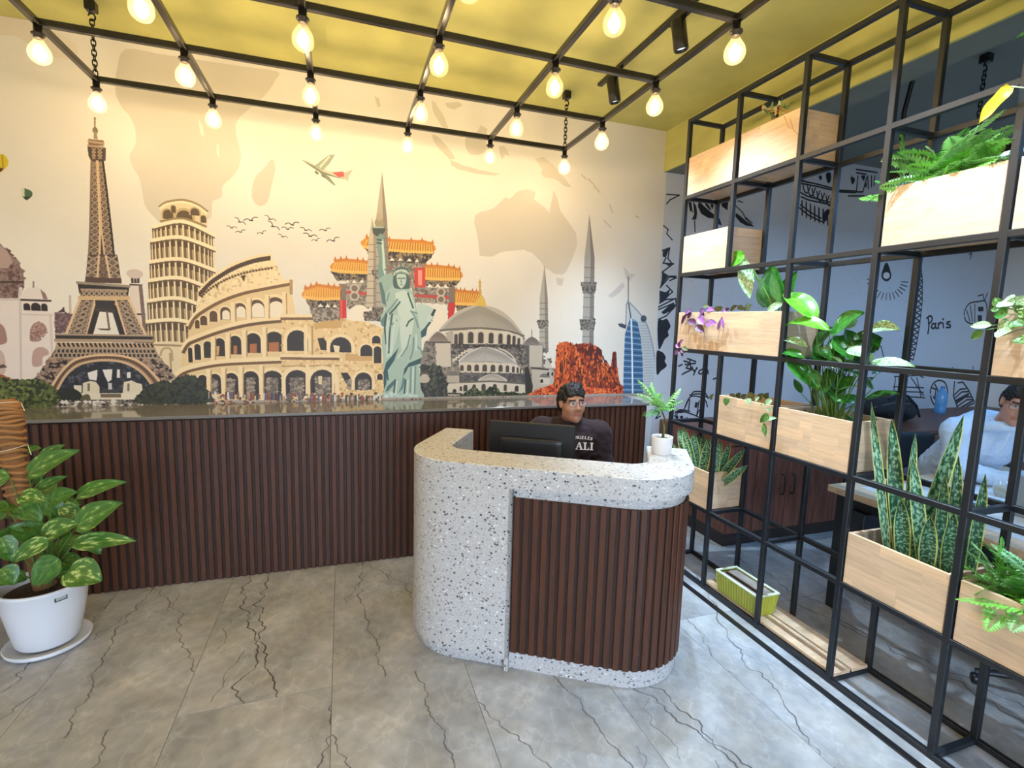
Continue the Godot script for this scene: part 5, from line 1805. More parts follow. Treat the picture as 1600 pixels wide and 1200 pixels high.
	for k in 15:
		var a := PI * 1.0 + PI * k / 14.0
		var c := pts([5428,2198])[0]
		pl(PackedVector2Array([c + Vector2(cos(a) * 0.2, sin(a) * 0.13), c + Vector2(cos(a) * 0.3, sin(a) * 0.2)]), 0.01, ink)
	# tall lattice tower
	var tl := pts([5856,2447,5850,2279,5842,2075,5834,1836,5807,1593,5770,1377])
	var tr := pts([5869,2448,5940,2250,5983,2013,5990,1736,5978,1526,5955,1368])
	pl(tl, 0.013, ink)
	pl(tr, 0.013, ink)
	for k in 18:
		var a := at_len(tl, k / 18.0)
		var b := at_len(tr, k / 18.0)
		var c := at_len(tl, (k + 1) / 18.0)
		var d := at_len(tr, (k + 1) / 18.0)
		pl(PackedVector2Array([a, d]), 0.014, ink)
		pl(PackedVector2Array([b, c]), 0.014, ink)
	for q: PackedVector2Array in [pts([5694,1187,6081,1197,6158,1171]), pts([5713,1174,5712,977]), pts([5695,1076,6179,1057]), pts([5729,977,6218,942]), pts([5959,1172,6195,968]), pts([5766,1174,5804,950]), pts([5871,1173,5917,948]), pts([6049,1172,6163,943]), pts([5686,1027,6188,1006]), pts([5349,1225,5447,1237]), pts([5907,1567,5880,1321,5836,1173]), pts([5436,1513,5510,1369]), pts([5307,1178,5374,1177,5327,1153])]:
		pl(q, 0.013, ink)
	# PARIS
	for q: PackedVector2Array in [pts([6106,1840,6137,1757,6137,1662]), pts([6088,1829,6135,1855,6175,1832,6167,1793,6125,1771]), pts([6233,1770,6192,1769,6184,1730,6227,1721,6241,1756]), pts([6243,1778,6245,1735,6279,1722]), pts([6284,1779,6300,1722]), pts([6293,1758,6314,1787,6342,1780]), pts([6362,1784,6378,1731]), pts([6348,1830,6361,1820]), pts([6476,1802,6429,1793,6428,1775,6478,1766,6488,1741,6425,1736])]:
		pl(curve(q, 4), 0.02, ink)
	# domed house, fan statue, leaning tower, marks
	pl(closed(pts([6701,1880,6706,1952,6769,2017,6904,2041,7046,2037,7093,1818,6902,1786,6757,1809]), 4), 0.015, ink)
	for q: PackedVector2Array in [pts([6916,1981,7011,1988,7022,1938,6933,1931]), pts([6931,1887,7004,1889,7021,1809,6953,1811])]:
		pf(q, ink)
	for q: PackedVector2Array in [pts([6731,1935,6812,1811]), pts([6781,1991,6854,1812]), pts([6854,2012,6900,1795]), pts([6890,2103,6970,2125,7014,2054,7050,2147]), pts([6645,2551,6682,2568,6674,2501]), pts([6616,1287,6621,1259]), pts([6971,1296,6981,1249]), pts([7303,2176,7420,2182]), pts([7326,2141,7433,2127])]:
		pl(q, 0.013, ink)
	pl(closed(pts([6301,995,6324,1097,6412,1137,6525,1109,6589,1005,6577,901,6490,843,6378,868]), 4), 0.018, ink)
	for q: PackedVector2Array in [pts([6321,1053,6388,1037,6384,949,6438,889,6362,950]), pts([6356,1096,6410,1037,6443,978])]:
		pl(q, 0.018, ink)
	for q: PackedVector2Array in [pts([6687,1122,6698,958,6775,851,6841,743]), pts([6746,1107,6834,1113,6941,1029,7088,874]), pts([6698,958,6805,1031,6906,1037]), pts([6726,927,6835,997,6947,1002]), pts([6772,866,6915,938,7029,936]), pts([6791,828,6944,904,7059,905]), pts([6838,758,6982,830,7080,859])]:
		pl(q, 0.018, ink)
	for k in 8:
		oval(at_len(pts([6766,896,6954,968]), k / 7.0), 0.02, 0.02, ink, 8)
		oval(at_len(pts([6819,797,7040,882]), k / 7.0), 0.022, 0.013, ink, 8)
	cv.resize(1536, cv.get_height() / 2, Image.INTERPOLATE_LANCZOS)
	var t := tex(cv)
	cv = null
	return t

# ---------------------------------------------------------------- plants
func p3(a: Array) -> Array:
	var o := []
	for k in range(0, a.size(), 3):
		o.append(Vector3(a[k], a[k + 1], a[k + 2]) * 0.001)
	return o

var lm := {}

func leaf_material(im: Image, rough := 0.38) -> StandardMaterial3D:
	var m := StandardMaterial3D.new()
	m.albedo_texture = tex(im)
	m.roughness = rough
	m.backlight_enabled = true
	m.backlight = Color(0.35, 0.4, 0.2)
	m.cull_mode = BaseMaterial3D.CULL_DISABLED
	return m

func leaf_image(f: Callable) -> Image:
	var im := Image.create(96, 192, false, Image.FORMAT_RGB8)
	for y in 192:
		for x in 96:
			im.set_pixel(x, y, f.call((x + 0.5) / 96.0, (y + 0.5) / 192.0))
	return im

func leaf_materials() -> void:
	var g := fbm(8, 2.2, 3)
	var rib := func(u: float, v: float) -> float:
		# pale midrib and side veins
		var a := absf(u - 0.5)
		var r := clampf(1.0 - a * 42.0, 0.0, 1.0)
		var s := clampf(1.0 - absf(fposmod((v + a * 0.55) * 11.0, 1.0) - 0.5) * 9.0, 0.0, 1.0)
		return maxf(r, s * 0.3)
	for k in 3:
		var cream: float = [-0.02, 0.14, -0.2][k]
		lm["pothos%d" % k] = leaf_material(leaf_image(func(u: float, v: float) -> Color:
			var n := g.get_noise_2d(u * 1.6 + k * 9.0, (v + absf(u - 0.5) * 0.6) * 1.5 + k * 5.0) + g.get_noise_2d(u * 5.0 + k, v * 2.0) * 0.3
			var c := c8(62, 104, 40).lerp(c8(92, 136, 56), clampf(n + 0.4, 0.0, 1.0))
			if n > 0.34 - cream:
				c = c.lerp(c8(196, 208, 138), clampf((n - 0.34 + cream) * 3.2, 0.0, 0.85))
			return c.lerp(c8(176, 196, 120), rib.call(u, v) * 0.5)))
	lm["lily"] = leaf_material(leaf_image(func(u: float, v: float) -> Color:
		return c8(36, 96, 34).lerp(c8(66, 138, 46), g.get_noise_2d(u * 2.0, v * 2.0) + 0.5).lerp(c8(132, 180, 80), rib.call(u, v) * 0.6)), 0.26)
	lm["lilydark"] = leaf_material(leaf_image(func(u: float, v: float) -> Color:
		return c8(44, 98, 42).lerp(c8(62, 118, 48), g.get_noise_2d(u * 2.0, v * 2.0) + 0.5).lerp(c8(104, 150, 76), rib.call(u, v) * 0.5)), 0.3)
	lm["lime"] = leaf_material(leaf_image(func(u: float, v: float) -> Color:
		return c8(74, 150, 36).lerp(c8(116, 184, 56), g.get_noise_2d(u * 2.0, v * 2.0) + 0.5).lerp(c8(180, 210, 110), rib.call(u, v) * 0.6)), 0.3)
	lm["pale"] = leaf_material(leaf_image(func(u: float, v: float) -> Color:
		var n := g.get_noise_2d(u * 3.0, v * 4.0) + 0.3 * g.get_noise_2d(u * 11.0, v * 9.0)
		return c8(104, 158, 96).lerp(c8(212, 228, 196), clampf(n * 1.6 + 0.5, 0.0, 1.0)).lerp(c8(226, 234, 206), rib.call(u, v) * 0.5)), 0.3)
	for k in 2:
		lm["snake%d" % k] = leaf_material(leaf_image(func(u: float, v: float) -> Color:
			var e := absf(u - 0.5)
			var n := g.get_noise_2d(u * 1.6, v * 9.0 + k * 7.0) + 0.5 * g.get_noise_2d(u * 3.0, v * 19.0)
			var c := c8(34, 82, 54).lerp(c8(146, 184, 150), clampf(n * 1.9 + [0.22, 0.5][k], 0.0, 1.0))
			return c.lerp(c8(212, 214, 130), clampf((e - 0.40) * 30.0, 0.0, 1.0))), 0.4)
	lm["purple"] = leaf_material(leaf_image(func(u: float, v: float) -> Color:
		return c8(122, 60, 130).lerp(c8(182, 132, 196), clampf(g.get_noise_2d(u * 3.0, v * 2.0) + 0.45, 0.0, 1.0)).lerp(c8(92, 36, 90), rib.call(u, v) * 0.6)), 0.4)
	lm["plum"] = leaf_material(leaf_image(func(u: float, v: float) -> Color:
		return c8(66, 26, 58).lerp(c8(98, 50, 92), clampf(g.get_noise_2d(u * 3.0, v * 2.0) + 0.45, 0.0, 1.0))), 0.4)
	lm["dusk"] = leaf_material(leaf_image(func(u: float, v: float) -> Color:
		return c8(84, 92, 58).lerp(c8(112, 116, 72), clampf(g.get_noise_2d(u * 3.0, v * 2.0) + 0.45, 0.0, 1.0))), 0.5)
	lm["yellow"] = leaf_material(leaf_image(func(u: float, v: float) -> Color:
		return c8(196, 186, 30).lerp(c8(226, 214, 62), clampf(g.get_noise_2d(u * 3.0, v * 2.0) + 0.45, 0.0, 1.0)).lerp(c8(236, 232, 150), rib.call(u, v) * 0.6)), 0.4)
	lm["straw"] = mat(c8(196, 150, 84), 0.7)
	lm["stem"] = mat(c8(92, 132, 58), 0.45)
	lm["fern0"] = leaf_plain(c8(112, 186, 70))
	lm["fern1"] = leaf_plain(c8(58, 132, 44))
	lm["fern2"] = leaf_plain(c8(140, 196, 128))

func leaf_plain(c: Color) -> StandardMaterial3D:
	var m := StandardMaterial3D.new()
	m.albedo_color = c
	m.roughness = 0.42
	m.backlight_enabled = true
	m.backlight = Color(0.35, 0.4, 0.2)
	m.cull_mode = BaseMaterial3D.CULL_DISABLED
	return m

func leaf_width(kind: int, t: float) -> float:
	if kind == 0:
		return pow(sin(PI * pow(t, 0.82)), 0.85)
	if kind == 1:
		return pow(sin(PI * pow(clampf(t * 0.97 + 0.03, 0.0, 1.0), 0.6)), 0.75)
	if t < 0.5:
		return lerpf(0.62, 1.0, sin(t * PI))
	return pow(1.0 - pow((t - 0.5) / 0.5, 2.0), 0.7)

# blade from base to tip; arch lifts its middle along up, fold cups it
func blade(base: Vector3, tip: Vector3, width: float, kind := 0, arc := 0.15, fold := 0.18, up := Vector3(-0.55, 0.7, 0.45), wave := 0.0) -> ArrayMesh:
	var st := st_new(true)
	var d := tip - base
	var l := d.length()
	var nrm := (up - d * (up.dot(d) / (l * l))).normalized()
	var mid := base + d * 0.5 + nrm * l * arc
	var rows := 10
	var cols := 6
	var grid := []
	for i in rows + 1:
		var t := float(i) / rows
		var c := base * (1 - t) * (1 - t) + mid * 2.0 * t * (1 - t) + tip * t * t
		var tg := ((mid - base) * (1 - t) + (tip - mid) * t).normalized()
		var side := tg.cross(nrm).normalized()
		var n2 := side.cross(tg).normalized()
		var w := maxf(leaf_width(kind, t), 0.02) * width * 0.5
		var row := []
		for j in cols + 1:
			var u := float(j) / cols * 2.0 - 1.0
			row.append(c + side * u * w + n2 * (absf(u) * absf(u) * fold * width * 0.5 + sin(t * 9.0 + u * 2.0) * wave * width))
		grid.append(row)
	for i in rows:
		for j in cols:
			for q: Array in [[i, j], [i + 1, j + 1], [i + 1, j], [i, j], [i, j + 1], [i + 1, j + 1]]:
				st.set_uv(Vector2(float(q[1]) / cols, 1.0 - float(q[0]) / rows))
				st.add_vertex(grid[q[0]][q[1]])
	return commit(st)

func stalk(a: Vector3, b: Vector3, r0: float, r1: float, bow := 0.08) -> ArrayMesh:
	var m := (a + b) * 0.5 + Vector3(0, (b - a).length() * bow, 0)
	var p := []
	var rr := []
	for k in 7:
		var t := k / 6.0
		p.append(a * (1 - t) * (1 - t) + m * 2 * t * (1 - t) + b * t * t)
		rr.append(lerpf(r0, r1, t))
	return tube(p, rr, 6)

# rows of [base and tip, width, material, kind, arch]; every leaf is a part
func leaves(plant: Node3D, rows: Array, up := Vector3(-0.55, 0.7, 0.45), root = null, stem_r := 0.004) -> void:
	var o := plant.position
	for q: Array in rows:
		var p: Array = q[0]
		var kind: int = q[3] if q.size() > 3 else 0
		var arc: float = q[4] if q.size() > 4 else 0.16
		obj("leaf", blade(p[0] - o, p[1] - o, q[1], kind, arc, 0.22, up, 0.012 if kind < 2 else 0.0), lm[q[2]], plant)
		if root != null:
			var r: Vector3 = root
			r += Vector3(rng.randf_range(-0.02, 0.02), 0, rng.randf_range(-0.03, 0.03))
			obj("stem", stalk(r - o, p[0] - o, stem_r, stem_r * 0.6, 0.1), lm["stem"], plant)

# feathery frond with paired leaflets
func frond(base: Vector3, tip: Vector3, width: float, lift: float, pairs := 22, thin := 1.1, droop := 0.1, roll := 0.0) -> ArrayMesh:
	var st := st_new(true)
	var d := tip - base
	var l := d.length()
	var mid := base + d * 0.5 + Vector3.UP * l * lift
	var line := []
	var rr := []
	for k in 9:
		var t := k / 8.0
		line.append(base * (1 - t) * (1 - t) + mid * 2 * t * (1 - t) + tip * t * t)
		rr.append(0.0016 * (1.1 - t))
	tube_to(st, line, rr, 5)
	for k in pairs:
		var t := 0.1 + 0.9 * (k + 0.5) / pairs
		var c := base * (1 - t) * (1 - t) + mid * 2 * t * (1 - t) + tip * t * t
		var tg := ((mid - base) * (1 - t) + (tip - mid) * t).normalized()
		var side := tg.cross(Vector3.UP).normalized()
		var up := side.cross(tg).normalized()
		side = (side * cos(roll) + up * sin(roll)).normalized()
		up = side.cross(tg).normalized()
		var w := width * 0.5 * pow(sin(PI * pow(clampf(t, 0.0, 1.0), 0.75)), 0.7) + 0.002
		var step := l / pairs * thin
		for s: float in [-1.0, 1.0]:
			var out := (side * s + tg * 0.35 - up * droop + up * rng.randf_range(-0.12, 0.12)).normalized()
			var a := c
			var e := c + out * w
			var m1 := c + out * w * 0.45 + tg * step * 0.55 + up * 0.002
			var m0 := c + out * w * 0.4 - tg * step * 0.5 + up * 0.002
			var m2 := c + out * w * 0.8 + tg * step * 0.3
			for v: Vector3 in [a, m1, m0, m0, m1, e, m1, m2, e]:
				st.add_vertex(v)
	return commit(st)

func fronds(plant: Node3D, bases: Array, tips: Array, width: float, looks: Array, pairs := 22, thin := 1.1) -> void:
	var o := plant.position
	for k in tips.size():
		var b: Vector3 = bases[k % bases.size()]
		b += Vector3(rng.randf_range(-0.03, 0.03), 0.03, rng.randf_range(-0.02, 0.02))
		obj("frond", frond(b - o, tips[k] - o, width * rng.randf_range(0.8, 1.15), rng.randf_range(0.1, 0.28), pairs, thin, 0.1, rng.randf_range(-1.0, 0.6)), lm[looks[k % looks.size()]], plant)

func build_plants() -> void:
	rng.seed = 12
	leaf_materials()
	build_pothos_pot()
	build_desk_palm()
	build_shelf_plants()

func build_pothos_pot() -> void:
	var at := Vector3(-1.4, 0, -2.935)
	var white := mat(c8(226, 228, 232), 0.35)
	var pot := thing("plant_pot", "large white plastic flower pot standing on the floor before the counter", "plant pot", at)
	obj("body", lathe([Vector2(0, 0.028), Vector2(0.115, 0.028), Vector2(0.124, 0.04), Vector2(0.142, 0.12), Vector2(0.16, 0.22), Vector2(0.17, 0.31), Vector2(0.176, 0.318), Vector2(0.176, 0.33), Vector2(0.168, 0.333), Vector2(0.16, 0.325), Vector2(0.15, 0.24), Vector2(0, 0.24)], 48), white, pot)
	obj("saucer", lathe([Vector2(0, 0.004), Vector2(0.15, 0.004), Vector2(0.164, 0.012), Vector2(0.17, 0.03), Vector2(0.165, 0.032), Vector2(0.155, 0.018), Vector2(0, 0.016)], 48), white, pot)
	obj("soil", lathe([Vector2(0, 0.24), Vector2(0.156, 0.28), Vector2(0.1, 0.292), Vector2(0, 0.298)], 24), soil, pot)
	# moulded badge near the rim
	var face := Vector3(0.5, 0, 0.87).rotated(Vector3.UP, 0.25)
	var badge := obj("badge", bevel(Vector3(0.05, 0.024, 0.004), 0.0018), mat(c8(52, 56, 54), 0.3), pot, face * 0.1655 + Vector3(0, 0.288, 0))
	badge.rotation = Vector3(-0.13, atan2(face.x, face.z), 0)
	obj("badge_plate", bevel(Vector3(0.04, 0.014, 0.003), 0.001), mat(c8(168, 176, 172), 0.35), badge, Vector3(0, 0, 0.0018))
	# climbing plant
	var p := thing("pothos_plant", "leafy pothos with cream-splashed green leaves climbing a coir pole", "plant", at + Vector3(0, 0.27, 0))
	var o := p.position
	var pole := p3([-1478,1201,-2930,-1470,1112,-2930,-1475,955,-2930,-1463,783,-2930])
	var coir := mat(c8(138, 96, 56), 0.95)
	var line := [pole[0] + Vector3(-0.01, 0.02, 0), pole[0], pole[1], pole[2], pole[3], Vector3(-1.4, 0.3, -2.94)]
	for k in line.size():
		line[k] -= o
	var path := []
	for k in line.size() - 1:
		for s in 10:
			path.append((line[k] as Vector3).lerp(line[k + 1], s / 10.0))
	path.append(line[line.size() - 1])
	var rr := []
	for k in path.size():
		rr.append(0.043 + 0.002 * sin(k * 1.3))
	obj("coir_pole", tube(path, rr, 18), coir, p)
	# rope windings round the pole
	for k in 23:
		var c: Vector3 = path[2 + k * 2]
		var ring := []
		for i in 20:
			var a := TAU * i / 20
			ring.append(c + Vector3(cos(a) * 0.046, sin(a) * 0.009 + 0.006 * sin(a * 2.0 + k), sin(a) * 0.046))
		obj("coir_winding", tube(ring, 0.009, 7, true), mat(c8(160, 114, 68), 0.95), p)
	for y: Array in [[4, 0.5], [27, 1.6]]:
		var c: Vector3 = path[y[0]]
		var ring := []
		for i in 18:
			var a := TAU * i / 18
			ring.append(c + Vector3(cos(a) * 0.054, 0.012 * sin(a + y[1]), sin(a) * 0.054))
		ring.append(c + Vector3(0.085, -0.03, 0.03))
		obj("string_tie", tube(ring, 0.0018, 5), mat(c8(226, 218, 196), 0.8), p)
	var r := Vector3(-1.4, 0.29, -2.935)
	leaves(p, [
		[p3([-1382,893,-2850,-1176,990,-2850]), 0.120, "pothos0", 1, 0.12], [p3([-1456,966,-2970,-1380,983,-2970]), 0.060, "pothos2", 1, 0.25], [p3([-1367,949,-2920,-1261,1008,-2920]), 0.066, "pothos0", 1, 0.05],
		[p3([-1376,804,-2880,-1245,863,-2880]), 0.066, "pothos0", 1, 0.1], [p3([-1207,773,-2860,-1005,820,-2860]), 0.090, "pothos0", 1, 0.14], [p3([-1174,660,-2760,-989,749,-2760]), 0.138, "pothos0", 1, 0.1],
		[p3([-1182,579,-2740,-943,562,-2740]), 0.096, "pothos1", 1, 0.12], [p3([-1317,618,-2780,-1169,659,-2780]), 0.120, "pothos1", 1, 0.14], [p3([-1304,760,-2840,-1198,789,-2840]), 0.102, "pothos2", 1, 0.2],
		[p3([-1395,804,-2800,-1306,771,-2800]), 0.090, "pothos1", 1, 0.25], [p3([-1270,609,-2720,-1396,529,-2720]), 0.090, "pothos1", 1, 0.3], [p3([-1255,510,-2760,-1349,396,-2760]), 0.120, "pothos2", 1, 0.15],
		[p3([-1188,476,-2680,-1073,409,-2680]), 0.150, "pothos1", 1, 0.22], [p3([-1185,597,-2800,-1113,492,-2800]), 0.084, "pothos0", 1, 0.2], [p3([-1337,594,-2820,-1454,652,-2820]), 0.120, "pothos2", 1, 0.15],
		[p3([-1427,743,-2840,-1348,661,-2840]), 0.096, "pothos2", 1, 0.2], [p3([-1357,767,-2900,-1310,646,-2900]), 0.102, "pothos2", 1, 0.15], [p3([-1457,884,-2860,-1544,846,-2860]), 0.096, "pothos0", 1, 0.15],
		[p3([-1458,735,-2840,-1545,699,-2840]), 0.108, "pothos2", 1, 0.15], [p3([-1459,634,-2760,-1430,520,-2760]), 0.090, "pothos0", 1, 0.15], [p3([-1449,503,-2720,-1405,425,-2720]), 0.096, "pothos0", 1, 0.15],
		[p3([-1292,708,-2900,-1218,642,-2900]), 0.084, "pothos1", 1, 0.15], [p3([-1459,600,-2950,-1563,517,-2950]), 0.108, "pothos2", 1, 0.15], [p3([-1292,444,-2880,-1222,447,-2880]), 0.072, "pothos0", 1, 0.2],
		[p3([-1398,884,-3000,-1468,795,-3000]), 0.096, "pothos2", 1, 0.15], [p3([-1483,507,-2950,-1392,640,-2950]), 0.108, "pothos2", 1, 0.12]], Vector3(0.35, 0.75, 0.56), r, 0.0035)
	for k in 16:
		var a := k * 2.4
		var h := 0.36 + 0.025 * k
		var b := Vector3(-1.4 + cos(a) * 0.06, h, -2.93 + sin(a) * 0.06)
		var e := b + Vector3(cos(a) * rng.randf_range(0.1, 0.16), rng.randf_range(-0.03, 0.05), sin(a) * rng.randf_range(0.1, 0.16))
		obj("leaf", blade(b - o, e - o, rng.randf_range(0.08, 0.11), 1, 0.15, 0.22, Vector3(0.2, 0.85, 0.4), 0.012), lm[["pothos2", "pothos0", "pothos2"][k % 3]], p)
		obj("stem", stalk(r - o, b - o, 0.003, 0.002, 0.1), lm["stem"], p)

func build_desk_palm() -> void:
	var at := Vector3(1.56, 1.0, -2.165)
	var pot := thing("small_pot", "small white ceramic pot with a young palm on the desk rim", "plant pot", at)
	var white := mat(c8(228, 224, 222), 0.4)
	obj("body", lathe([Vector2(0, 0.0), Vector2(0.046, 0.0), Vector2(0.05, 0.004), Vector2(0.054, 0.086), Vector2(0.055, 0.091), Vector2(0.051, 0.093), Vector2(0.049, 0.088), Vector2(0.047, 0.07), Vector2(0, 0.07)], 36), white, pot)
	obj("soil", lathe([Vector2(0, 0.07), Vector2(0.047, 0.078), Vector2(0, 0.082)], 20), soil, pot)
	var p := thing("palm_seedling", "young palm with feathery arching fronds in the small white pot", "plant", at + Vector3(0, 0.078, 0))
	var o := p.position
	var c := p3([1576,1095,-2165,1573,1173,-2165,1544,1230,-2165])
	obj("trunk", tube([Vector3(0, -0.01, 0), c[1] - o, c[2] - o], [0.006, 0.005, 0.004], 8), mat(c8(96, 84, 52), 0.7), p)
	obj("shoot", tube([Vector3(0.004, -0.01, 0.01), c[1] - o + Vector3(-0.02, -0.03, 0.02), c[1] - o + Vector3(-0.045, 0.02, 0.03)], [0.003, 0.003, 0.001], 6), lm["stem"], p)
	var tips := p3([1354,1325,-2130,1387,1218,-2130,1414,1382,-2130,1476,1343,-2130,1622,1344,-2130,1605,1290,-2130,1445,1308,-2130,1541,1312,-2130,1566,1252,-2130,1479,1254,-2130,1509,1366,-2130])
	for k in tips.size():
		tips[k] += Vector3(0, 0, [0.02, 0.05, -0.06, -0.04, 0.0, 0.05, 0.06, -0.05, 0.06, 0.07, -0.08][k])
		obj("frond", frond(c[2] - o, tips[k] - o, 0.1, 0.2, 9, 0.75, 0.5), lm["fern%d" % [2, 1, 2, 0, 2, 1, 0, 0, 1, 0, 2][k]], p)

func build_shelf_plants() -> void:
	# ferns
	var f := thing("boston_fern", "bright green fern arching out of the upper planter box", "fern", Vector3(2.3, 2.19, -1.38))
	var bases := p3([2300,2316,-1571,2300,2313,-1513,2300,2319,-1427,2300,2313,-1366,2300,2313,-1309])
	for k in bases.size():
		bases[k].y = 2.18
	fronds(f, bases, p3([2220,2250,-1741,2220,2309,-1677,2220,2392,-1661,2220,2400,-1605,2220,2337,-1550]) + p3([2280,2509,-1629,2280,2423,-1576,2280,2414,-1523,2280,2349,-1483,2280,2295,-1455,2280,2383,-1423,2280,2437,-1379]) + p3([2320,2449,-1371,2320,2389,-1338,2320,2396,-1293,2320,2343,-1276,2320,2339,-1314]) + p3([2160,2263,-1519,2160,2249,-1439,2160,2253,-1347,2160,2256,-1206,2160,2270,-1256,2160,2258,-1177,2160,2286,-1313]), 0.1, ["fern0", "fern1", "fern2", "fern0", "fern0"])
	var more := []
	for k in 16:
		more.append(Vector3(rng.randf_range(2.12, 2.4), rng.randf_range(2.26, 2.42), rng.randf_range(-1.62, -1.14)))
	fronds(f, bases, more + p3([2120,2211,-1652,2120,2250,-1579,2120,2300,-1543]), 0.11, ["fern0", "fern0", "fern1", "fern2"])
	var f1 := thing("boston_fern", "fern at the edge of the planter next to the upper fern box", "fern", Vector3(2.3, 2.19, -0.94))
	fronds(f1, [Vector3(2.3, 2.19, -0.98), Vector3(2.3, 2.19, -0.88)], [Vector3(2.14, 2.3, -1.08), Vector3(2.2, 2.42, -1.05), Vector3(2.16, 2.34, -0.8), Vector3(2.32, 2.46, -0.92), Vector3(2.4, 2.38, -1.06), Vector3(2.12, 2.28, -0.94), Vector3(2.42, 2.36, -0.78)], 0.1, ["fern0", "fern1", "fern2"])
	var f2 := thing("boston_fern", "dense fern spilling over the lower planter box", "fern", Vector3(2.3, 0.69, -0.94))
	var b2 := []
	for k in 5:
		b2.append(Vector3(2.27 + 0.03 * (k % 2), 0.69, -1.08 + 0.07 * k))
	fronds(f2, b2, p3([2200,799,-1185,2200,852,-1150,2200,636,-1154,2200,686,-1114,2200,723,-1069,2200,693,-1038,2200,737,-1161]) + p3([2300,873,-1171,2300,878,-1131,2300,804,-1127,2300,914,-1106,2300,856,-1071,2300,737,-1135]) + p3([2150,707,-986,2150,769,-959,2150,689,-958,2150,846,-963,2150,846,-985]) + [Vector3(2.25, 0.92, -0.9), Vector3(2.4, 0.88, -0.85), Vector3(2.12, 0.8, -0.82), Vector3(2.14, 0.76, -0.9), Vector3(2.3, 0.9, -0.78)], 0.105, ["fern0", "fern2", "fern1", "fern2", "fern0"])
	var more2 := []
	for k in 14:
		more2.append(Vector3(rng.randf_range(2.12, 2.42), rng.randf_range(0.74, 0.92), rng.randf_range(-1.14, -0.74)))
	for k in 7:
		more2.append(Vector3(rng.randf_range(2.08, 2.13), rng.randf_range(0.64, 0.76), -1.12 + 0.055 * k))
	fronds(f2, b2, more2, 0.11, ["fern0", "fern2", "fern0", "fern1"])
	# peace lily
	var l := thing("peace_lily", "large glossy peace lily with broad dark green leaves", "plant", Vector3(2.3, 1.19, -1.85))
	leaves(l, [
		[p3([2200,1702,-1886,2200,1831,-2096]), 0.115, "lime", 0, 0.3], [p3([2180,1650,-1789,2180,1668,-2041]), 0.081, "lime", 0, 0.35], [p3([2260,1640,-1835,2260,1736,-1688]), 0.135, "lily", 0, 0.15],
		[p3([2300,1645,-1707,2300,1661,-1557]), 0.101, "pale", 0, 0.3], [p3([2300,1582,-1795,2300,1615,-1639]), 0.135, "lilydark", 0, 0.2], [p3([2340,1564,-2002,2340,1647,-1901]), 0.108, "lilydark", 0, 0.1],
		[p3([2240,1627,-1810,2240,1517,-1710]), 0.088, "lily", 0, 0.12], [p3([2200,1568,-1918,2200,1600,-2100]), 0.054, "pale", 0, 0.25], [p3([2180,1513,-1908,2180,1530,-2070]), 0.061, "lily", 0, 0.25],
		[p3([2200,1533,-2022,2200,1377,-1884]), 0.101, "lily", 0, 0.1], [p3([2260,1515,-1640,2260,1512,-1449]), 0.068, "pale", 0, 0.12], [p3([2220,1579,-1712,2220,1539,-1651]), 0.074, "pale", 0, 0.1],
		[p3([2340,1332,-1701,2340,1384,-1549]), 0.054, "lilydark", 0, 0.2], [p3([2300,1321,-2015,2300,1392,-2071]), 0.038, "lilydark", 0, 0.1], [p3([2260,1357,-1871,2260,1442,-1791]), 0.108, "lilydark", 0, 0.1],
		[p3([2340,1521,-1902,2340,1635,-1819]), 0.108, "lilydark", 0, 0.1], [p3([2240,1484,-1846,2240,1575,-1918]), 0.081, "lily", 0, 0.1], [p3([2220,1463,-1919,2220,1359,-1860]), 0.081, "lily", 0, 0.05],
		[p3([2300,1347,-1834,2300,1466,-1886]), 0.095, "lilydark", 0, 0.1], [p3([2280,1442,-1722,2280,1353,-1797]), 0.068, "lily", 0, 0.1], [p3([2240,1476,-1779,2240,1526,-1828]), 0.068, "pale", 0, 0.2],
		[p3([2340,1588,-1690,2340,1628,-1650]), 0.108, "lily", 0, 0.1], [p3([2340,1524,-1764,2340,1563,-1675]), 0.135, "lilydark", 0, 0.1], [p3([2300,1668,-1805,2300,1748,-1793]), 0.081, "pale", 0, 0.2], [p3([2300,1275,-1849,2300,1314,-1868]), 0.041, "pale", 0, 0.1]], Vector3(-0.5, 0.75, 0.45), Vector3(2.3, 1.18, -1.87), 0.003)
	for k in 14:
		var b := Vector3(2.29 + rng.randf_range(-0.03, 0.03), 1.18, -1.9 + rng.randf_range(-0.03, 0.12))
		var e := b + Vector3(rng.randf_range(-0.08, 0.04), rng.randf_range(0.2, 0.32), rng.randf_range(-0.06, 0.08))
		obj("stem", stalk(b - l.position, e - l.position, 0.0035, 0.0022, 0.05), lm["stem"], l)
	for k in 22:
		var b := Vector3(2.3 + rng.randf_range(-0.04, 0.06), rng.randf_range(1.3, 1.62), -1.83 + rng.randf_range(-0.07, 0.2))
		var e := b + Vector3(rng.randf_range(-0.14, 0.1), rng.randf_range(-0.05, 0.08), rng.randf_range(-0.12, 0.16))
		obj("leaf", blade(b - l.position, e - l.position, rng.randf_range(0.055, 0.085), 0, rng.randf_range(0.1, 0.3), 0.22, Vector3(-0.4, 0.8, 0.4), 0.012), lm[["lily", "lilydark", "lily", "lilydark", "pale"][k % 5]], l)
		obj("stem", stalk(Vector3(2.3, 1.18, -1.87 + 0.004 * k) - l.position, b - l.position, 0.003, 0.002, 0.05), lm["stem"], l)
	# big-leaved plant in the long box
	var ph := thing("philodendron", "broad bright green leaves rising from the long planter", "plant", Vector3(2.3, 1.69, -2.2))
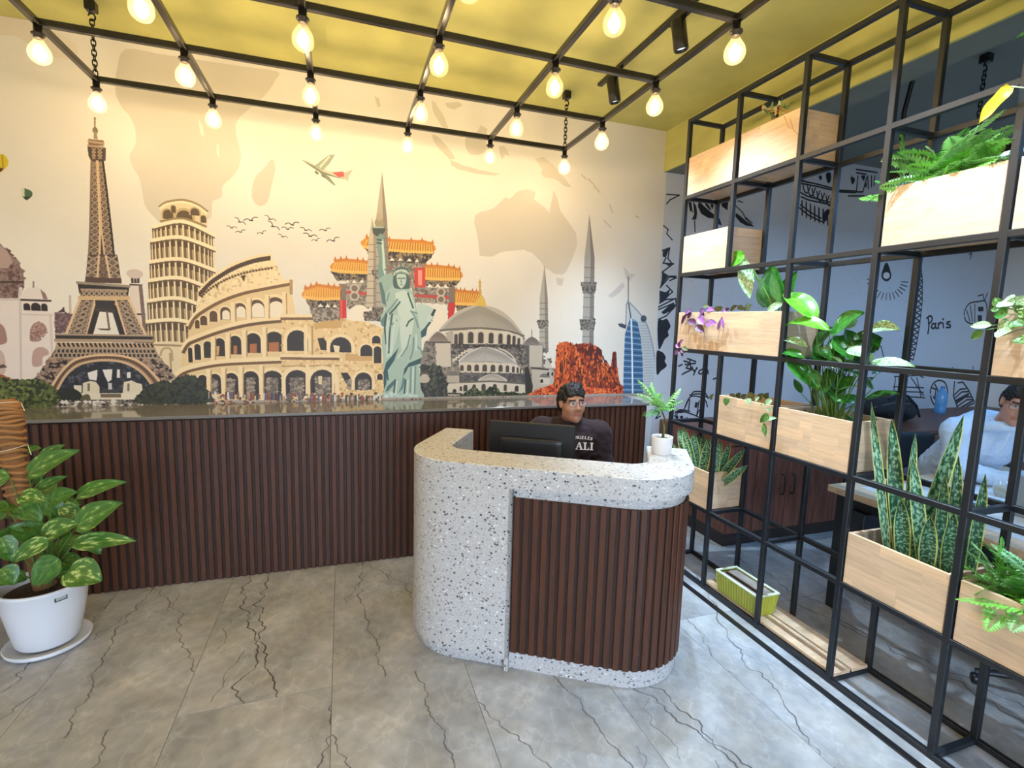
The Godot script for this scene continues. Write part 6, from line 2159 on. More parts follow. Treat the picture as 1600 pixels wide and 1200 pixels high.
	leaves(ph, [[p3([2240,2070,-2435,2240,2029,-2581]), 0.098, "lime", 1, 0.3], [p3([2220,2050,-2415,2220,1825,-2342]), 0.086, "pale", 0, 0.1], [p3([2300,1780,-2268,2300,2016,-2279]), 0.149, "lily", 1, 0.12], [p3([2360,1825,-2253,2360,1973,-2165]), 0.092, "lily", 1, 0.1], [p3([2280,1771,-2193,2280,1984,-2271]), 0.057, "lilydark", 0, 0.06], [p3([2220,1791,-2109,2220,1745,-2216]), 0.046, "pale", 0, 0.2]], Vector3(-0.8, 0.35, 0.45), Vector3(2.3, 1.68, -2.2), 0.006)
	# purple trailing plant
	var tr := thing("purple_trailing_plant", "purple tradescantia trailing over the long planter's far end", "plant", Vector3(2.22, 1.69, -2.75))
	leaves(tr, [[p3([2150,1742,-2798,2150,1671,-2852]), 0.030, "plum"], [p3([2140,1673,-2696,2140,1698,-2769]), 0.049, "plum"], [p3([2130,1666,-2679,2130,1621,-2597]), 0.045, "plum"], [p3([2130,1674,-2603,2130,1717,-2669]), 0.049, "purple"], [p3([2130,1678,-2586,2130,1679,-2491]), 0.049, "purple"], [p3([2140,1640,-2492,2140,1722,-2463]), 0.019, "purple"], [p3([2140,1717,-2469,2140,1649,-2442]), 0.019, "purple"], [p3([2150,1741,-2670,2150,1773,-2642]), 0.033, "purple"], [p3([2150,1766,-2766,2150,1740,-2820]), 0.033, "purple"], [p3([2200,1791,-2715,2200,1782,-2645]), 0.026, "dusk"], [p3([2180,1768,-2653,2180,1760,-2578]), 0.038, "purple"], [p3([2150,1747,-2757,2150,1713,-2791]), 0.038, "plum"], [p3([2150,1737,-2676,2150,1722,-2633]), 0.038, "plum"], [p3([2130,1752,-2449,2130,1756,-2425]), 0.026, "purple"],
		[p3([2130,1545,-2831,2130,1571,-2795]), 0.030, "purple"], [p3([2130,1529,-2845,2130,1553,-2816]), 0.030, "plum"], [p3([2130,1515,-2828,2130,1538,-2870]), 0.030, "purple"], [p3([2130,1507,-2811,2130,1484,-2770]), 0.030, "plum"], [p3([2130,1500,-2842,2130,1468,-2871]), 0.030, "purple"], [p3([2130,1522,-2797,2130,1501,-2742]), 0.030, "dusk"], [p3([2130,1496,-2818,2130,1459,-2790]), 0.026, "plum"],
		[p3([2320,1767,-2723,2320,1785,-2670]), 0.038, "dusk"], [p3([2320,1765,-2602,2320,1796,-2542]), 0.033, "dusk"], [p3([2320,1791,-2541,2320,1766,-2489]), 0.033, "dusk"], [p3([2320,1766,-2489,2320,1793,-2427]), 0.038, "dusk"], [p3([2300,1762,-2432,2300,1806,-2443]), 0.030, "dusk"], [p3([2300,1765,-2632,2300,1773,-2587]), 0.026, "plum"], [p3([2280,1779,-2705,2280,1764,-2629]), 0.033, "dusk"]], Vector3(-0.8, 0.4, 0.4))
	var to := tr.position
	for q: Array in [p3([2155,1747,-2801,2155,1665,-2807,2155,1522,-2803]), p3([2155,1742,-2778,2155,1645,-2782,2155,1528,-2785]), p3([2155,1723,-2653,2155,1611,-2627,2155,1526,-2638]), p3([2155,1722,-2481,2155,1624,-2501,2155,1524,-2516]), p3([2150,1733,-2847,2150,1619,-2866,2150,1515,-2847]), p3([2155,1656,-2461,2155,1607,-2468,2155,1562,-2472])]:
		obj("runner", tube([q[0] - to, q[1] - to, q[2] - to], [0.0022, 0.0018, 0.0012], 5), lm["straw"], tr)
	# creepers
	var cr := thing("variegated_creeper", "small cream-edged creeper hanging over a planter below the long box", "plant", Vector3(2.24, 1.19, -2.27))
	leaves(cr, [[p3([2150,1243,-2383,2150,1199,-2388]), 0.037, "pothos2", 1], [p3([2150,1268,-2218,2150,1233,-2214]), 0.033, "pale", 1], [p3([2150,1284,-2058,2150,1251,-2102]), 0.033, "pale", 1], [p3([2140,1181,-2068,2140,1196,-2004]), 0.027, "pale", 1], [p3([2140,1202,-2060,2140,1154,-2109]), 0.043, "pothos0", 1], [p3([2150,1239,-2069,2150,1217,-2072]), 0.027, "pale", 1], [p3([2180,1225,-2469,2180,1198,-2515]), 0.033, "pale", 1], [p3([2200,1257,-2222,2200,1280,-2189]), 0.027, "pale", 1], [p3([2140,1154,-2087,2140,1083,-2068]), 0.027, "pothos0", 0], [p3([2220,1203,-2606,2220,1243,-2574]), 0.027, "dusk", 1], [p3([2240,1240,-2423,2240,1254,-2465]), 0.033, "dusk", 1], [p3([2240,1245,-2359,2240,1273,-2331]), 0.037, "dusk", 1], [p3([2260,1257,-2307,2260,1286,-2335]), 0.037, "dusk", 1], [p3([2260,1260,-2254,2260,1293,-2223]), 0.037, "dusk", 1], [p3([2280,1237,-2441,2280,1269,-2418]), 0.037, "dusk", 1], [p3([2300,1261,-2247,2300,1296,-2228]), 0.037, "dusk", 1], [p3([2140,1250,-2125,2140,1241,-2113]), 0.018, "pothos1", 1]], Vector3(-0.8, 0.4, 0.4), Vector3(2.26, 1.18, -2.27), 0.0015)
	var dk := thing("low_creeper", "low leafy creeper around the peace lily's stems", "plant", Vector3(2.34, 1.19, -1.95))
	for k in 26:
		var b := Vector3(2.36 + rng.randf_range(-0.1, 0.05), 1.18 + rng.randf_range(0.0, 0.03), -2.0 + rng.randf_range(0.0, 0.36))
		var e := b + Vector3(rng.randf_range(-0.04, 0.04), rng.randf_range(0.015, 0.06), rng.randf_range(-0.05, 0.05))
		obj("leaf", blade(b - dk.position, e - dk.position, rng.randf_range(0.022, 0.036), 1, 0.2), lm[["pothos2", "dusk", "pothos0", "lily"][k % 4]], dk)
	var vp := thing("variegated_pothos", "pale variegated pothos trailing in front of a post", "plant", Vector3(2.24, 1.69, -0.98))
	leaves(vp, [[p3([2130,1771,-1115,2130,1754,-1087]), 0.06, "pale", 1], [p3([2120,1674,-1111,2120,1677,-1066]), 0.075, "pale", 1], [p3([2110,1687,-1125,2110,1682,-1188]), 0.03, "pale", 0], [p3([2110,1670,-1149,2110,1638,-1177]), 0.03, "pothos2", 0], [p3([2120,1727,-1091,2120,1720,-1128]), 0.04, "lily", 0], [p3([2140,1749,-1087,2140,1786,-1066]), 0.05, "pale", 1], [p3([2130,1755,-1126,2130,1783,-1138]), 0.03, "pothos1", 1], [p3([2120,1652,-1100,2120,1662,-1119]), 0.03, "pale", 1], [p3([2140,1728,-1076,2140,1749,-1053]), 0.05, "pothos1", 1], [p3([2130,1701,-1080,2130,1686,-1049]), 0.05, "pothos0", 1], [p3([2120,1648,-1056,2120,1628,-1037]), 0.04, "pothos1", 1], [p3([2140,1756,-1136,2140,1728,-1106]), 0.05, "pothos0", 1], [p3([2200,1724,-1071,2200,1751,-1057]), 0.05, "pothos1", 1], [p3([2200,1698,-1043,2200,1730,-1063]), 0.05, "pale", 1]], Vector3(-0.8, 0.45, 0.4), Vector3(2.2, 1.69, -1.0), 0.0025)
	# snake plants
	var s := thing("snake_plant", "tall snake plant with yellow-edged banded leaves in the low planter", "plant", Vector3(2.3, 0.68, -1.38))
	var sr := [[p3([2300,706,-1440,2300,1277,-1545]), 0.060, 0, 0.02], [p3([2260,865,-1461,2260,1341,-1615]), 0.036, 1, 0.06], [p3([2360,859,-1499,2360,1266,-1576]), 0.036, 1, 0.04], [p3([2340,732,-1451,2340,1228,-1467]), 0.036, 1, 0.08], [p3([2340,747,-1416,2340,1337,-1301]), 0.055, 1, 0.04], [p3([2260,778,-1319,2260,1137,-1415]), 0.050, 1, 0.08], [p3([2300,759,-1289,2300,1085,-1313]), 0.048, 0, 0.02], [p3([2320,772,-1257,2320,1175,-1288]), 0.048, 0, 0.02], [p3([2300,784,-1190,2300,1134,-1183]), 0.041, 0, 0.06], [p3([2240,728,-1300,2240,924,-1311]), 0.060, 0, 0.02], [p3([2260,712,-1401,2260,948,-1439]), 0.060, 0, 0.02], [p3([2320,718,-1421,2320,1068,-1446]), 0.053, 0, 0.03], [p3([2250,706,-1235,2250,967,-1239]), 0.054, 0, 0.03], [p3([2300,759,-1221,2300,975,-1204]), 0.036, 1, 0.05], [p3([2280,721,-1364,2280,939,-1379]), 0.048, 1, 0.04]]
	for q: Array in sr:
		var p: Array = q[0]
		p[0].y = 0.66
		obj("leaf", blade(p[0] - s.position, p[1] - s.position, q[1], 2, q[3], 0.5, Vector3(-0.75, 0.15, 0.6)), lm["snake%d" % q[2]], s)
	var s2 := thing("snake_plant", "bushy snake plant in the planter beside the terrazzo desk", "plant", Vector3(2.3, 0.68, -2.62))
	for q: Array in [[p3([2240,723,-2759,2240,947,-2917]), 0.07, 1, 0.05], [p3([2260,716,-2742,2260,959,-2900]), 0.06, 0, 0.05], [p3([2300,701,-2766,2300,935,-2842]), 0.06, 0, 0.04], [p3([2220,734,-2638,2220,963,-2583]), 0.06, 1, 0.05], [p3([2240,735,-2534,2240,963,-2534]), 0.05, 1, 0.03], [p3([2300,720,-2588,2300,940,-2487]), 0.05, 0, 0.05], [p3([2320,716,-2596,2320,935,-2382]), 0.05, 0, 0.1], [p3([2300,741,-2532,2300,844,-2334]), 0.05, 1, 0.2], [p3([2280,700,-2833,2280,808,-3020]), 0.04, 1, 0.1], [p3([2340,699,-2742,2340,924,-2783]), 0.06, 0, 0.03], [p3([2340,681,-2805,2340,922,-2840]), 0.06, 0, 0.03], [p3([2300,720,-2588,2300,932,-2568]), 0.04, 0, 0.05]]:
		var p: Array = q[0]
		p[0].y = 0.66
		obj("leaf", blade(p[0] - s2.position, p[1] - s2.position, q[1], 2, q[3], 0.5, Vector3(-0.7, 0.2, 0.65)), lm["snake%d" % q[2]], s2)
	# dry succulent on the top tier
	var d := thing("dry_succulent", "small dried succulent with curling tendrils on the top tier", "plant", Vector3(2.22, 2.69, -2.14))
	for k in 22:
		var c := p3([2200,2817,-2284])
		var b: Vector3 = c[0] + Vector3(rng.randf_range(-0.02, 0.05), rng.randf_range(-0.03, 0.02), rng.randf_range(-0.05, 0.09))
		var e := b + Vector3(rng.randf_range(-0.02, 0.02), rng.randf_range(0.0, 0.035), rng.randf_range(-0.025, 0.025))
		obj("leaf", blade(b - d.position, e - d.position, 0.014, 1, 0.2), lm[["pale", "pothos1", "straw", "dusk"][k % 4]], d)
		if k < 9:
			obj("stem", stalk(Vector3(2.24, 2.68, -2.15 + 0.01 * k) - d.position, b - d.position, 0.0018, 0.0012, 0.2), lm["straw"], d)
	for q: Array in [p3([2150,2709,-2105,2150,2646,-2078,2150,2615,-2048]), p3([2150,2732,-2142,2150,2680,-2116,2150,2656,-2093])]:
		obj("tendril", tube([q[0] - d.position, q[1] - d.position, q[2] - d.position], 0.0016, 5), lm["straw"], d)
	# yellowing leaf from the top tier
	var y := thing("drooping_leaf_plant", "single yellowing lobed leaf drooping on a pale stalk", "plant", Vector3(2.25, 2.69, -0.98))
	var yl := p3([2130,2480,-1175,2130,2389,-1254,2130,2459,-1135])
	obj("leaf", blade(yl[0] - y.position, yl[1] - y.position, 0.055, 1, 0.06, 0.3, Vector3(-0.8, 0.5, 0.3), 0.09), lm["yellow"], y)
	obj("stalk", tube([yl[0] - y.position, yl[2] - y.position, Vector3(0, 0.06, 0.03), Vector3(0.02, -0.01, 0.02)], 0.003, 6), lm["pale"], y)
	for k in 6:
		var b := Vector3(2.26, 2.69, -1.02 + 0.03 * k)
		var e: Vector3 = [p3([2160,2642,-1197])[0], Vector3(2.14, 2.9, -0.9), Vector3(2.3, 2.94, -0.95), Vector3(2.36, 2.9, -1.05), Vector3(2.14, 2.86, -0.8), Vector3(2.3, 2.9, -0.8)][k]
		obj("leaf", blade(b.lerp(e, 0.35) - y.position, e - y.position, 0.06, 1, 0.15, 0.2), lm[["lily", "lime", "lily"][k % 3]], y)
		obj("stem", stalk(b - y.position, b.lerp(e, 0.35) - y.position, 0.003, 0.002), lm["stem"], y)

# ---------------------------------------------------------------- bodies as smooth distance fields
# a limb: [0, a, b, ra, rb, blend]; a ball: [1, centre, radii, inverse basis, blend]; blend below zero cuts away
func limb(a: Vector3, b: Vector3, ra: float, rb: float, k := 0.03) -> Array:
	return [0, a, b, ra, rb, k]

func ball(c: Vector3, r: Vector3, k := 0.02, turn := Basis.IDENTITY) -> Array:
	return [1, c, r, turn.inverse(), k]

func field(prims: Array, p: Vector3) -> float:
	var d := 1e3
	for q: Array in prims:
		var e: float
		var k: float
		if q[0] == 0:
			var a: Vector3 = q[1]
			var ab: Vector3 = q[2] - a
			var t := clampf((p - a).dot(ab) / maxf(ab.length_squared(), 1e-9), 0.0, 1.0)
			e = (p - a - ab * t).length() - lerpf(q[3], q[4], t)
			k = q[5]
		else:
			var r: Vector3 = q[2]
			var v: Vector3 = q[3] * (p - q[1])
			var k0 := (v / r).length()
			var k1 := (v / (r * r)).length()
			e = k0 * (k0 - 1.0) / maxf(k1, 1e-6)
			k = q[4]
		if k >= 0.0:
			var h := maxf(k - absf(d - e), 0.0) / maxf(k, 1e-6)
			d = minf(d, e) - h * h * k * 0.25
		else:
			k = -k
			e = -e
			var h := maxf(k - absf(d - e), 0.0) / k
			d = maxf(d, e) + h * h * k * 0.25
	return d

func reach(q: Array) -> Array:
	if q[0] == 0:
		return [(q[1] + q[2]) * 0.5, (q[1] as Vector3).distance_to(q[2]) * 0.5 + maxf(q[3], q[4])]
	var r: Vector3 = q[2]
	return [q[1], maxf(r.x, maxf(r.y, r.z))]

# surface nets over blocks of 6 cells near the surface; tint gives each point a linear colour
func net(st: SurfaceTool, prims: Array, cell: float, tint = null, rough = null) -> void:
	var B := 6
	var lo := Vector3.INF
	var hi := -Vector3.INF
	for q: Array in prims:
		if q[q.size() - 1] < 0.0:
			continue
		var s := reach(q)
		lo = lo.min(s[0] - Vector3.ONE * (s[1] + 0.02))
		hi = hi.max(s[0] + Vector3.ONE * (s[1] + 0.02))
	var bs := cell * B
	var nb := Vector3i(((hi - lo) / bs).ceil())
	var verts := {}
	var pos := PackedVector3Array()
	var faces := []
	var N := B + 1
	for bz in nb.z:
		for by in nb.y:
			for bx in nb.x:
				var o := lo + Vector3(bx, by, bz) * bs
				var c := o + Vector3.ONE * bs * 0.5
				var near := []
				var any := false
				for q: Array in prims:
					var s := reach(q)
					var kk := absf(q[q.size() - 1])
					if c.distance_to(s[0]) < s[1] + bs * 0.9 + kk + 0.015:
						near.append(q)
						any = any or q[q.size() - 1] >= 0.0
				if not any:
					continue
				if absf(field(near, c)) > bs * 1.0 + 0.012:
					continue
				var v := PackedFloat32Array()
				v.resize(N * N * N)
				var i := 0
				for z in N:
					for y in N:
						for x in N:
							var p := o + Vector3(x, y, z) * cell
							v[i] = field(near, p) + (rough.call(p) if rough != null else 0.0)
							i += 1
				for z in B:
					for y in B:
						for x in B:
							var m := 0
							var sum := Vector3.ZERO
							var cnt := 0
							var cs := PackedFloat32Array()
							for k in 8:
								var f := v[(x + (k & 1)) + N * ((y + ((k >> 1) & 1)) + N * (z + (k >> 2)))]
								cs.append(f)
								if f < 0.0:
									m |= 1 << k
							if m == 0 or m == 255:
								continue
							for e: Array in EDGES:
								var a := cs[e[0]]
								var b := cs[e[1]]
								if (a < 0.0) != (b < 0.0):
									var t := a / (a - b)
									sum += (CORN[e[0]] as Vector3).lerp(CORN[e[1]], t)
									cnt += 1
							var key := Vector3i(bx * B + x, by * B + y, bz * B + z)
							verts[key] = pos.size()
							pos.append(o + (Vector3(x, y, z) + sum / cnt) * cell)
							# edges leaving corner 0
							for ax in 3:
								var far := cs[1 << ax]
								if (cs[0] < 0.0) != (far < 0.0):
									faces.append([key, ax, cs[0] < 0.0])
	st.set_smooth_group(0)
	for f: Array in faces:
		var key: Vector3i = f[0]
		var u := Vector3i.ZERO
		var w := Vector3i.ZERO
		u[(f[1] + 1) % 3] = 1
		w[(f[1] + 2) % 3] = 1
		var ks := [key, key - u, key - u - w, key - w]
		var ok := true
		for k: Vector3i in ks:
			ok = ok and verts.has(k)
		if not ok:
			continue
		var order := [0, 2, 1, 0, 3, 2] if f[2] else [0, 1, 2, 0, 2, 3]
		for k: int in order:
			var p := pos[verts[ks[k]]]
			if tint != null:
				st.set_color(tint.call(p))
			st.add_vertex(p)

const CORN := [Vector3(0, 0, 0), Vector3(1, 0, 0), Vector3(0, 1, 0), Vector3(1, 1, 0), Vector3(0, 0, 1), Vector3(1, 0, 1), Vector3(0, 1, 1), Vector3(1, 1, 1)]
const EDGES := [[0, 1], [2, 3], [4, 5], [6, 7], [0, 2], [1, 3], [4, 6], [5, 7], [0, 4], [1, 5], [2, 6], [3, 7]]

func head_prims(t: Transform3D) -> Array:
	var P := func(x: float, y: float, z: float) -> Vector3: return t * Vector3(x, y, z)
	var b := t.basis
	return [
		ball(P.call(0, 0.036, -0.014), Vector3(0.074, 0.084, 0.094), 0.02, b),
		ball(P.call(0, -0.04, 0.02), Vector3(0.058, 0.074, 0.066), 0.04, b),
		limb(P.call(-0.042, -0.072, 0.008), P.call(0, -0.096, 0.052), 0.02, 0.02, 0.03),
		limb(P.call(0.042, -0.072, 0.008), P.call(0, -0.096, 0.052), 0.02, 0.02, 0.03),
		ball(P.call(-0.036, -0.03, 0.05), Vector3(0.024, 0.024, 0.024), 0.03, b),
		ball(P.call(0.036, -0.03, 0.05), Vector3(0.024, 0.024, 0.024), 0.03, b),
		limb(P.call(-0.036, 0.024, 0.069), P.call(0.036, 0.024, 0.069), 0.012, 0.012, 0.025),
		ball(P.call(-0.031, 0.004, 0.094), Vector3(0.019, 0.013, 0.02), -0.014, b),
		ball(P.call(0.031, 0.004, 0.094), Vector3(0.019, 0.013, 0.02), -0.014, b),
		limb(P.call(0, 0.012, 0.079), P.call(0, -0.03, 0.097), 0.008, 0.0125, 0.016),
		ball(P.call(-0.012, -0.035, 0.087), Vector3(0.009, 0.008, 0.01), 0.008, b),
		ball(P.call(0.012, -0.035, 0.087), Vector3(0.009, 0.008, 0.01), 0.008, b),
		limb(P.call(-0.019, -0.06, 0.074), P.call(0.019, -0.06, 0.074), 0.0075, 0.0075, 0.01),
		limb(P.call(-0.016, -0.07, 0.073), P.call(0.016, -0.07, 0.073), 0.008, 0.008, 0.008),
		ball(P.call(-0.076, 0.0, -0.008), Vector3(0.01, 0.031, 0.02), 0.01, b),
		ball(P.call(0.076, 0.0, -0.008), Vector3(0.01, 0.031, 0.02), 0.01, b)]

func hand_prims(wrist: Vector3, dir: Vector3, palm_down: Vector3, thumb_side: float) -> Array:
	# flat, slightly curled hand: palm, four fingers of unequal length, thumb from the side
	var d := dir.normalized()
	var n := (palm_down - d * palm_down.dot(d)).normalized()
	var s := d.cross(n).normalized() * thumb_side
	var out := [limb(wrist, wrist + d * 0.03, 0.026, 0.028, 0.02)]
	for k in 4:
		var off := s * (0.03 - 0.02 * k)
		var kn := wrist + d * (0.09 - 0.004 * absf(k - 1)) + off
		out.append(limb(wrist + d * 0.025 + off * 0.7, kn, 0.014, 0.0115, 0.018))
		var l: float = [0.072, 0.08, 0.074, 0.058][k]
		var p1 := kn + (d * 0.92 + n * 0.25).normalized() * l * 0.45
		var p2 := p1 + (d * 0.75 + n * 0.65).normalized() * l * 0.32
		var p3_ := p2 + (d * 0.5 + n * 0.85).normalized() * l * 0.25
		out.append(limb(kn, p1, 0.0098, 0.009, 0.006))
		out.append(limb(p1, p2, 0.009, 0.0084, 0.003))
		out.append(limb(p2, p3_, 0.0084, 0.0076, 0.003))
	var t0 := wrist + d * 0.03 + s * 0.024
	var t1 := t0 + (s * 0.75 + d * 0.7).normalized() * 0.042
	var t2 := t1 + (d * 0.95 + s * 0.2 + n * 0.3).normalized() * 0.034
	out.append(limb(t0, t1, 0.015, 0.0115, 0.014))
	out.append(limb(t1, t2, 0.0112, 0.0088, 0.004))
	return out

func shell(color_name: String, prims: Array, cell: float, m: Material, parent: Node3D, rough = null) -> MeshInstance3D:
	var st := st_new(true)
	net(st, prims, cell, null, rough)
	return obj(color_name, commit(st), m, parent)

func cloth(c: Color, rough := 0.85) -> StandardMaterial3D:
	var m := textured(plaster(c, 61), Vector3(9, 9, 9), rough)
	m.rim_enabled = true
	m.rim = 0.08
	return m

# one seated man: joints in the thing's own axes, +z is where he faces
func person(called_label: String, at: Vector3, turn: float, j: Dictionary, skin: Color, shirt: StandardMaterial3D, pants: StandardMaterial3D) -> Node3D:
	var p := thing("person", called_label, "person", at, turn)
	var H: Transform3D = j.head
	var base := skin.srgb_to_linear()
	var lip := Color(base.r * 0.78, base.g * 0.58, base.b * 0.56)
	var beard := Color(base.r * 0.66, base.g * 0.66, base.b * 0.68)
	var inv := H.affine_inverse()
	var tint := func(w: Vector3) -> Color:
		var v: Vector3 = inv * w
		if v.y > -0.079 and v.y < -0.052 and absf(v.x) < 0.026 and v.z > 0.068:
			return lip
		if v.y > -0.055 and v.y < -0.044 and absf(v.x) < 0.03 and v.z > 0.07 and j.get("moustache", false):
			return beard
		if absf(v.y - 0.0235 - absf(v.x) * 0.05 + v.x * v.x * 2.0) < 0.0052 and absf(v.x) > 0.011 and absf(v.x) < 0.052 and v.z > 0.05:
			return Color(0.012, 0.01, 0.009)
		if v.z > 0.02 and v.y < -0.05 and v.y > -0.125 and j.get("moustache", false):
			return base.lerp(beard, 0.35)
		return base
	var st := st_new(true)
	var neck := [limb(H * Vector3(0, -0.05, -0.022), j.neck, 0.054, 0.06, 0.03)]
	net(st, head_prims(H) + neck, 0.0036, tint)
	var trunk := [limb(j.neck, j.chest, 0.06, 0.12, 0.05), ball(j.chest, Vector3(0.16, 0.15, 0.105), 0.06), limb(j.chest, j.waist, 0.13, 0.13, 0.06), ball(j.hip, Vector3(0.165, 0.11, 0.12), 0.06)]
	var arms := []
	var legs := []
	for s in 2:
		var sh: Vector3 = j.shoulder[s]
		arms += [limb(j.chest + Vector3(0, 0.09, 0), sh, 0.07, 0.062, 0.05), limb(sh, j.elbow[s], 0.058, 0.043, 0.04), limb(j.elbow[s], j.wrist[s], 0.042, 0.028, 0.02)]
		legs += [limb(j.hip + Vector3(0.085 - 0.17 * s, 0, 0), j.knee[s], 0.09, 0.062, 0.05), limb(j.knee[s], j.ankle[s], 0.06, 0.042, 0.03), limb(j.ankle[s], j.ankle[s] + Vector3(0, -0.04, 0.13), 0.04, 0.035, 0.03)]
	net(st, trunk + arms + legs, 0.016, func(_v: Vector3) -> Color: return base)
	for s in 2:
		var d: Vector3 = (j.wrist[s] - j.elbow[s])
		net(st, hand_prims(j.wrist[s], j.hand_dir[s], Vector3.DOWN, 1.0 if s == 0 else -1.0), 0.0045, func(_v: Vector3) -> Color: return base)
	var sm := StandardMaterial3D.new()
	sm.vertex_color_use_as_albedo = true
	sm.roughness = 0.5
	sm.subsurf_scatter_enabled = true
	sm.subsurf_scatter_strength = 0.08
	obj("body", commit(st), sm, p)
	# top: follows the body a little larger, with creases
	var g := fbm(31, 9.0, 3)
	var fold := func(v: Vector3) -> float: return 0.0045 * sin(v.y * 46.0 + g.get_noise_3d(v.x, v.y, v.z) * 7.0) * clampf((1.02 - v.y) * 6.0, 0.2, 1.0) + 0.006 * g.get_noise_3d(v.x * 2.0, v.y * 2.0, v.z * 2.0)
	var big := func(q: Array, d: float, k: float) -> Array:
		var r := q.duplicate()
		if r[0] == 0:
			r[3] += d
			r[4] += d
			r[5] = k
		else:
			r[2] += Vector3.ONE * d
			r[4] = k
		return r
	var top := []
	var up: Vector3 = (j.neck - j.chest)
	top.append(limb(j.chest + up * 0.75, j.chest, 0.085, 0.13, 0.05))
	for q: Array in trunk.slice(1):
		top.append(big.call(q, 0.022, 0.07))
	for k in arms.size():
		var q: Array = big.call(arms[k], 0.02, 0.05)
		if k % 3 == 2:
			q[2] = q[1].lerp(q[2], 0.97)
			q[4] += 0.004
		top.append(q)
	shell("sweatshirt", top, 0.011, shirt, p, fold)
	# collar
	var ring := []
	var nk: Vector3 = j.neck
	var ax := (H.origin - nk).normalized()
	var sx := ax.cross(Vector3.BACK).normalized()
	var sz := sx.cross(ax).normalized()
	for i in 24:
		var a := TAU * i / 24
		ring.append(nk + ax * 0.012 + sx * cos(a) * 0.068 + sz * (sin(a) * 0.066) + ax * (-0.014 * cos(a + PI / 2)))
	obj("collar", tube(ring, 0.011, 8, true), shirt, p)
	var tr := [big.call(trunk[3], 0.016, 0.05)]
	for k in legs.size():
		if k % 3 < 2:
			tr.append(big.call(legs[k], 0.016, 0.05))
	shell("trousers", tr, 0.016, pants, p)
	for s in 2:
		shell("shoe", [limb(j.ankle[s] + Vector3(0, -0.035, -0.03), j.ankle[s] + Vector3(0, -0.042, 0.16), 0.05, 0.045, 0.02)], 0.012, mat(c8(40, 40, 44), 0.5), p)
	# hair: cap over the skull, cut free of the face, with strands
	var hn := fbm(3, 60.0, 2)
	var tousle: float = j.get("tousle", 0.007)
	var strands := func(v: Vector3) -> float:
		var w: Vector3 = inv * v
		return 0.0028 * sin(w.x * 260.0 + w.y * 70.0 + hn.get_noise_3d(v.x, v.y, v.z) * 5.0) + tousle * hn.get_noise_3d(v.x * 0.45, v.y * 0.45, v.z * 0.45)
	var hair := [ball(H * Vector3(0, 0.042, -0.018), Vector3(0.082, 0.088, 0.102), 0.02, H.basis), ball(H * Vector3(0, -0.01, -0.05), Vector3(0.078, 0.075, 0.062), 0.04, H.basis)]
	for k in 7:
		var x := -0.055 + 0.018 * k
		hair.append(limb(H * Vector3(x * 0.8, 0.115 - absf(x) * 0.3, 0.03), H * Vector3(x + 0.008, 0.066 - 0.006 * (k % 3), 0.088 - absf(x) * 0.5), 0.022, 0.009, 0.016))
	hair.append(ball(H * Vector3(0, -0.052, 0.084), Vector3(0.08, 0.104, 0.088), -0.012, H.basis))
	hair.append(ball(H * Vector3(-0.088, -0.022, 0.004), Vector3(0.03, 0.04, 0.026), -0.01, H.basis))
	hair.append(ball(H * Vector3(0.088, -0.022, 0.004), Vector3(0.03, 0.04, 0.026), -0.01, H.basis))
	shell("hair", hair, 0.0042, mat(c8(20, 17, 17), 0.6), p, strands)
	for s: float in [-1.0, 1.0]:
		var e := obj("eye", lathe([Vector2(0, -0.0115), Vector2(0.006, -0.0098), Vector2(0.01, -0.0055), Vector2(0.0115, 0), Vector2(0.01, 0.0055), Vector2(0.006, 0.0098), Vector2(0, 0.0115)], 16), mat(c8(226, 220, 212), 0.2), p)
		e.transform = H * Transform3D(Basis.IDENTITY, Vector3(0.031 * s, 0.003, 0.0735))
		var ir := obj("iris", lathe([Vector2(0, 0), Vector2(0.0068, 0.0), Vector2(0.006, 0.0022), Vector2(0, 0.0034)], 14), mat(c8(34, 22, 16), 0.15), e)
		ir.position = Vector3(j.get("gaze", 0.0) * 0.004, 0, 0.0102)
		ir.rotation.x = PI / 2
		var lid := obj("eyelid", tube([Vector3(-0.015, -0.002, -0.001), Vector3(-0.008, 0.0065, 0.0095), Vector3(0.0, 0.0085, 0.0115), Vector3(0.008, 0.0065, 0.0095), Vector3(0.015, -0.001, -0.001)], 0.0027, 6), mat(Color(skin.r * 0.72, skin.g * 0.68, skin.b * 0.66), 0.5), p)
		lid.transform = e.transform
	if j.get("glasses", false):
		var gl := obj("glasses", glasses_mesh(), mat(c8(60, 44, 36), 0.25, 0.4), p)
		gl.transform = H
		var lens := StandardMaterial3D.new()
		lens.albedo_color = Color(0.9, 0.95, 1.0, 0.05)
		lens.transparency = BaseMaterial3D.TRANSPARENCY_ALPHA
		lens.roughness = 0.02
		lens.metallic_specular = 0.1
		for s: float in [-1.0, 1.0]:
			obj("lens", bevel(Vector3(0.05, 0.032, 0.0015), 0.0005), lens, gl, Vector3(0.034 * s, 0.0, 0.1), Vector3(0, 0.12 * s, 0))
	return p

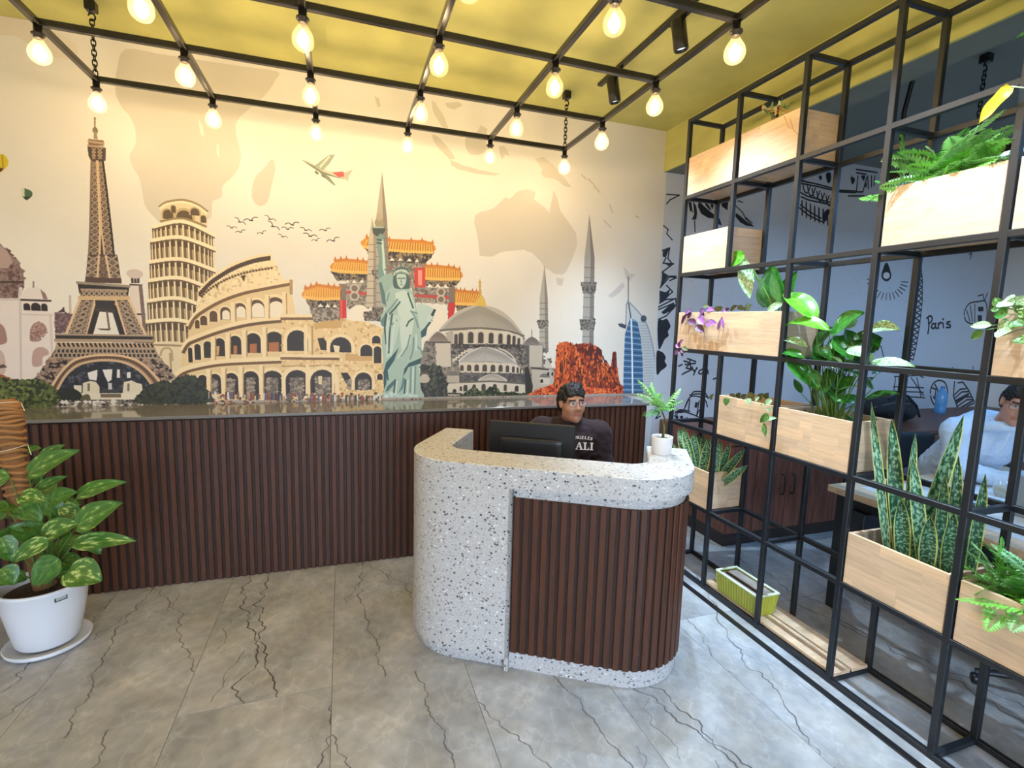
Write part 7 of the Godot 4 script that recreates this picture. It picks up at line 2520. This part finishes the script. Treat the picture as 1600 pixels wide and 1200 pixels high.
func glasses_mesh() -> ArrayMesh:
	var st := st_new(true)
	for s: float in [-1.0, 1.0]:
		var loop := []
		for k in 20:
			var a := TAU * k / 20
			var x := signf(cos(a)) * pow(absf(cos(a)), 0.5) * 0.026
			var y := signf(sin(a)) * pow(absf(sin(a)), 0.5) * 0.0168
			loop.append(Vector3(0.034 * s + x, y, 0.1 - absf(x + 0.01 * s) * 0.12))
		tube_to(st, loop, 0.0013, 6, true)
		tube_to(st, [Vector3(0.06 * s, 0.008, 0.096), Vector3(0.076 * s, 0.01, 0.06), Vector3(0.079 * s, 0.012, 0.0), Vector3(0.076 * s, -0.008, -0.02)], 0.0014, 6)
	tube_to(st, [Vector3(-0.009, 0.004, 0.1), Vector3(0, 0.008, 0.102), Vector3(0.009, 0.004, 0.1)], 0.0013, 6)
	return commit(st)

func build_people() -> void:
	# man at the reception desk
	var turn := deg_to_rad(-29.0)
	var at := Vector3(1.405, 0, -2.955)
	var head := Transform3D(Basis.from_euler(Vector3(deg_to_rad(-5), deg_to_rad(27), deg_to_rad(2))), Vector3(0.014, 1.147, 0.03))
	var man := person("man with glasses in a maroon lettered sweatshirt seated behind the reception desk", at, turn, {
		"head": head, "neck": Vector3(0, 1.008, -0.02), "chest": Vector3(0, 0.85, -0.03), "waist": Vector3(0, 0.64, -0.06), "hip": Vector3(0, 0.56, -0.08),
		"shoulder": [Vector3(0.185, 0.945, -0.03), Vector3(-0.185, 0.945, -0.03)], "elbow": [Vector3(0.25, 0.68, 0.02), Vector3(-0.25, 0.68, 0.02)],
		"wrist": [Vector3(0.13, 0.648, 0.22), Vector3(-0.13, 0.648, 0.22)], "hand_dir": [Vector3(-0.3, -0.05, 1), Vector3(0.3, -0.05, 1)],
		"knee": [Vector3(0.12, 0.52, 0.3), Vector3(-0.12, 0.52, 0.3)], "ankle": [Vector3(0.12, 0.1, 0.2), Vector3(-0.12, 0.1, 0.2)],
		"glasses": true, "moustache": true, "gaze": 0.5}, c8(178, 128, 104), cloth(c8(32, 10, 17)), cloth(c8(40, 44, 58)))
	var print_ := mat(c8(222, 216, 212), 0.7)
	var f := SystemFont.new()
	f.font_names = PackedStringArray(["Droid Serif"])
	f.font_weight = 700
	# lettering printed across the chest: a curved line over a larger word
	var word := "ANGELES"
	for k in word.length():
		var t := TextMesh.new()
		t.text = word[k]
		t.font = f
		t.font_size = 24
		t.pixel_size = 0.0011
		t.depth = 0.0015
		var a := (k - 3.0) * 0.2
		var o := obj("lettering", t, print_, man, Vector3(0.095 + sin(a) * 0.098, 0.904 + cos(a) * 0.04, 0.116 - absf(k - 3.0) * 0.0035))
		o.rotation = Vector3(-0.12, a * 0.35, -a * 0.55)
	var w2 := TextMesh.new()
	w2.text = "CALI"
	w2.font = f
	w2.font_size = 58
	w2.pixel_size = 0.0011
	w2.depth = 0.002
	obj("lettering", w2, print_, man, Vector3(0.088, 0.89, 0.125), Vector3(-0.1, 0.12, 0))
	# man leaning over the table in the work room
	var t2 := deg_to_rad(-18.0)
	var h2 := Transform3D(Basis.from_euler(Vector3(deg_to_rad(10), deg_to_rad(-36), deg_to_rad(-12))), Vector3(-0.1, 1.262, 0.68))
	var man2 := person("man in a pale blue hooded sweatshirt leaning over the work room table", Vector3(4.04, 0, -2.42), t2, {
		"head": h2, "neck": Vector3(-0.085, 1.13, 0.6), "chest": Vector3(-0.05, 0.99, 0.43), "waist": Vector3(0, 0.72, 0.14), "hip": Vector3(0, 0.57, 0.0),
		"shoulder": [Vector3(0.13, 1.07, 0.46), Vector3(-0.24, 1.05, 0.46)], "elbow": [Vector3(0.3, 0.83, 0.52), Vector3(-0.27, 0.83, 0.5)],
		"wrist": [Vector3(0.1, 0.795, 0.68), Vector3(-0.08, 0.795, 0.7)], "hand_dir": [Vector3(-1, -0.05, 0.4), Vector3(1, -0.05, 0.3)],
		"knee": [Vector3(0.13, 0.53, 0.4), Vector3(-0.13, 0.53, 0.4)], "ankle": [Vector3(0.13, 0.1, 0.32), Vector3(-0.13, 0.1, 0.32)],
		"glasses": true, "gaze": -0.5, "tousle": 0.002}, c8(190, 140, 116), cloth(c8(196, 214, 232)), cloth(c8(66, 74, 92)))
	# hood lying on the shoulders and its cords
	var ring := []
	for i in 20:
		var a := TAU * i / 20
		ring.append(Vector3(-0.085 + cos(a) * 0.092, 1.105 + sin(a) * 0.02, 0.575 + sin(a) * 0.085))
	obj("hood", tube(ring, 0.034, 10, true), man2.get_node("sweatshirt").material_override, man2)
	for s: float in [-1.0, 1.0]:
		obj("drawstring", tube([Vector3(-0.085 + 0.05 * s, 1.1, 0.68), Vector3(-0.085 + 0.055 * s, 1.03, 0.665), Vector3(-0.08 + 0.06 * s, 0.95, 0.62)], 0.004, 6), mat(c8(226, 232, 238), 0.8), man2)

# ---------------------------------------------------------------- desk things and the work room
func office_chair(label: String, at: Vector3, turn: float, seat_y := 0.47, tall := 0.5) -> Node3D:
	var c := thing("office_chair", label, "chair", at, turn, "black office chairs")
	var black := mat(c8(30, 31, 34), 0.55)
	var plastic := mat(c8(26, 27, 30), 0.35)
	var chrome := mat(c8(150, 154, 158), 0.25, 0.8)
	var hub := lathe([Vector2(0, 0.06), Vector2(0.04, 0.06), Vector2(0.04, 0.12), Vector2(0.025, 0.13), Vector2(0.025, seat_y - 0.06), Vector2(0, seat_y - 0.06)], 20)
	obj("gas_lift", hub, chrome, c)
	for k in 5:
		var a := TAU * k / 5 + 0.3
		var d := Vector3(cos(a), 0, sin(a))
		obj("base_leg", tube([d * 0.03 + Vector3(0, 0.095, 0), d * 0.17 + Vector3(0, 0.085, 0), d * 0.3 + Vector3(0, 0.062, 0)], [0.022, 0.018, 0.014], 8), plastic, c)
		var w := obj("caster", lathe([Vector2(0, -0.012), Vector2(0.022, -0.012), Vector2(0.026, -0.006), Vector2(0.026, 0.006), Vector2(0.022, 0.012), Vector2(0, 0.012)], 16), plastic, c, d * 0.3 + Vector3(0, 0.027, 0))
		w.rotation = Vector3(0, -a, PI / 2)
	obj("seat", rounded_slab(Vector3(0.47, 0.075, 0.46), 0.03), black, c, Vector3(0, seat_y, 0.0))
	obj("back_bracket", tube([Vector3(0, seat_y - 0.04, -0.12), Vector3(0, seat_y - 0.03, -0.25), Vector3(0, seat_y + 0.2, -0.275)], 0.018, 8), plastic, c)
	var b := obj("backrest", rounded_slab(Vector3(0.44, tall, 0.055), 0.027), black, c, Vector3(0, seat_y + 0.12 + tall / 2, -0.25))
	b.rotation.x = -0.08
	for s: float in [-1.0, 1.0]:
		obj("armrest", tube([Vector3(0.2 * s, seat_y - 0.02, -0.02), Vector3(0.255 * s, seat_y, -0.02), Vector3(0.26 * s, seat_y + 0.19, -0.03)], 0.014, 8), plastic, c)
		obj("arm_pad", rounded_slab(Vector3(0.06, 0.03, 0.24), 0.013), plastic, c, Vector3(0.26 * s, seat_y + 0.2, -0.01))
	return c

func rounded_slab(s: Vector3, r: float) -> ArrayMesh:
	var st := st_new(true)
	var n := 10
	var e := s * 0.5 - Vector3.ONE * r
	# a cube sphere pushed out to the corners
	for f in 6:
		var a := f / 2
		var sg := 1.0 if f % 2 == 0 else -1.0
		for i in n:
			for j in n:
				var q := []
				for o: Array in [[0, 0], [1, 0], [1, 1], [0, 1]]:
					var u := Vector3.ZERO
					u[a] = sg
					u[(a + 1) % 3] = (float(i + o[0]) / n * 2.0 - 1.0)
					u[(a + 2) % 3] = (float(j + o[1]) / n * 2.0 - 1.0) * sg
					var c := Vector3(u.x * 1.0, u.y * 1.0, u.z * 1.0)
					var p := Vector3(signf(c.x) * minf(absf(c.x) * (e.x + r), e.x), signf(c.y) * minf(absf(c.y) * (e.y + r), e.y), signf(c.z) * minf(absf(c.z) * (e.z + r), e.z))
					var full := Vector3(c.x * (e.x + r), c.y * (e.y + r), c.z * (e.z + r))
					q.append(p + (full - p).normalized() * r if full.distance_to(p) > 1e-6 else full)
				quad(st, q[0], q[1], q[2], q[3])
	return commit(st)

func build_desk_things() -> void:
	var t := deg_to_rad(-31.5)
	var place := func(u: float, v: float, y: float) -> Vector3: return Vector3(u * cos(-t) + v * sin(-t), y, u * sin(-t) - v * cos(-t))
	var m := thing("computer_monitor", "black flat monitor seen from behind on the reception desk", "monitor", place.call(-0.475, 2.6, 0.745), t)
	var black := mat(c8(20, 20, 22), 0.3)
	obj("stand_base", rounded_slab(Vector3(0.22, 0.014, 0.17), 0.006), black, m, Vector3(0, 0.007, -0.02))
	obj("stand_neck", bevel(Vector3(0.06, 0.2, 0.02), 0.004), black, m, Vector3(0, 0.1, -0.01))
	obj("housing", bevel(Vector3(0.47, 0.28, 0.02), 0.006), black, m, Vector3(0, 0.24, 0.0))
	obj("rear_bulge", rounded_slab(Vector3(0.34, 0.16, 0.03), 0.012), black, m, Vector3(0, 0.22, 0.016))
	obj("screen_panel", bevel(Vector3(0.45, 0.26, 0.003), 0.001), mat(c8(12, 13, 16), 0.15), m, Vector3(0, 0.242, -0.0105))
	office_chair("black office chair under the man behind the reception desk", Vector3(1.44, 0, -3.02), deg_to_rad(-29.0), 0.42, 0.42)

func build_workroom() -> void:
	# row of low cabinets along the wall
	var dark := mat(c8(48, 38, 36), 0.5)
	var x := 2.73
	var i := 0
	for w: float in [0.235, 0.62, 0.62, 0.62, 0.62, 0.62, 0.62, 0.6]:
		var c := thing("low_cabinet", ["narrow reddish brown end cabinet beside the counter", "reddish brown two-door cabinet next to the narrow end cabinet", "reddish brown two-door cabinet behind the table's corner", "reddish brown two-door cabinet under the black backpack", "reddish brown two-door cabinet behind the office chair", "reddish brown two-door cabinet under the water bottle", "reddish brown two-door cabinet right of the water bottle", "reddish brown cabinet at the far wall end"][i], "cabinet", Vector3(x + w / 2, 0, -3.375), 0.0, "low cabinets along the work room wall")
		i += 1
		obj("plinth", bevel(Vector3(w - 0.002, 0.1, 0.86), 0.002), dark, c, Vector3(0, 0.05, -0.01))
		obj("body", bevel(Vector3(w - 0.002, 0.69, 0.9), 0.002), brown_wood, c, Vector3(0, 0.445, -0.02))
		if w > 0.3:
			for s: float in [-1.0, 1.0]:
				var d := obj("door", bevel(Vector3(w / 2 - 0.005, 0.67, 0.018), 0.002), brown_wood, c, Vector3(s * w / 4, 0.445, 0.4405))
				var hx := -s * (w / 4 - 0.05)
				obj("handle", tube([Vector3(hx, 0.1, 0.008), Vector3(hx, 0.095, 0.035), Vector3(hx, 0.07, 0.042), Vector3(hx, -0.03, 0.042), Vector3(hx, -0.055, 0.035), Vector3(hx, -0.06, 0.008)], 0.006, 8), mat(c8(24, 24, 26), 0.3), d)
		else:
			obj("front_panel", bevel(Vector3(w - 0.006, 0.67, 0.018), 0.002), brown_wood, c, Vector3(0, 0.445, 0.4405))
		x += w
	var top := obj("cabinet_worktop", bevel(Vector3(RIGHT - 2.73 - 0.01, 0.028, 0.92), 0.003), brown_wood, null, Vector3((2.73 + RIGHT) / 2 - 0.005, 0.805, -3.383))
	tag(top, "long reddish brown worktop over the low cabinets", "worktop")
	# table
	var t := thing("work_table", "pale wooden work table on black steel legs behind the shelving", "table", Vector3(3.56, 0, -1.25))
	obj("table_top", bevel(Vector3(1.66, 0.04, 1.8), 0.003), pine[0], t, Vector3(0, 0.73, 0))
	obj("desk_mat", bevel(Vector3(1.5, 0.003, 1.6), 0.001), mat(c8(214, 214, 214), 0.5), t, Vector3(0.05, 0.7515, 0))
	for sx: float in [-1.0, 1.0]:
		for sz: float in [-1.0, 1.0]:
			obj("leg", bevel(Vector3(0.06, 0.709, 0.06), 0.004), steel, t, Vector3(sx * 0.76, 0.3545, sz * 0.84))
		obj("side_rail", bevel(Vector3(0.05, 0.06, 1.62), 0.003), steel, t, Vector3(sx * 0.76, 0.678, 0))
	for sz: float in [-1.0, 1.0]:
		obj("end_rail", bevel(Vector3(1.46, 0.06, 0.05), 0.003), steel, t, Vector3(0, 0.678, sz * 0.84))
	obj("power_box", bevel(Vector3(0.16, 0.13, 0.1), 0.006), mat(c8(34, 38, 44), 0.4), t, Vector3(-0.74, 0.58, -0.72))
	# laptop, papers, glass, phone, on the table
	var silver := mat(c8(150, 150, 146), 0.4, 0.3)
	var lap := thing("laptop", "open grey laptop on the work room table", "laptop", Vector3(3.36, 0.753, -1.4), deg_to_rad(105))
	obj("keyboard_base", bevel(Vector3(0.33, 0.016, 0.23), 0.004), silver, lap, Vector3(0, 0.008, 0))
	var lid := obj("lid", bevel(Vector3(0.33, 0.225, 0.008), 0.003), silver, lap, Vector3(0, 0.118, -0.15))
	lid.rotation.x = -0.35
	obj("lcd", bevel(Vector3(0.31, 0.2, 0.002), 0.0005), mat(c8(26, 30, 38), 0.2), lid, Vector3(0, 0, 0.0045))
	for k in 3:
		var p := obj("paper_sheet", bevel(Vector3(0.21, 0.002, 0.297), 0.0005), mat(c8(224, 226, 228), 0.8), null, Vector3(3.5 - 0.17 * k, 0.7545 + 0.0022 * (k % 2), -1.78 + 0.06 * k))
		p.rotation.y = [0.2, -0.3, 0.5][k]
		tag(p, ["white paper sheet by the leaning man's elbow", "white paper sheet between the man and the laptop", "white paper sheet at the table's edge beside the snake plant"][k], "paper", "papers on the work table")
	var gl := StandardMaterial3D.new()
	gl.albedo_color = Color(0.95, 0.97, 0.97, 0.22)
	gl.transparency = BaseMaterial3D.TRANSPARENCY_ALPHA
	gl.roughness = 0.03
	var cup := thing("tea_glass", "glass cup of pale yellow tea before the leaning man", "glass", Vector3(3.52, 0.759, -1.72))
	obj("glass_wall", lathe([Vector2(0, 0), Vector2(0.03, 0), Vector2(0.04, 0.01), Vector2(0.045, 0.075), Vector2(0.043, 0.075), Vector2(0.038, 0.012), Vector2(0, 0.008)], 28), gl, cup)
	obj("tea", lathe([Vector2(0, 0.0125), Vector2(0.036, 0.0125), Vector2(0.0405, 0.05), Vector2(0, 0.05)], 24), mat(c8(206, 184, 120), 0.2), cup)
	var ph := obj("smartphone", bevel(Vector3(0.075, 0.009, 0.15), 0.003), mat(c8(22, 23, 26), 0.2), null, Vector3(3.2, 0.7595, -1.6))
	ph.rotation.y = 0.6
	tag(ph, "black phone lying on the work table papers", "phone")
	# bottle and backpack on the cabinets
	var bt := thing("water_bottle", "clear blue plastic water bottle on the cabinet worktop", "bottle", Vector3(6.05, 0.819, -3.58))
	var blue := StandardMaterial3D.new()
	blue.albedo_color = Color(0.36, 0.68, 0.9, 0.62)
	blue.transparency = BaseMaterial3D.TRANSPARENCY_ALPHA
	blue.roughness = 0.08
	obj("bottle_body", lathe([Vector2(0, 0), Vector2(0.045, 0), Vector2(0.05, 0.01), Vector2(0.05, 0.06), Vector2(0.046, 0.07), Vector2(0.05, 0.08), Vector2(0.05, 0.19), Vector2(0.042, 0.225), Vector2(0.02, 0.255), Vector2(0.017, 0.27), Vector2(0, 0.27)], 28), blue, bt)
	obj("bottle_cap", lathe([Vector2(0, 0.27), Vector2(0.02, 0.27), Vector2(0.02, 0.29), Vector2(0, 0.29)], 18), mat(c8(64, 130, 190), 0.4), bt)
	var bag := thing("backpack", "slumped black backpack lying on the cabinet worktop", "bag", Vector3(4.95, 0.819, -3.4))
	var fab := cloth(c8(34, 34, 38))
	var bn := fbm(12, 7.0, 3)
	shell("bag_body", [ball(Vector3(0, 0.12, 0), Vector3(0.3, 0.12, 0.17), 0.03), ball(Vector3(0.16, 0.1, 0.02), Vector3(0.16, 0.1, 0.15), 0.06)], 0.014, fab, bag, func(v: Vector3) -> float: return 0.014 * bn.get_noise_3d(v.x, v.y, v.z))
	obj("bag_strap", tube([Vector3(-0.1, 0.22, 0.1), Vector3(-0.02, 0.27, 0.12), Vector3(0.1, 0.25, 0.13), Vector3(0.2, 0.16, 0.15), Vector3(0.25, 0.05, 0.16)], 0.012, 8), fab, bag)
	obj("zip", tube([Vector3(-0.26, 0.14, 0.08), Vector3(-0.1, 0.19, 0.14), Vector3(0.1, 0.18, 0.155), Vector3(0.26, 0.12, 0.11)], 0.005, 6), mat(c8(90, 92, 96), 0.4), bag)
	office_chair("black office chair standing before the cabinets", Vector3(4.76, 0, -2.6), deg_to_rad(195))
	office_chair("black office chair under the man leaning over the table", Vector3(4.04, 0, -2.4), deg_to_rad(-18), 0.42, 0.36)
	office_chair("black office chair tucked under the work table beside the shelving", Vector3(3.06, 0, -1.18), deg_to_rad(80), 0.42, 0.1)
	# hanging linear lamps
	var li := 0
	for p: Array in [[3.6, -1.7], [5.6, -1.7], [4.6, 1.2]]:
		var l := thing("linear_pendant_lamp", ["black linear pendant lamp over the work table", "black linear pendant lamp over the far work room", "black linear pendant lamp over the work room's street end"][li], "pendant lamp", Vector3(p[0], 2.72, p[1]), 0.0, "linear lamps of the work room")
		li += 1
		obj("lamp_housing", bevel(Vector3(0.07, 0.06, 1.9), 0.004), lamp_black, l)
		var em := StandardMaterial3D.new()
		em.albedo_color = Color(0.9, 0.95, 1)
		em.emission_enabled = true
		em.emission = Color(0.75, 0.88, 1.0)
		em.emission_energy_multiplier = 2.5
		obj("lamp_diffuser", bevel(Vector3(0.06, 0.006, 1.86), 0.001), em, l, Vector3(0, -0.033, 0))
		for s: float in [-1.0, 1.0]:
			hang_chain(l, Vector3(0, CEIL - 2.72, s * 0.43), CEIL - 2.72 - 0.03)
		obj("power_cable", tube([Vector3(0, 0.03, -0.85), Vector3(0.02, 0.2, -0.88), Vector3(-0.02, 0.4, -0.86), Vector3(-0.06, CEIL - 2.72, -0.8)], 0.014, 8), lamp_black, l)
		var a := AreaLight3D.new()
		a.name = "lamp_light"
		a.light_color = Color(0.5, 0.75, 1.0)
		a.light_energy = WORK
		a.area_size = Vector2(0.06, 1.86)
		a.area_normalize_energy = true
		a.area_range = 14.0
		a.shadow_enabled = true
		a.position = Vector3(0, -0.04, 0)
		a.rotation.x = -PI / 2
		l.add_child(a)

const WORK := 2.6

# ---------------------------------------------------------------- the scene
func _ready() -> void:
	var cam := Camera3D.new()
	cam.name = "camera"
	cam.fov = 74.6
	cam.near = 0.05
	cam.far = 100.0
	cam.position = Vector3(0, 1.65, 0)
	cam.rotation_degrees = Vector3(-6.914, -18.72, 1.6155)
	add_child(cam)
	cam.current = true
	var env := Environment.new()
	env.tonemap_mode = Environment.TONE_MAPPER_LINEAR
	env.tonemap_exposure = 1.0
	env.background_mode = Environment.BG_SKY
	var sky := Sky.new()
	var sm := ProceduralSkyMaterial.new()
	sm.sky_top_color = Color(0.62, 0.74, 0.92)
	sm.sky_horizon_color = Color(0.86, 0.91, 0.97)
	sm.ground_horizon_color = Color(0.6, 0.62, 0.64)
	sm.ground_bottom_color = Color(0.4, 0.4, 0.4)
	sky.sky_material = sm
	env.sky = sky
	env.background_energy_multiplier = 14.0
	env.ambient_light_source = Environment.AMBIENT_SOURCE_SKY
	env.sdfgi_enabled = true
	env.ssao_enabled = true
	env.ssil_enabled = true
	var we := WorldEnvironment.new()
	we.environment = env
	add_child(we)
	make_materials()
	build_floor()
	build_shell()
	build_bulb_grid()
	build_track()
	build_counter()
	build_desk()
	build_shelving()
	build_planters()
	build_workroom()
	build_desk_things()
	build_plants()
	build_people()
